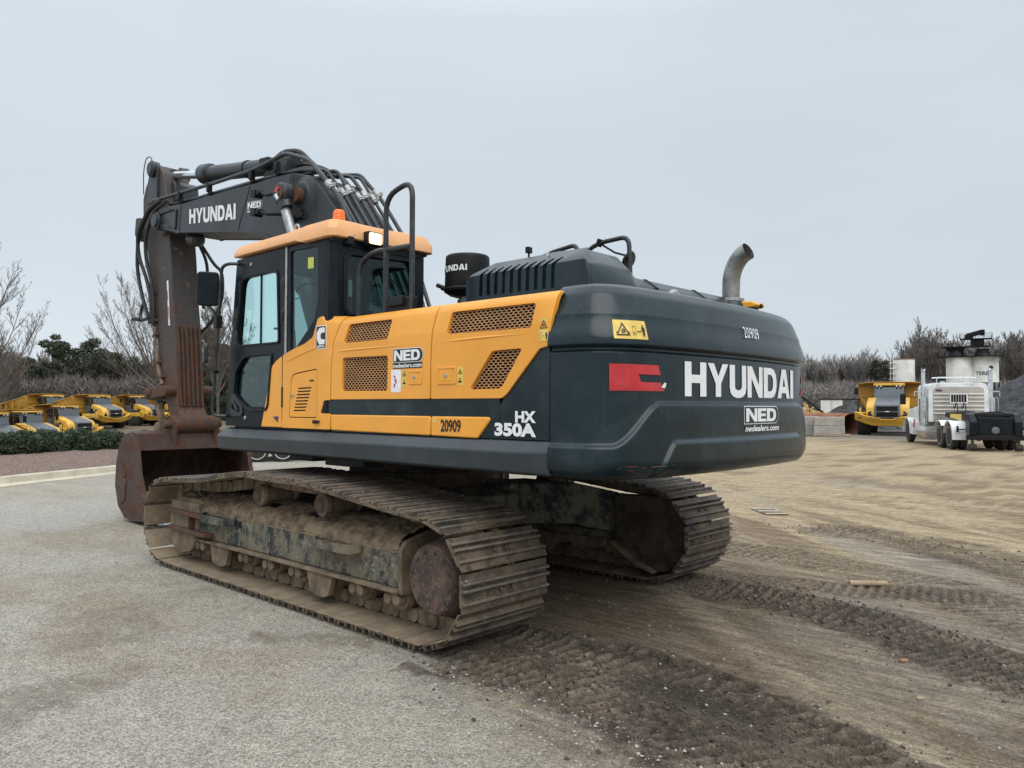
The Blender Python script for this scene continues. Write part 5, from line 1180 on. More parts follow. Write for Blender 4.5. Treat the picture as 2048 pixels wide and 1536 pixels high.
MB().prism([(2.35, 4.36), (2.95, 4.39), (2.70, 4.68), (2.45, 4.74), (2.3, 4.62)], 'y', -.20, -.14).prism([(2.35, 4.36), (2.95, 4.39), (2.70, 4.68), (2.45, 4.74), (2.3, 4.62)], 'y', .14, .20).build('cylinder_bracket', 'boom_paint', bo, bevel=.01)

# ---- arm
AY = .20
ap = [(6.10, 5.34), (6.22, 5.30), (6.50, 5.08), (6.60, 4.90), (6.58, 4.55), (6.42, 4.10), (6.22, 3.60), (6.05, 3.0), (5.88, 2.2), (5.62, 1.70), (5.40, 1.33), (5.28, 1.26), (5.12, 1.28), (5.08, 1.42), (5.22, 1.60), (5.33, 2.6), (5.46, 3.2), (5.55, 3.85), (5.62, 4.22), (5.72, 4.75), (5.88, 5.18), (6.02, 5.32)]
arm = MB().prism(ap, 'y', -AY, AY).build('arm', 'arm_paint', ex, bevel=.012, smooth=24, label='dipper arm, dark paint above and worn rusty towards the bucket')
# ears for the arm cylinder, gusset disc
for yy in (1, -1):
    MB().prism(rpoly([(5.98, 4.75), (6.0, 5.30), (6.10, 5.40), (6.22, 5.36), (6.34, 5.10), (6.34, 4.75)], .04), 'y', yy*.16, yy*.24).build('cylinder_ear', 'boom_paint', arm, bevel=.012)
    MB().cyl((6.12, yy*.22, 5.27), (6.12, yy*.31, 5.27), 0, n=20, prof=[(0, .12), (.06, .13), (.09, .09)]).build('pin_cover', 'boom_paint', arm, bevel=.01)
MB().prism(rpoly([(5.62, 4.72), (5.66, 4.98), (5.76, 5.06), (5.86, 5.0), (5.9, 4.6)], .03), 'y', -.26, .10).build('rear_lug', 'boom_paint', arm, bevel=.02)
MB().cyl((5.72, -.26, 4.385), (5.72, .26, 4.385), .20, n=30).build('pivot_tube', 'arm_paint', arm, bevel=.01)
mb = MB()
def arm_rear_x(z): return np.interp(z, [1.42, 1.60, 2.6, 3.2, 3.85], [5.08, 5.22, 5.33, 5.46, 5.55])
for y_ in (.165, .105, .045, -.025, -.09, -.16):
    n_ = 8; zs_ = np.linspace(1.62, 2.80, n_); rg = []
    for z_ in zs_:
        x_ = arm_rear_x(z_); rg.append([(x_+.004, y_-.019, z_), (x_-.030, y_-.015, z_), (x_-.030, y_+.015, z_), (x_+.004, y_+.019, z_)])
    mb.rings(rg)
mb.build('wear_bar', 'rust_bright', arm, bevel=.004)
MB().cyl((5.17, -.34, 1.36), (5.17, .30, 1.36), 0, n=28, prof=[(0, .10), (.02, .125), (.62, .125), (.64, .10)]).cyl((5.17, -.42, 1.36), (5.17, .42, 1.36), .06, n=18).build('bucket_pin', 'rust_bright', arm, bevel=.006)
MB().prism(rpoly([(5.66, 3.5), (5.61, 3.5), (5.53, 2.82), (5.575, 2.82)], .004, 2), 'y', AY, AY+.003).build('torn_sticker', 'white_vinyl', arm)
MB().prism(rpoly([(5.60, 3.1), (5.575, 3.1), (5.55, 2.95), (5.565, 2.90)], .004, 2), 'y', AY+.003, AY+.005).build('red_symbol', 'red_vinyl', arm)
MB().prism(rpoly([(5.63, 3.35), (5.615, 3.35), (5.60, 3.2), (5.62, 3.2)], .004, 2), 'y', AY+.003, AY+.005).build('red_symbol', 'red_vinyl', arm)
# bucket cylinder, links
bcy = MB().cyl((6.72, 0, 4.45), (6.25, 0, 2.75), .10, n=24).build('bucket_cylinder', 'arm_paint', ex, bevel=.004)
MB().cyl((6.30, 0, 2.85), (5.98, 0, 1.92), .052, n=20).build('rod', 'chrome', bcy)
MB().prism(rpoly([(6.55, 4.2), (6.60, 4.6), (6.78, 4.62), (6.82, 4.35)], .04), 'y', -.24, -.12).build('cylinder_lug', 'arm_paint', arm, bevel=.01)
MB().prism(rpoly([(6.55, 4.2), (6.60, 4.6), (6.78, 4.62), (6.82, 4.35)], .04), 'y', .12, .24).build('cylinder_lug', 'arm_paint', arm, bevel=.01)
lk = MB()
for yy in (.28, -.28):
    lk.prism(rpoly([(5.24, 1.86), (5.34, 1.93), (6.0, 1.89), (6.06, 1.80), (6.0, 1.73), (5.32, 1.78)], .04), 'y', yy-.04, yy+.04)
lk.cyl((5.98, -.36, 1.81), (5.98, .36, 1.81), 0, n=8, prof=[(0, .06), (.03, .095), (.69, .095), (.72, .06)]).cyl((5.33, -.36, 1.85), (5.33, .36, 1.85), .07, n=16)
lko = lk.build('guide_link', 'rust_bright', ex, bevel=.01)
lk = MB()
for yy in (.22, -.22): lk.prism(rpoly([(5.92, 1.84), (6.02, 1.80), (5.66, 1.24), (5.52, 1.24)], .03), 'y', yy-.035, yy+.035)
lk.cyl((5.60, -.36, 1.30), (5.60, .36, 1.30), 0, n=20, prof=[(0, .07), (.03, .09), (.69, .09), (.72, .07)])
lk.build('bucket_link', 'mud', ex, bevel=.01)
# hydraulic lines and hoses on the arm
for k, pts in enumerate([
    [(5.55, .36, 4.66), (5.95, .36, 4.62), (6.45, .34, 4.30), (6.48, .30, 3.95), (6.22, .28, 3.60), (6.05, .27, 3.25), (6.05, .26, 2.9)],
    [(5.45, .33, 4.62), (5.85, .32, 4.58), (6.25, .30, 4.25), (6.24, .28, 3.85), (6.05, .26, 3.5), (5.98, .25, 3.1), (6.0, .25, 2.85)],
    [(5.50, .28, 4.64), (6.05, .30, 4.66), (6.62, .26, 4.30), (6.70, .24, 3.8), (6.45, .24, 3.3), (6.15, .24, 2.9)],
    [(5.60, -.30, 4.1), (5.25, -.34, 3.75), (4.92, -.30, 3.62), (4.85, -.28, 3.2), (5.1, -.26, 2.9), (5.5, -.22, 2.7)],
    [(5.60, -.26, 4.1), (5.40, -.30, 3.8), (5.32, -.26, 3.4), (5.40, -.24, 3.1)],
    [(6.45, .22, 3.25), (6.55, .24, 3.05), (6.40, .26, 2.95), (6.15, .26, 2.98)]]):
    MB().tube(pts, .028 if k < 3 else .024, 10, .22).build('hydraulic_hose', 'hose_rubber', ex)
for (y_, x0) in ((.235, .0), (.15, .03)):
    MB().tube([(6.06+x0, y_, 3.0), (5.98+x0, y_, 2.75), (5.84+x0, y_, 2.2), (5.68+x0, y_, 1.95)], .024, 8, .05).build('arm_pipe', 'mud', arm)
mb = MB()
for z_, x_ in ((3.35, 6.10), (2.92, 6.02), (2.70, 5.97), (2.28, 5.86), (2.06, 5.72)): mb.obox((x_, .21, z_), (.12, .10, .05), Matrix.Rotation(.25, 3, 'Y'))
mb.build('pipe_clamp', 'rust_bright', arm, bevel=.01)
MB().cyl((6.50, .24, 2.98), (6.72, .28, 3.0), .04, .03, n=12).build('grease_fitting', 'hose_rubber', arm)
MB().tube([(6.48, .24, 4.95), (6.45, .26, 5.30), (6.30, .28, 5.48), (6.12, .28, 5.46), (6.05, .28, 5.34)], .008, 6, .12).build('grease_line', 'hose_rubber', arm)

# ---- bucket: curved shell with side plates, opening towards the machine
bw = .80
shell = [(5.34, 1.25), (5.52, 1.22), (5.70, 1.05), (5.80, .78), (5.82, .48), (5.70, .20), (5.45, .05), (5.15, .03), (4.80, .06), (4.55, .10)]
inner = [(5.30, 1.16), (5.48, 1.14), (5.63, 1.0), (5.72, .76), (5.74, .50), (5.63, .26), (5.42, .12), (5.15, .095), (4.80, .10), (4.55, .115)]
bk = MB().prism(shell+inner[::-1], 'y', -bw, bw).build('bucket', 'rust_bucket', ex, bevel=.006, smooth=50, label='rust-brown digging bucket resting on the ground')
side = shell+[(4.62, .30), (4.82, .42), (4.98, .70), (5.07, 1.05), (5.16, 1.20)]
for yy in (1, -1):
    MB().prism(side, 'y', yy*bw, yy*(bw+.03)).build('side_plate', 'rust_bucket', bk, bevel=.004)
    e_ = side[-6:]; rg = []
    for (a, b_) in [(4.62, .30), (4.82, .42), (4.98, .70), (5.07, 1.05), (5.18, 1.22)]: rg.append([(a-.02, yy*(bw-.02), b_), (a+.06, yy*(bw-.02), b_+.0), (a+.06, yy*(bw+.045), b_), (a-.02, yy*(bw+.045), b_)])
    MB().rings(rg).build('side_edge', 'rust_bucket', bk, bevel=.006)
MB().tube([(5.62, bw+.03, .85), (5.45, bw+.035, .55), (5.42, bw+.035, .3), (5.58, bw+.03, .25)], .012, 6, .1).build('weld_bead', 'rust_bucket', bk)
MB().prism(rpoly([(5.52, .70), (5.40, .74), (5.38, .66), (5.46, .62), (5.38, .56), (5.42, .46), (5.52, .50)], .02), 'y', bw+.028, bw+.042).build('cast_mark', 'rust_bucket', bk, bevel=.003)
MB().prism([(5.08, 1.0), (5.14, 1.24), (5.36, 1.27), (5.46, 1.22), (5.40, 1.13), (5.20, 1.10), (5.15, 1.0)], 'y', -bw, bw).build('bucket_lip', 'rust_bucket', bk, bevel=.01)
inn = [(5.20, 1.10), (5.44, 1.12), (5.60, .98), (5.69, .76), (5.71, .50), (5.61, .28), (5.42, .15), (5.15, .12), (4.62, .125)]
gx_ = np.array(inn); tt = np.concatenate([[0], np.cumsum(np.hypot(*np.diff(gx_, axis=0).T))]); T_ = np.linspace(0, tt[-1], 70); YY = np.linspace(-bw+.002, bw-.002, 90)
IX = np.interp(T_, tt, gx_[:, 0]); IZ = np.interp(T_, tt, gx_[:, 1]); a_, b_ = np.meshgrid(np.arange(70), YY, indexing='ij')
dd = (fbm(a_*.06, b_*3, 2.2, 4, 500, .65)-.35)*.06; XX_ = IX[:, None]-dd; ZZ_ = IZ[:, None]+dd*.3; ii = np.arange(XX_.size).reshape(XX_.shape)
fast_mesh('caked_dirt', np.stack([XX_, b_, ZZ_], -1).reshape(-1, 3), np.stack([ii[:-1, :-1], ii[1:, :-1], ii[1:, 1:], ii[:-1, 1:]], -1).reshape(-1), 4, 'rust_inside', bk, True)
for yy in (.285, -.33):
    MB().prism(rpoly([(5.06, 1.42), (5.17, 1.50), (5.29, 1.43), (5.72, 1.38), (5.74, 1.24), (5.55, 1.15), (5.10, 1.00), (5.08, 1.20)], .05), 'y', yy-.035, yy+.035).build('hinge_plate', 'rust_bright', bk, bevel=.01)
for k in range(5):
    y_ = -.68+k*.34; MB().prism([(4.62, .03), (4.62, .15), (4.50, .14), (4.33, .05), (4.34, .02)], 'y', y_-.05, y_+.05).build('tooth', 'worn_steel', bk, bevel=.01)
# ---- boom pipework: steel lines over the top, zinc clamps, hoses
def topz(x): 
    xs_ = [.35, .62, .98, 1.25, 1.44, 1.68, 1.95, 2.25, 2.95, 3.81, 4.78, 5.43]; zs_ = [2.75, 3.22, 3.67, 3.93, 4.12, 4.26, 4.335, 4.37, 4.40, 4.455, 4.50, 4.56]; return float(np.interp(x, xs_, zs_))
pp = MB
MB().tube([(5.90, .33, 4.72), (5.60, .33, 4.70), (5.20, .33, 4.68), (3.9, .33, 4.60), (2.85, .33, 4.56), (2.10, .33, 4.60), (1.62, .33, 4.42), (1.05, .33, 3.92), (.40, .33, 3.02), (.2, .33, 2.5)], .025, 12, .10).build('boom_pipe', 'pipe_paint', ex)
for k, (y_, dz) in enumerate(((.24, .05), (.16, .05), (.06, .06), (-.06, .05), (-.16, .06), (-.26, .05), (-.33, .12))):
    P = [(5.5, y_, topz(5.4)+dz)] if k < 3 else [(2.7, y_, topz(2.7)+dz+.06)]
    P += [(x_, y_, topz(x_)+dz+(.05 if k % 2 else 0)) for x_ in ((4.5, 3.4, 2.5, 1.95) if k < 3 else (2.2, 1.95))]
    P += [(1.55-.05*(k % 3), y_-.0, topz(1.5)+dz+.10), (1.12, y_, topz(1.1)+dz+.08), (.72, y_, topz(.7)+dz+.06), (.42, y_, topz(.42)+dz), (.2, y_, 2.5)]
    MB().tube(P, .019 if k % 2 else .023, 10, .08).build('boom_pipe', 'pipe_paint', ex)
for k, y_ in enumerate((.33, .24, .16, .06, -.06, -.16, -.26, -.33)):
    dz = (0, .05, .05, .06, .05, .06, .05, .12)[k]; kk_ = k-1; x_ = 1.20+.03*(k % 2)
    A_ = (1.55-.05*(kk_ % 3), topz(1.5)+dz+.10); B_ = (1.12, topz(1.1)+dz+.08)
    if k == 0: A_ = (1.62, 4.42); B_ = (1.05, 3.92); x_ = 1.20
    sl = Vector((A_[0]-B_[0], 0, A_[1]-B_[1])).normalized(); z_ = B_[1]+(x_-B_[0])*sl.z/sl.x; p_ = Vector((x_, y_, z_))
    MB().cyl(p_-sl*.05, p_+sl*.05, .036, n=14).obox(p_+Vector((-.03, -.035, .0)), (.05, .03, .045), Matrix.Identity(3)).build('pipe_clamp', 'zinc', ex, bevel=.004)
    p2_ = p_-sl*.06; MB().cyl(p2_-sl*.02, p2_, .032, n=12).build('pipe_fitting', 'zinc', ex)
for x_ in (4.95, 4.05, 2.9, 2.3):
    MB().box(x_-.04, x_+.04, -.30, .34, topz(x_)+.01, topz(x_)+.05).box(x_-.03, x_+.03, .295, .365, topz(x_)+.04, topz(x_)+.17).build('pipe_support', 'black_metal', ex, bevel=.012)
MB().tube([(2.74, .12, 4.52), (2.70, .12, 4.70), (2.50, .12, 4.76), (2.15, .12, 4.69), (1.85, .12, 4.46), (1.6, .12, 4.28)], .030, 12, .12).build('hydraulic_hose', 'hose_rubber', ex)
MB().tube([(2.66, -.05, 4.52), (2.62, -.05, 4.60), (2.3, -.05, 4.60), (1.9, -.05, 4.46), (1.6, -.05, 4.30)], .030, 10, .10).build('hydraulic_hose', 'hose_rubber', ex)
MB().obox((2.75, .20, 4.64), (.22, .14, .14), Matrix.Rotation(-.1, 3, 'Y')).build('valve_block', 'black_metal', ex, bevel=.02)
for dx in (0, .06): MB().tube([(1.88+dx, .345, 4.34), (1.93+dx, .345, 4.22), (1.98+dx, .36, 4.08), (1.93, .40, 3.98)], .006, 6, .05).build('lamp_cable', 'hose_rubber', bo)
MB().cyl((5.05, .12, 4.05), (4.75, .12, 3.99), 0, n=14, prof=[(0, .06), (.05, .10), (.25, .10), (.3, .05)]).build('under_boss', 'boom_paint', bo)
# ================================================================== BACKGROUND
F0 = Vector((math.cos(yaw), math.sin(yaw), 0)); R0 = Vector((math.sin(yaw), -math.cos(yaw), 0))
def at(px, Z):   # a spot seen in direction px at depth Z metres
    p = CAM+F0*Z+R0*((px-1024)/1543*Z); return Vector((p.x, p.y, 0))
def gzf(p): return float(ground_fn(np.array([p[0]]), np.array([p[1]]))[0][0])
def heading(px, deg):   # angle of a vehicle: 0 = nose towards the viewer, positive = nose turned to picture right
    v_ = (CAM-at(px, 40)); return math.atan2(v_.y, v_.x)+R(deg)
# ---- articulated dump truck, nose along +x, origin on the ground between the front wheels
def wheel(parent, x, y, rad, w_, rimmat, lugs=True, n=30, rimr=.48):
    s_ = 1 if y > 0 else -1
    pr = [(0, rad*.60), (w_*.06, rad*.86), (w_*.16, rad*.97), (w_*.30, rad), (w_*.70, rad), (w_*.84, rad*.97), (w_*.94, rad*.86), (w_, rad*.60)]
    mb = MB().cyl((x, y-w_/2, rad), (x, y+w_/2, rad), 0, n=n, prof=pr)
    if lugs:
        for k in range(18):
            a_ = k*2*math.pi/18
            for q in (-1, 1):
                c_ = Vector((x+math.cos(a_+q*.09)*rad*1.0, y+q*w_*.22, rad+math.sin(a_+q*.09)*rad*1.0))
                mb.obox(c_, (rad*.075, w_*.46, rad*.11), Matrix.Rotation(-a_, 3, 'Y')@Matrix.Rotation(q*.30, 3, 'X'))
    whl = mb.build('wheel', 'rubber', parent, smooth=40)
    yo = y+s_*w_/2
    MB().cyl((x, yo-s_*w_*.25, rad), (x, yo-s_*w_*.02, rad), 0, n=24, prof=[(0, rad*rimr*.5), (w_*.03, rad*rimr*.9), (w_*.2, rad*rimr*1.12), (w_*.23, rad*rimr*1.2)], caps=True).cyl((x, yo-s_*w_*.25, rad), (x, yo-s_*w_*.06, rad), rad*.2, rad*.15, n=16).build('rim', rimmat, whl, smooth=40)
    return whl
def make_adt(name, label, group):
    t_ = thing(name, label, 'dump truck', group=group)
    # chassis and bumper/skirt
    MB().box(-6.8, 1.2, -.45, .45, .75, 1.15).box(-1.0, 1.2, -.75, .75, .65, 1.2).build('chassis', 'black_metal', t_, bevel=.04)
    prb = [(-1.70, 1.42), (-1.70, .92), (-1.2, .72), (-.8, .58), (.8, .58), (1.2, .72), (1.70, .92), (1.70, 1.42), (1.1, 1.16), (.60, 1.08), (.36, 1.06), (.33, .98), (-.33, .98), (-.36, 1.06), (-.60, 1.08), (-1.1, 1.16)]
    bp_ = MB().prism(prb, 'x', 1.15, 1.55).build('bumper', 'truck_yellow', t_, bevel=.04, fn=lambda x, y, z: (x-.20*(abs(y)/1.7)**2-(.25 if z < .75 else 0), y, z))
    MB().prism([(-1.70, 1.40), (-1.70, 1.0), (-1.55, 1.0), (-1.55, 1.30)], 'x', -.9, 1.2).prism([(1.70, 1.40), (1.70, 1.0), (1.55, 1.0), (1.55, 1.30)], 'x', -.9, 1.2).box(-1.0, 1.15, -1.66, -.7, 1.28, 1.36).box(-1.0, 1.15, .7, 1.66, 1.28, 1.36).build('fender_deck', 'truck_yellow', t_, bevel=.02)
    for s_ in (-1, 1):
        MB().box(1.36, 1.44, s_*1.42-.08, s_*1.42+.08, 1.02, 1.08).build('tow_slot', 'black_metal', bp_)
    # hood: yellow cheeks, grey centre, grille
    for s_ in (-1, 1):
        ck = MB().prism([(1.42, 1.08), (1.50, 1.30), (1.42, 1.62), (1.15, 1.86), (-.10, 2.22), (-.30, 2.20), (-.30, 1.25), (.9, 1.10)], 'y', s_*.62, s_*1.12).build('cheek_panel', 'truck_yellow', t_, bevel=.06, seg=3, fn=lambda x, y, z: (x-.45*max(0, abs(y)-.64), y, z))
        MB().box(.30, .62, s_*1.12-.01, s_*1.12+.012, 1.60, 1.75).box(.30, .62, s_*1.12-.01, s_*1.12+.012, 1.38, 1.52).build('side_vent', 'void', ck, fn=lambda x, y, z: (x-.2, y, z))
        hl = MB().prism(rpoly([(s_*.70, 1.16), (s_*.66, 1.40), (s_*.90, 1.42), (s_*1.02, 1.30), (s_*.98, 1.16)], .04), 'x', 1.28, 1.40).build('headlight', 'black_metal', t_, bevel=.02)
        MB().cyl((1.39, s_*.78, 1.28), (1.415, s_*.78, 1.28), .055, n=14).cyl((1.37, s_*.92, 1.28), (1.40, s_*.92, 1.28), .055, n=14).build('lens', 'lamp_lens', hl)
    MB().prism([(1.50, 1.00), (1.55, 1.30), (1.50, 1.78), (1.25, 1.90), (-.35, 2.28), (-.35, 1.1)], 'y', -.66, .66).build('hood', 'hood_gray', t_, bevel=.05, seg=3)
    gr = MB().box(1.50, 1.565, -.54, .54, 1.44, 1.70).box(1.50, 1.575, -.54, .54, 1.12, 1.36).build('grille', 'void', t_, bevel=.01)
    mb = MB()
    for k in range(5): mb.box(1.56, 1.585, -.54, .54, 1.14+k*.045, 1.15+k*.045)
    mb.build('grille_bars', 'black_metal', gr)
    MB().box(1.565, 1.60, -.11, .11, 1.375, 1.42).build('badge', 'white_vinyl', gr, bevel=.01)
    # cab with glass
    cb = MB().prism([(-.28, 2.2), (-.58, 2.92), (-1.85, 2.92), (-1.90, 1.35), (-.30, 1.35)], 'y', -.80, .80).build('cab', 'hood_gray', t_, bevel=.05)
    MB().add([(-.31, -.70, 2.28), (-.31, .70, 2.28), (-.56, .66, 2.87), (-.56, -.66, 2.87)], [(0, 1, 2, 3)]).build('windscreen', 'truck_glass', cb, fn=lambda x, y, z: (x+.025, y, z))
    for s_ in (-1, 1):
        MB().add([(-.45, s_*.806, 2.15), (-.62, s_*.806, 2.82), (-1.10, s_*.806, 2.82), (-1.10, s_*.806, 1.75), (-.60, s_*.806, 1.75)], [(0, 1, 2, 3, 4)]).add([(-1.20, s_*.806, 2.82), (-1.78, s_*.806, 2.82), (-1.78, s_*.806, 2.1), (-1.20, s_*.806, 2.1)], [(0, 1, 2, 3)]).build('side_window', 'truck_glass', cb)
    MB().prism(rpoly([(-.40, -.84), (-.40, .84), (-2.0, .84), (-2.0, -.84)], .15), 'z', 2.92, 3.06).build('cab_roof', 'truck_yellow', cb, bevel=.05)
    for y_ in (-.62, -.42, .42, .62): MB().cyl((-.42, y_, 2.90), (-.34, y_, 2.90), .055, n=10).build('roof_lamp', 'lamp_lens', cb)
    for s_ in (-1, 1):
        MB().tube([(-.55, s_*.80, 2.80), (-.35, s_*1.35, 2.90), (-.30, s_*1.72, 2.78)], .02, 6, .1).build('mirror_arm', 'black_metal', t_)
        MB().obox((-.30, s_*1.74, 2.62), (.08, .22, .42), Matrix.Identity(3)).build('mirror', 'black_metal', t_, bevel=.03)
        MB().tube([(.55, s_*1.60, 1.40), (.55, s_*1.60, 2.10), (-.4, s_*1.60, 2.2), (-.9, s_*1.60, 2.15), (-.9, s_*1.60, 1.4)], .018, 6, .08).tube([(.1, s_*1.6, 1.4), (.1, s_*1.6, 2.12)], .015, 6).tube([(.55, s_*1.60, 1.75), (-.9, s_*1.60, 1.8)], .014, 6).build('deck_rail', 'black_metal', t_)
        MB().box(.75, .95, s_*1.45-.05, s_*1.45+.05, 1.36, 1.62).build('marker_post', 'truck_yellow', t_, bevel=.015)
    # dump body with flared sides and forward visor
    def sect(x, top, yt, bot, yb): return [(x, -yt, top), (x, -yt+.06, top+.0), (x, -yb-.02, 2.30), (x, -yb*.75, bot), (x, yb*.75, bot), (x, yb+.02, 2.30), (x, yt-.06, top), (x, yt, top), (x, yb+.12, 2.26), (x, yb*.82, bot-.08), (x, -yb*.82, bot-.08), (x, -yb-.12, 2.26)]
    mb = MB(); mb.rings([sect(x, tz, yt, bo_, yb) for x, tz, yt, bo_, yb in ((-2.1, 2.85, 1.80, 1.55, 1.62), (-2.3, 3.0, 1.84, 1.45, 1.64), (-3.0, 2.84, 1.84, 1.35, 1.64), (-4.8, 2.52, 1.80, 1.40, 1.60), (-6.7, 2.15, 1.72, 1.75, 1.5))])
    bd = mb.build('dump_body', 'bed_yellow', t_, bevel=.015)
    MB().prism([(-1.84, 2.98), (-1.62, 2.30), (-1.15, 1.50), (1.15, 1.50), (1.62, 2.30), (1.84, 2.98)], 'x', -2.22, -2.12).box(-2.12, -2.06, -1.62, 1.62, 2.28, 2.36).build('headboard', 'bed_yellow', bd, bevel=.02)
    MB().rings([[(x, y_, z) for y_, z in ((-w_, z0), (w_, z0), (w_, z0+.05), (-w_, z0+.05))] for x, w_, z0 in ((-1.30, 1.15, 3.13), (-1.75, 1.70, 3.08), (-2.25, 1.84, 2.96))]).build('visor', 'bed_yellow', bd, bevel=.01)
    for s_ in (-1, 1):
        for x in (-3.2, -4.3, -5.4, -6.3): MB().box(x-.06, x+.06, s_*1.72-.08, s_*1.72+.08, 1.75, 2.74+(x+3.2)*.18).build('side_rib', 'bed_yellow', bd, bevel=.02)
        MB().bar((-6.6, s_*1.78, 2.12), (-2.3, s_*1.84, 2.92), .1, .08).build('top_rail', 'bed_yellow', bd, bevel=.02)
    for x in (0, -4.1, -5.8):
        for s_ in (-1, 1): wheel(t_, x, s_*1.32, .80, .74, 'truck_yellow')
    return t_
adt = make_adt('dump_truck', 'yellow articulated dump truck parked nose-on beside the white semi truck', 'yellow articulated dump trucks')
p = at(1777, 45.2); adt.location = (p.x, p.y, gzf(p)); adt.rotation_euler = (0, 0, heading(1777, -3)); adt.scale = (1, 1, 1)
LT = [(2, 50, 30, 'yellow dump truck cut off by the left picture edge, only its grey hood showing'),
      (72, 54, 32, 'leftmost yellow dump truck with its whole cab in view behind the bushes'),
      (146, 60, 32, 'yellow dump truck in the front row with its grille just above the bushes'),
      (118, 73, 32, 'yellow dump truck hidden behind the front-row truck, only bed and cab roof showing'),
      (212, 72, 34, 'yellow dump truck with grey grille and upswept bumper in the middle of the back row'),
      (292, 79, 46, 'yellow dump truck turned most side-on beside the bucket link, its yellow rim showing'),
      (352, 84, 46, 'yellow dump truck showing only a sliver of bumper behind the bucket link')]
for px_, Z_, hd_, lb in LT:
    c = copy_tree(adt); p = at(px_, Z_); c.location = (p.x, p.y, gzf(p)-.02); c.rotation_euler = (0, 0, heading(px_, hd_)); c['label'] = lb

# ---- white semi truck with a roll-off frame, seen from behind
def rel(X, Z): q = CAM+F0*Z+R0*X; return Vector((q.x, q.y, 0))
a0 = rel(16.94, 30); a1 = rel(18.62, 36.4); hv = (a1-a0).normalized(); ang = math.atan2(hv.y, hv.x); rt = Vector((hv.y, -hv.x, 0))
org = a0+rt*1.13
tr = thing('semi_truck', 'white semi truck with quilted steel cab back, two exhaust stacks and a black roll-off frame', 'semi truck', (org.x, org.y, gzf(org)), ang)
MB().box(-1.0, 7.4, -.42, .42, .55, .85).build('chassis', 'black_metal', tr, bevel=.02)
for x in (0, 1.32):
    for y_ in (.98, .68, -.68, -.98): wheel(tr, x, y_, .52, .27, 'truck_white', False, 30, .6)
for y_ in (1.02, -1.02): wheel(tr, 6.4, y_, .52, .29, 'chrome', False, 30, .6)
for s_ in (1, -1):
    for x, ext in ((0, -.64), (1.32, -.60)):
        pts = [(x+.60*math.cos(R(a_)), .52+.60*math.sin(R(a_))) for a_ in range(10, 181, 10)]+[(x-.62, .40)]
        inn_ = [(x+.575*math.cos(R(a_)), .52+.575*math.sin(R(a_))) for a_ in range(10, 181, 10)]+[(x-.595, .40)]
        if x > 0: pts = pts[:-5]; inn_ = inn_[:-5]
        f_ = MB().prism(pts+inn_[::-1], 'y', s_*.52, s_*1.15).build('fender', 'truck_white', tr, smooth=50)
    MB().cyl((-.64, s_*.30, .80), (-.64, s_*1.0, .80), .022, n=10).box(-.70, -.60, s_*.98-.03, s_*.98+.03, .70, .92).box(-.70, -.60, s_*.66-.03, s_*.66+.03, .70, .92).build('fender_bracket', 'black_metal', tr)
    pts = [(6.4+.62*math.cos(R(a_)), .56+.60*math.sin(R(a_))) for a_ in range(-10, 200, 12)]; inn_ = [(6.4+.59*math.cos(R(a_)), .56+.57*math.sin(R(a_))) for a_ in range(-10, 200, 12)]
    MB().prism(pts+inn_[::-1], 'y', s_*.78, s_*1.20).prism([(5.8, .45), (5.35, .40), (5.5, .95), (5.9, 1.10)], 'y', s_*.85, s_*1.18).build('front_fender', 'truck_white', tr, bevel=.01, smooth=50)
    MB().cyl((4.5, s_*.95, .55), (2.9, s_*.95, .55), .30, n=24).build('fuel_tank', 'quilted_steel', tr)
    st_ = MB().cyl((3.0, s_*1.28, .85), (3.0, s_*1.28, 2.05), .155, n=20).cyl((3.0, s_*1.28, 2.0), (3.0, s_*1.28, 3.12), .085, n=18).tube([(3.0, s_*1.28, 3.1), (3.0, s_*1.28, 3.22), (2.88, s_*1.28, 3.32)], .085, 18, .08, caps=False).build('exhaust_stack', 'chrome', tr, smooth=50)
    MB().cyl((2.90, s_*1.28, 3.305), (2.885, s_*1.28, 3.32), .075, n=18).build('stack_bore', 'void', st_)
    MB().tube([(3.05, s_*1.30, 2.30), (3.0, s_*1.62, 2.30), (3.0, s_*1.62, 2.1)], .015, 6, .04).tube([(2.82, s_*1.42, 2.05), (2.80, s_*1.50, 2.0), (2.80, s_*1.50, 1.05), (2.84, s_*1.42, .98)], .014, 6, .04).build('grab_rail', 'chrome', tr)
    MB().obox((4.9, s_*1.66, 2.0), (.06, .24, .48), Matrix.Identity(3)).build('mirror', 'black_metal', tr, bevel=.02)
cabp = rpoly([(-1.13, 1.02), (-1.13, 2.66), (1.13, 2.66), (1.13, 1.02)], [.02, .28, .28, .02], 6)
sc_ = MB().prism(cabp, 'x', 2.75, 4.55).build('sleeper', 'truck_white', tr, bevel=.03)
bkp = rpoly([(-.96, 1.06), (-.96, 2.50), (.96, 2.50), (.96, 1.06)], [.02, .20, .20, .02], 6)
MB().prism(bkp, 'x', 2.728, 2.75).build('back_sheet', 'quilted_steel', sc_, bevel=.004)
mb = MB()
for k, z_ in enumerate((1.36, 1.52, 1.68, 1.86, 2.02, 2.18)):
    if z_ < 1.8: mb.cyl((2.735, -.95, z_), (2.735, .95, z_), .05, n=10)
    else: mb.cyl((2.735, -.95, z_), (2.735, -.36, z_), .05, n=10).cyl((2.735, .36, z_), (2.735, .95, z_), .05, n=10)
mb.build('pressed_rib', 'quilted_steel', sc_)
w_ = MB().prism([(-.34, 1.80), (-.34, 2.22), (.34, 2.22), (.34, 1.80)], 'x', 2.70, 2.726, holes=[[(-.29, 1.85), (-.29, 2.17), (.29, 2.17), (.29, 1.85)]]).build('rear_window', 'truck_white', sc_)
MB().box(2.724, 2.7275, -.29, .29, 1.85, 2.17).build('pane', 'void', w_)
mb = MB()
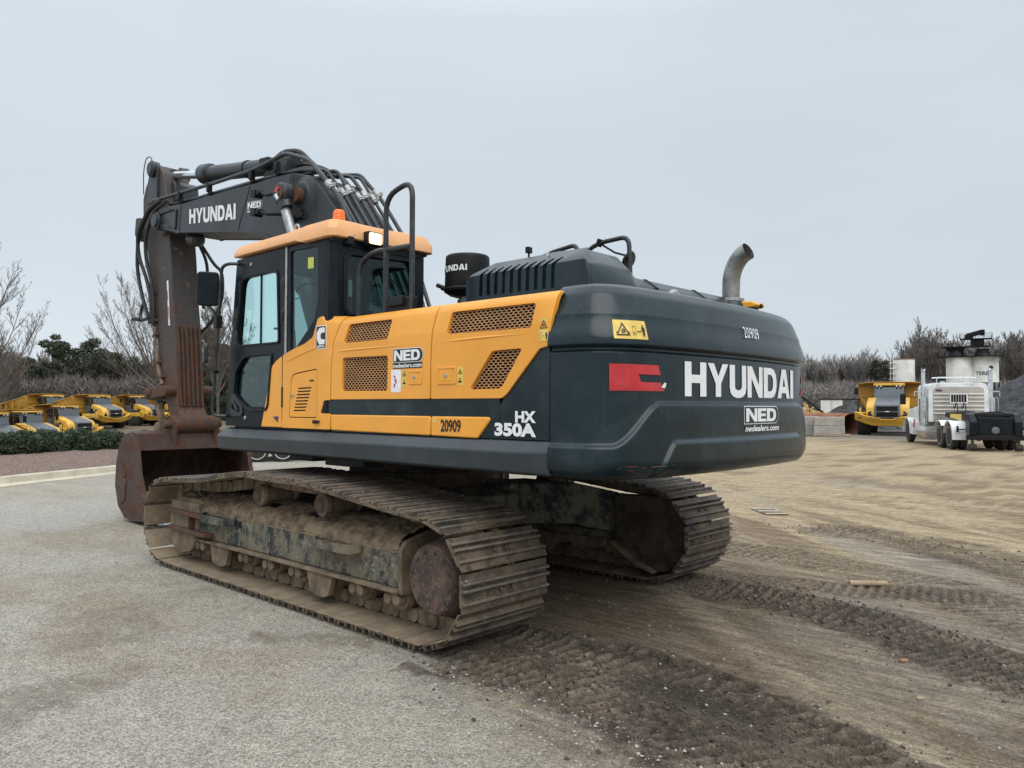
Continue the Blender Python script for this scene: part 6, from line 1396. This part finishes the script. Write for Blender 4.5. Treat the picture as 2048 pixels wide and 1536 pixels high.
for k in range(5): mb.box(2.712, 2.722, -.29+.097*(k+1)-.012, -.29+.097*(k+1)+.012, 1.85, 2.17)
mb.build('window_bar', 'quilted_steel', w_)
MB().box(2.722, 2.727, .62, .86, 2.30, 2.39).build('badge', 'navy_vinyl', sc_)
MB().cyl((2.72, .75, 2.62), (2.80, .75, 2.62), .06, n=14).cyl((2.72, -.55, 2.62), (2.80, -.55, 2.62), .06, n=14).build('deck_lamp', 'lamp_lens', sc_)
MB().tube([(3.4, .65, 2.66), (3.4, .65, 2.92), (3.4, -.65, 2.92), (3.4, -.65, 2.66)], .02, 6, .05).tube([(3.4, .85, 2.90), (3.4, -.85, 2.90)], .02, 6).cyl((3.5, .35, 2.70), (3.9, .35, 2.70), .07, n=14).cyl((3.5, -.35, 2.70), (3.9, -.35, 2.70), .07, n=14).build('roof_horns', 'chrome', sc_)
MB().prism([(4.55, .9), (4.55, 2.3), (5.3, 2.25), (5.6, 1.7), (7.4, 1.55), (7.5, .7), (4.55, .7)], 'y', -.9, .9).build('cab_front', 'truck_white', tr, bevel=.08)
# roll-off frame and hoist
hf = MB()
for s_ in (1, -1):
    hf.prism([(2.4, 1.42), (2.4, 1.24), (-.2, 1.0), (-.9, .62), (-1.55, .40), (-1.62, .48), (-1.60, 1.30), (-1.2, 1.44), (-.6, 1.50)], 'y', s_*.46, s_*.60)
hf.box(-1.0, 2.4, -.46, .46, 1.02, 1.12).box(-1.66, -1.50, -.95, .95, .44, .62).box(-1.60, -1.15, -.62, .62, 1.30, 1.42)
hfo = hf.build('hoist_frame', 'black_metal', tr, bevel=.02)
mb = MB()
for s_ in (1, -1): mb.prism([(-1.15, 1.44), (-1.50, 1.38), (-1.70, 1.1), (-1.70, .60), (-1.30, .60), (-1.15, .9)], 'y', s_*.60, s_*.86)
mb.box(-1.64, -1.2, -.55, .55, .62, 1.26).build('tail_guard', 'cab_paint', hfo, bevel=.03)
MB().cyl((-1.655, 0, .80), (-1.64, 0, .80), 0, n=18, prof=[(0, .10), (.006, .13), (.015, .13)]).build('tail_badge', 'hood_gray', hfo)
MB().prism(rpoly([(1.7, 1.22), (1.7, 1.37), (.2, 1.37), (.2, 1.10)], .03), 'y', .601, .606).build('frame_plate', 'yellow_vinyl', hfo)
mb = MB()
for s_ in (1, -1): mb.cyl((-1.60, s_*.75-.12, .17), (-1.60, s_*.75+.12, .17), .13, n=18).box(-1.64, -1.56, s_*.75-.04, s_*.75+.04, .17, .5)
mb.build('tail_roller', 'rubber', tr, bevel=.006)
for y_ in (.15, -.15): MB().tube([(2.70, y_, 1.60), (2.55, y_, 1.85), (2.35, y_, 1.75), (2.3, y_, 1.35)], .022, 8, .15).build('air_hose', 'hose_rubber', tr)
MB().prism([(5.05, .74), (5.30, .74), (5.1, 1.1), (4.95, 1.1)], 'y', 1.16, 1.18).build('reflector', 'red_vinyl', tr)

# ---- concrete blocks on a pallet board, rusty culverts, container, scrap, heaps
def stone_block(px_, Z_, z0, w_, h_, label, d_=.8):
    p = at(px_, Z_); g = gzf(p)
    o = MB().box(-d_/2, d_/2, -w_/2, w_/2, 0, h_).build('concrete_block', 'concrete', None, bevel=.03); o.location = (p.x, p.y, g+z0); o.rotation_euler = (0, 0, heading(px_, 0)); return tag(o, label, 'concrete block', 'stacked concrete blocks')
stone_block(1658, 43.5, .10, 1.60, .46, 'lower concrete block of the right-hand pair, lying on the pallet board')
stone_block(1658, 43.5, .565, 1.58, .50, 'upper concrete block of the right-hand pair beside the culvert')
stone_block(1622, 44.6, .0, .75, .56, 'lower small concrete block right behind the counterweight edge')
stone_block(1622, 44.6, .565, .74, .52, 'upper small concrete block right behind the counterweight edge')
p = at(1662, 43.4); o = MB().box(-.6, .6, -.95, .95, .0, .09).build('pallet_board', 'timber', None, bevel=.01); o.location = (p.x, p.y, gzf(p)); o.rotation_euler = (0, 0, heading(1662, 0)); tag(o, 'low timber pallet board under the concrete blocks', 'pallet')
def culvert(px_, Z_, rad, L_, deg, label):
    p = at(px_, Z_); t_ = MB().cyl((0, 0, rad), (-L_, 0, rad), rad, n=36, caps=False).cyl((0, 0, rad), (-L_, 0, rad), rad*.95, n=36, caps=False)
    t_.rings([[(.0, math.cos(a_)*q, rad+math.sin(a_)*q) for a_ in np.linspace(0, 2*math.pi, 37)[:-1]] for q in (rad*.95, rad)], caps=False)
    o = t_.build('steel_pipe', 'rust_pipe', None, smooth=50); o.location = (p.x, p.y, gzf(p)-.05); o.rotation_euler = (0, 0, heading(px_, deg)); return tag(o, label, 'steel pipe', 'large rusty steel pipes')
paint('rust_pipe', (.26, .115, .06), .8, (.32, .22, .15), .5, (.20, .075, .035), .4, scale=.8, bmp=.2, var=.25)
culvert(1703, 47.0, .66, 5.0, 35, 'large rusty steel pipe with its dark open end beside the dump truck wheel')
culvert(1655, 50.0, .66, 5.0, 35, 'rusty steel pipe lying behind the concrete blocks')
culvert(1740, 52, .6, 6.0, 80, 'rusty steel pipe lying crosswise behind the dump truck')
def heap(name, px_, Z_, w_, d_, h_, mat, label, seed, cat='heap'):
    p = at(px_, Z_); n_ = 90; u_, v_ = np.meshgrid(np.linspace(-1, 1, n_), np.linspace(-1, 1, n_), indexing='ij')
    rr_ = np.sqrt(u_**2+v_**2); z_ = h_*np.clip(1-rr_+.06*(fbm(u_, v_, 2.5, 3, seed)-.5), -.05, 1)**.9 if False else h_*(np.clip(1.03-rr_*(1+.25*(fbm(u_, v_, 1.6, 3, seed)-.5)), 0, 1))**.92
    z_ = z_*(.86+.28*fbm(u_, v_, 3, 4, seed+5))+(fbm(u_, v_, 22, 3, seed+9)-.5)*.12*(z_ > .05)-.08
    a_ = heading(px_, 0); X_ = u_*d_; Y_ = v_*w_; WX = X_*math.cos(a_)-Y_*math.sin(a_); WY = X_*math.sin(a_)+Y_*math.cos(a_)
    ii = np.arange(n_*n_).reshape(n_, n_)
    o = fast_mesh(name, np.stack([WX, WY, z_], -1).reshape(-1, 3), np.stack([ii[:-1, :-1], ii[1:, :-1], ii[1:, 1:], ii[:-1, 1:]], -1).reshape(-1), 4, mat, smooth=True)
    o.location = (p.x, p.y, gzf(p)-.05); return tag(o, label, cat)
heap('coal_heap', 2110, 62, 9.5, 9, 5.2, 'coal', 'large dark crushed-stone heap at the right edge behind the white semi truck', 601)
heap('coal_heap', 1700, 58, 3.6, 3.6, 2.1, 'coal', 'smaller dark crushed-stone heap behind the rusty pipes left of the dump truck', 611)
heap('rubble_heap', 1612, 66, 3.4, 2.5, 1.7, 'gravel_stone', 'pale rubble heap at the edge of the counterweight', 621)
cn = at(1672, 57); cv = MB().bar((0, 0, .5), (0, -2.6, 2.6), .4, .14).build('conveyor', 'black_metal', None, bevel=.02); cv.location = (cn.x, cn.y, 0); cv.rotation_euler = (0, 0, heading(1678, 0)+R(0)); 
MB().bar((0, -1.6, 0), (0, -1.9, 1.9), .06, .06).build('leg', 'black_metal', cv)
tag(cv, 'dark inclined conveyor rising to the right beside the dump truck', 'conveyor')
p = at(1663, 64); o = MB().box(-1.2, 1.2, -.82, .82, .75, 2.25).build('white_container', 'tank_white', None, bevel=.02); o.location = (p.x, p.y, 0); o.rotation_euler = (0, 0, heading(1663, 0))
MB().box(-1.25, 1.25, -.86, 2.6, 2.22, 2.30).box(1.1, 1.2, -.02, .02, .8, 2.2).build('roof_edge', 'black_metal', o)
MB().box(-.1, .1, -.8, -.7, 0, .8).box(-.1, .1, .7, .8, 0, .8).box(-.1, .1, 2.4, 2.5, 0, 2.25).build('leg', 'black_metal', o); tag(o, 'small white container cabin under a dark flat roof in the far yard', 'container')
p = at(1626, 60); mb = MB(); random.seed(4)
for k in range(16): mb.bar((random.uniform(-1, 1), random.uniform(-1.1, 1.1), random.uniform(0, .9)), (random.uniform(-1, 1), random.uniform(-1.1, 1.1), random.uniform(.4, 2.0)), .12, .12)
mb.box(-.4, .4, -.9, .1, .6, 1.3); o = mb.build('scrap_machine', 'truck_yellow', None, bevel=.02); o.location = (p.x, p.y, 0); tag(o, 'yellow tangled scrap machinery frame by the counterweight edge', 'scrap')

# ---- silos and tank
def silo(px_, Z_, rad, z0, z1, name, label, cone=True):
    p = at(px_, Z_); t_ = thing(name, label, 'silo', (p.x, p.y, 0), heading(px_, 0), 'white storage silos')
    pr = [(0, .4), (.9, rad), (.91, rad)] if cone else [(0, rad)]
    mb = MB().cyl((0, 0, z0-(.9 if cone else 0)), (0, 0, z1), 0, n=40, prof=([(0, .5), (.9, rad)] if cone else [(0, rad)])+[(z1-z0+(.9 if cone else 0), rad)])
    bd = mb.build('silo_body', 'tank_white', t_, smooth=40)
    mb = MB()
    for a_ in range(0, 360, 45): mb.box(rad*math.cos(R(a_))-.08, rad*math.cos(R(a_))+.08, rad*math.sin(R(a_))-.08, rad*math.sin(R(a_))+.08, 0, z0) if cone else None
    if cone: mb.build('silo_leg', 'black_metal', t_)
    return t_
s1 = silo(1920, 115, 1.78, 2.0, 9.0, 'silo', 'left white silo under the tall dark headhouse')
s2 = silo(1968, 114, 1.92, 5.3, 9.1, 'silo', 'right white silo of the pair, with dark lettering and a raised rounded bottom')
ps_ = text_mb('TEREX', .55, 2.3, bold=.02)
lt = ps_.build('lettering', 'black_vinyl', s2, fn=lambda a, b_, c_: (1.93*math.cos(.55-(-a/1.93)-.0) if False else 1.935*math.cos(-.55+a/1.93), 1.935*math.sin(-.55+a/1.93), 6.35+b_))
p = at(1943, 114); hh = thing('headhouse', 'dark steel headhouse with railed decks on top of the two white silos', 'headhouse', (p.x, p.y, 0), heading(1943, 0))
def railing(mb, x0, x1, y0, y1, z, h=.9):
    for (a_, b_) in (((x0, y0), (x1, y0)), ((x1, y0), (x1, y1)), ((x1, y1), (x0, y1)), ((x0, y1), (x0, y0))):
        L_ = math.hypot(b_[0]-a_[0], b_[1]-a_[1]); k_ = max(1, int(L_/.9))
        for q in (h*.5, h): mb.bar((*a_, z+q), (*b_, z+q), .045, .045)
        for i in range(k_+1): x_ = a_[0]+(b_[0]-a_[0])*i/k_; y_ = a_[1]+(b_[1]-a_[1])*i/k_; mb.box(x_-.025, x_+.025, y_-.025, y_+.025, z, z+h)
hz = lambda x, y, z: (x, y, 9.05+(z-9.05)*.76)
mb = MB().box(-1.9, 1.9, -4.3, 4.1, 9.05, 9.2); railing(mb, -1.9, 1.9, -4.3, 4.1, 9.2); mb.build('lower_deck', 'black_metal', hh, fn=hz)
MB().box(-.9, .9, .7, 2.3, 9.2, 10.6).cyl((0, 1.5, 9.2), (0, 1.5, 10.2), 1.25, .9, n=16).cyl((0, -1.9, 9.2), (0, -1.9, 10.6), 1.35, .9, n=16).box(-.8, .8, -3.2, -.8, 10.4, 11.0).build('hopper', 'black_metal', hh, bevel=.05, fn=hz)
mb = MB().box(-1.4, 1.4, -3.8, 2.4, 11.0, 11.12); railing(mb, -1.4, 1.4, -3.8, -1.0, 11.12); railing(mb, -1.4, 1.4, .6, 2.4, 11.12); mb.build('middle_deck', 'black_metal', hh, fn=hz)
MB().box(-.8, .8, .0, 1.7, 11.1, 12.6).box(-.5, .5, -.8, .3, 12.6, 13.4).obox((0, .6, 13.6), (1.1, 2.2, .8), Matrix.Rotation(.35, 3, 'X')).box(-.4, .4, 1.2, 1.8, 13.2, 14.3).build('drive_house', 'black_metal', hh, bevel=.04, fn=hz)
mb = MB().box(-1.2, 1.2, -1.4, 2.7, 12.5, 12.6); railing(mb, -1.2, 1.2, -1.4, 2.7, 12.6, 1.0); mb.build('upper_deck', 'black_metal', hh, fn=hz)
tk = silo(1809, 120, 1.5, 0, 9.0, 'storage_tank', 'tall pale streaked storage tank standing behind the dump truck', False); tk['category'] = 'tank'
for k_ in ('group',): del tk[k_]
MB().cyl((0, 0, 9.0), (0, 0, 9.12), 1.56, n=40).build('tank_rim', 'rust_pipe', tk)
mb = MB()
for k in range(24): mb.bar((.9, -1.9, .5+k*.36), (.9, -1.5, .5+k*.36), .03, .03)
mb.bar((.9, -1.9, .2), (.9, -1.9, 9.6), .06, .06).bar((.9, -1.5, .2), (.9, -1.5, 9.6), .06, .06)
for k in range(8): mb.cyl((.9, -1.7, 2.5+k*.85), (.9, -1.7, 2.56+k*.85), .42, n=10)
mb.build('caged_ladder', 'tank_white', tk)

# ---- flat trailer whose two wheels show under the skirt
p = at(538, 23.6); tl = thing('flat_trailer', 'low flatbed trailer with white-rimmed twin wheels, seen beneath the excavator skirt', 'trailer', (p.x, p.y, gzf(p)), heading(538, 92))
MB().box(-2.4, 2.4, -1.0, 1.0, .62, .72).box(-2.4, 2.4, -.05, .05, .50, .62).box(2.4, 3.4, -.05, .05, .50, .60).build('deck', 'black_metal', tl, bevel=.01)
for x in (-.35, .37):
    for s_ in (-1, 1): wheel(tl, x, s_*1.08, .34, .22, 'truck_white', False, 28, .62)

# ================================================================== VEGETATION
def tube_np(segs):
    """segs: list of (p0, p1, r0, r1) -> triangular tubes"""
    A = np.array([s_[0] for s_ in segs]); B = np.array([s_[1] for s_ in segs]); r0 = np.array([s_[2] for s_ in segs]); r1 = np.array([s_[3] for s_ in segs])
    d_ = B-A; d_ /= np.linalg.norm(d_, axis=1, keepdims=True)+1e-9; up = np.where(np.abs(d_[:, 2:3]) < .9, np.array([[0, 0, 1.]]), np.array([[1., 0, 0]]))
    y_ = np.cross(up, d_); y_ /= np.linalg.norm(y_, axis=1, keepdims=True)+1e-9; z_ = np.cross(d_, y_)
    V = []
    for P_, r_ in ((A, r0), (B, r1)):
        for k in range(3):
            a_ = k*2*math.pi/3; V.append(P_+(y_*math.cos(a_)+z_*math.sin(a_))*r_[:, None])
    V = np.stack(V, 1); F = []
    for k in range(3): F.append((k, (k+1) % 3, 3+(k+1) % 3, 3+k))
    return V.reshape(-1, 3), (np.array(F)[None]+(np.arange(len(segs))*6)[:, None, None]).reshape(-1)
def tree_segs(seed, H, spread=.55, levels=5, trunk=.018, first=.25, kids=(3, 5), droop=0, minr=.004, up=.35):
    rnd = random.Random(seed); segs = []
    def grow(p, d_, L_, r_, lv):
        n_ = 4 if lv < 2 else 3; q = p
        for i in range(n_):
            d_ = (d_+Vector((rnd.gauss(0, .10), rnd.gauss(0, .10), rnd.gauss(0, .06)+(up*.12 if lv else 0)-droop*.05*lv))).normalized()
            q2 = q+d_*(L_/n_); ra = r_*(1-.5*i/n_); rb = r_*(1-.5*(i+1)/n_); segs.append((tuple(q), tuple(q2), max(ra, minr), max(rb, minr)))
            if lv < levels and (lv > 0 or i/n_ >= first-.01):
                for _ in range(rnd.randint(*kids) if lv == 0 else (rnd.randint(1, 2) if lv < levels-1 else 2)):
                    a_ = rnd.uniform(0, 6.283); t_ = Vector((math.cos(a_), math.sin(a_), 0)); sp = spread*rnd.uniform(.7, 1.25)
                    nd = (d_*(1-sp*.45)+t_*sp+Vector((0, 0, up*.6))).normalized()
                    grow(q.lerp(q2, rnd.random()), nd, L_*rnd.uniform(.48, .68), rb*rnd.uniform(.45, .62), lv+1)
            q = q2
    grow(Vector((0, 0, 0)), Vector((rnd.gauss(0, .03), rnd.gauss(0, .03), 1)).normalized(), H*.55, H*trunk, 0)
    return segs
def vase_segs(seed, H, nl=15, spread=.62, minr=.015):
    rnd = random.Random(seed); segs = []
    def run(p, d_, L_, r_, lv, n_):
        q = p
        for i in range(n_):
            f = i/n_; d_ = (d_+Vector((rnd.gauss(0, .07), rnd.gauss(0, .07), .10 if lv == 1 else .05))).normalized(); q2 = q+d_*(L_/n_)
            segs.append((tuple(q), tuple(q2), max(minr, r_*(1-.85*f)), max(minr, r_*(1-.85*(i+1)/n_))))
            if lv < 4 and (lv == 1 and i > 1 or lv > 1 and i > 0):
                for _ in range(2 if lv == 1 else (2 if rnd.random() < .55 else 1)):
                    a_ = rnd.uniform(0, 6.283); t_ = Vector((math.cos(a_), math.sin(a_), rnd.uniform(-.1, .5))); sp = rnd.uniform(.45, .85)
                    run(q.lerp(q2, rnd.random()), (d_+t_*sp).normalized(), L_*(1-f*.6)*rnd.uniform(.22, .40 if lv == 1 else .5), r_*(1-.8*f)*.42, lv+1, 7 if lv == 1 else 4)
            q = q2
    q = Vector((0, 0, 0)); T_ = H*.30
    for i in range(6): q2 = Vector((rnd.gauss(0, .004)*H, rnd.gauss(0, .004)*H, T_*(i+1)/6)); segs.append((tuple(q), tuple(q2), H*.016*(1-.05*i), H*.016*(1-.05*(i+1)))); q = q2
    for k in range(nl):
        a_ = k*2.4+rnd.uniform(-.3, .3); ti = spread*(.25+.75*((k+.5)/nl))*rnd.uniform(.8, 1.15); st = Vector((0, 0, T_*(1.0-.45*(k/nl)*rnd.random())))
        run(st, Vector((math.cos(a_)*math.sin(ti), math.sin(a_)*math.sin(ti), math.cos(ti))), H*rnd.uniform(.62, .76)*(1-.18*k/nl), H*.0062, 1, 12)
    return segs
def bare_tree(name, label, px_, Z_, H, seed, group='bare trees by the yard', **k):
    p = at(px_, Z_); g = gzf(p); sg_ = vase_segs(seed, H, **k) if 'nl' in k else tree_segs(seed, H, **k); 
    main = [s_ for s_ in sg_ if s_[2] > H*.0065]; rest = [s_ for s_ in sg_ if s_[2] <= H*.0065]
    t_ = thing(name, label, 'tree', (p.x, p.y, g-.1), seed, group)
    V, F = tube_np(main); fast_mesh('trunk', V, F, 4, 'bark', t_, True); V, F = tube_np(rest); fast_mesh('crown', V, F, 4, 'twig', t_); return t_
bare_tree('bare_tree', 'tall bare leafless tree spreading out behind the excavator arm', 312, 88, 17.5, 12, nl=16, spread=1.35, minr=.009)
bare_tree('bare_tree', 'bare tree at the left edge with twigs reaching into the picture', -88, 46, 13, 31, nl=19, spread=1.3, minr=.007)
bare_tree('bare_tree', 'slender bare tree right behind the cab mirror', 436, 80, 14.0, 8, nl=12, spread=.6, minr=.013)
bare_tree('bare_tree', 'low bushy bare tree at the left edge in front of the wood', 8, 78, 7.5, 18, nl=14, spread=.8, minr=.012)
for i, (px_, H_, sd_, lb) in enumerate(((1850, 16.5, 41, 'bare tree rising highest between the storage tank and the silos'), (1905, 14, 42, 'bare tree directly behind the left stack of the semi truck'), (2030, 15.5, 43, 'bare tree towering right of the silos over the dark heap'))):
    bare_tree('bare_tree', lb, px_, 142, H_, sd_, 'bare trees by the silos', nl=14, spread=.7, minr=.022)
def wood(name, px0, px1, Z0, Z1, n_, H0, H1, seed, label, minr, dip=None, mat='twig'):
    rnd = random.Random(seed); var = [tube_np(tree_segs(seed+i, 1.0, spread=.5, levels=4, kids=(3, 5), minr=.0028, trunk=.013, first=0, up=.6)) for i in range(7)]
    VS = []; FS = []; base = 0
    for i in range(n_):
        V, F = var[rnd.randrange(7)]; px_ = px0+(px1-px0)*(i+rnd.random())/n_; Z_ = rnd.uniform(Z0, Z1); p = at(px_, Z_); H_ = rnd.uniform(H0, H1)*(dip(px_) if dip else 1); a_ = rnd.uniform(0, 6.28)
        c_, s_ = math.cos(a_), math.sin(a_); W = V*H_; W = np.stack([W[:, 0]*c_-W[:, 1]*s_, W[:, 0]*s_+W[:, 1]*c_, W[:, 2]], -1)*np.array([1.1, 1.1, 1.0])+np.array([p.x, p.y, gzf(p)-.3])
        VS.append(W); FS.append(F+base); base += len(V)
    o = fast_mesh(name, np.concatenate(VS), np.concatenate(FS), 4, mat); return tag(o, label, 'wood', kind='stuff')
wood('far_wood', -140, 900, 112, 132, 230, 7.2, 9.5, 700, 'grey leafless wood behind the dump truck yard', .01)
wood('far_wood', 900, 1560, 130, 150, 130, 8.0, 10.5, 710, 'grey leafless wood hidden behind the excavator', .01, None, 'hazed_twig')
wood('far_wood', 1560, 2160, 150, 176, 210, 8.6, 12.4, 720, 'grey leafless wood behind the silos', .01, lambda q: 1.0+.30*float(sst(1790, 1850, q))-.05*math.sin(q*.05)+.12*float(sst(1990, 2050, q)), 'hazed_twig')
def cloud(name, C_, Rr, n_, size, mat, parent=None, seed=0, shell=.5, label=None):
    g = np.random.default_rng(seed); C_ = np.array(C_, float); Rr = np.array(Rr, float); w_ = Rr[:, 0]*Rr[:, 1]; k = g.choice(len(C_), n_, p=w_/w_.sum())
    d_ = g.normal(size=(n_, 3)); d_ /= np.linalg.norm(d_, axis=1, keepdims=True); r_ = shell+(1-shell)*g.random(n_)**.5
    P = C_[k]+d_*Rr[k]*r_[:, None]*(1+g.normal(0, .08, n_))[:, None]; a_ = g.normal(size=(n_, 3)); a_ = a_*.6+d_*.8; a_ /= np.linalg.norm(a_, axis=1, keepdims=True); b_ = np.cross(a_, g.normal(size=(n_, 3))); b_ /= np.linalg.norm(b_, axis=1, keepdims=True)
    s_ = size*(.6+.8*g.random(n_))[:, None]; V = np.stack([P-b_*s_*.22, P+b_*s_*.22, P+a_*s_], 1).reshape(-1, 3)
    return fast_mesh(name, V, np.arange(n_*3), 3, mat, parent)
def brush(name, px0, px1, Z0, Z1, n_, h_, seed, label, size, mat='twig'):
    g = np.random.default_rng(seed); px_ = g.uniform(px0, px1, n_); Z_ = g.uniform(Z0, Z1, n_); X_ = (px_-1024)/1543*Z_
    P = np.stack([CAM.x+F0.x*Z_+R0.x*X_, CAM.y+F0.y*Z_+R0.y*X_], -1); gr_ = terrain_far(P[:, 0], P[:, 1]); env = .62+.6*fbm(px_*.02, Z_*.05, 1.2, 4, seed)
    z_ = gr_+h_*env*g.random(n_)**1.25; d_ = np.stack([g.normal(0, .5, n_), g.normal(0, .5, n_), g.random(n_)+.25], -1); d_ /= np.linalg.norm(d_, axis=1, keepdims=True)
    P = np.concatenate([P, z_[:, None]], 1); b_ = np.cross(d_, g.normal(size=(n_, 3))); b_ /= np.linalg.norm(b_, axis=1, keepdims=True); s_ = size*(.5+g.random(n_))[:, None]
    V = np.stack([P-b_*s_*.045, P+b_*s_*.045, P+d_*s_], 1).reshape(-1, 3); o = fast_mesh(name, V, np.arange(n_*3), 3, mat); return tag(o, label, 'brush', kind='stuff')
brush('undergrowth', -140, 900, 98, 112, 60000, 5.2, 800, 'brown twiggy undergrowth in front of the left wood', 1.3)
brush('undergrowth', 900, 1560, 115, 130, 45000, 5.2, 805, 'twiggy undergrowth hidden behind the excavator', 1.5, 'hazed_twig')
brush('undergrowth', 1560, 2160, 128, 150, 60000, 5.6, 810, 'grey twiggy undergrowth in front of the right wood', 1.3, 'hazed_twig')
brush('evergreen_scrub', -140, 120, 90, 97, 9000, 3.0, 820, 'dark green scrub low at the left edge', .8, 'cedar')
def pine(px_, Z_, H, W_, seed, label, mat='pine_needles', crown=.55, name='pine_tree', n_=5200, sz=.30):
    rnd = random.Random(seed); p = at(px_, Z_); t_ = thing(name, label, 'tree', (p.x, p.y, gzf(p)-.2), 0, 'pine trees at the edge of the wood'); segs = []; C_ = []; Rr = []
    q = Vector((0, 0, 0))
    for i in range(8): q2 = Vector((rnd.gauss(0, .02)*H, rnd.gauss(0, .02)*H, H*(i+1)/8)); segs.append((tuple(q), tuple(q2), H*.014*(1-.1*i), H*.014*(1-.1*(i+1)))); q = q2
    for i in range(46):
        f = rnd.random(); z_ = H*(1-crown+crown*f); a_ = rnd.uniform(0, 6.28); L_ = W_*.5*(math.sin(math.pi*min(.95, .18+f*.82))**.6)*rnd.uniform(.55, 1.05); e_ = Vector((math.cos(a_)*L_, math.sin(a_)*L_, z_+H*.03))
        segs.append(((0, 0, z_-H*.03), tuple(e_), H*.005, H*.002)); s_ = rnd.uniform(.06, .125)*W_; C_.append(tuple(e_*.85+Vector((0, 0, z_*.15)))); Rr.append((s_, s_, s_*.55))
    V, F = tube_np(segs); fast_mesh('trunk', V, F, 4, 'bark', t_, True); cloud('crown', C_, Rr, n_, sz, mat, t_, seed, .25); return t_
pine(103, 108, 11.2, 7.6, 1, 'round dark pine, biggest crown of the left tree line', crown=.75, n_=14000)
pine(72, 106, 7.0, 4.2, 2, 'lower dark pine at the left foot of the big round pine', crown=.8, n_=4500)
pine(186, 110, 11.0, 6.6, 3, 'open-crowned pine next right of the big round pine', crown=.55, n_=7000)
pine(222, 112, 9.2, 5.4, 4, 'thin pine between the open-crowned pine and the tall bare tree', crown=.5, n_=5000)
pine(262, 112, 8.4, 6, 5, 'sparse pine half hidden by the tall bare tree', crown=.5, n_=5000)
pine(408, 100, 11.4, 5.4, 6, 'dark pine between the excavator arm and the cab mirrors', crown=.75, n_=10000)
pine(446, 98, 9.6, 5.0, 7, 'dark pine just left of the excavator cab', crown=.8, n_=10000)
pine(520, 104, 9.5, 6, 8, 'pine seen through the cab door glass', crown=.6, n_=4000)
pine(1762, 146, 10.8, 5.5, 9, 'dark cedar in front of the wood left of the storage tank', 'cedar', .7, 'cedar_tree', 3500, .4)
# row of clipped evergreen shrubs in the bed
for i, (px_, Z_, w_, h_, lb) in enumerate(((-14, 21.4, .66, .84, 'leftmost round evergreen shrub, cut by the picture edge'), (40, 21.9, .62, .86, 'second round evergreen shrub from the left edge'), (98, 22.8, .62, .87, 'third round evergreen shrub from the left, in the middle of the row'),
        (158, 23.8, .62, .88, 'fourth round evergreen shrub from the left'), (220, 24.8, .62, .90, 'round evergreen shrub next to the bucket top'), (290, 26.5, .70, .80, 'evergreen shrub mostly hidden behind the bucket'), (352, 28, .70, .80, 'evergreen shrub hidden behind the bucket pins'), (420, 29.5, .70, .85, 'evergreen shrub between the arm and the cab front'))):
    p = at(px_, Z_); t_ = thing('evergreen_shrub', lb, 'shrub', (p.x, p.y, gzf(p)+.20), i, 'round evergreen shrubs along the kerb')
    g = random.Random(i+50); C_ = []; Rr = []
    for k in range(26):
        a_ = g.uniform(0, 6.28); q = g.random()**.5*w_*.62; C_.append((math.cos(a_)*q, math.sin(a_)*q, h_*(.22+.50*math.sqrt(max(0, 1-(q/w_/.68)**2))*g.uniform(.55, 1)))); s_ = g.uniform(.15, .24); Rr.append((s_, s_, s_*.8))
    C_.append((0, 0, h_*.4)); Rr.append((w_*.86, w_*.86, h_*.40))
    cloud('foliage', C_, Rr, 12000, .085, 'juniper', t_, i, .6); segs = [((0, 0, -.1), (math.cos(k)*.3, math.sin(k)*.3, h_*.6), .02, .008) for k in range(7)]; V, F = tube_np(segs); fast_mesh('stem', V, F, 4, 'bark', t_)
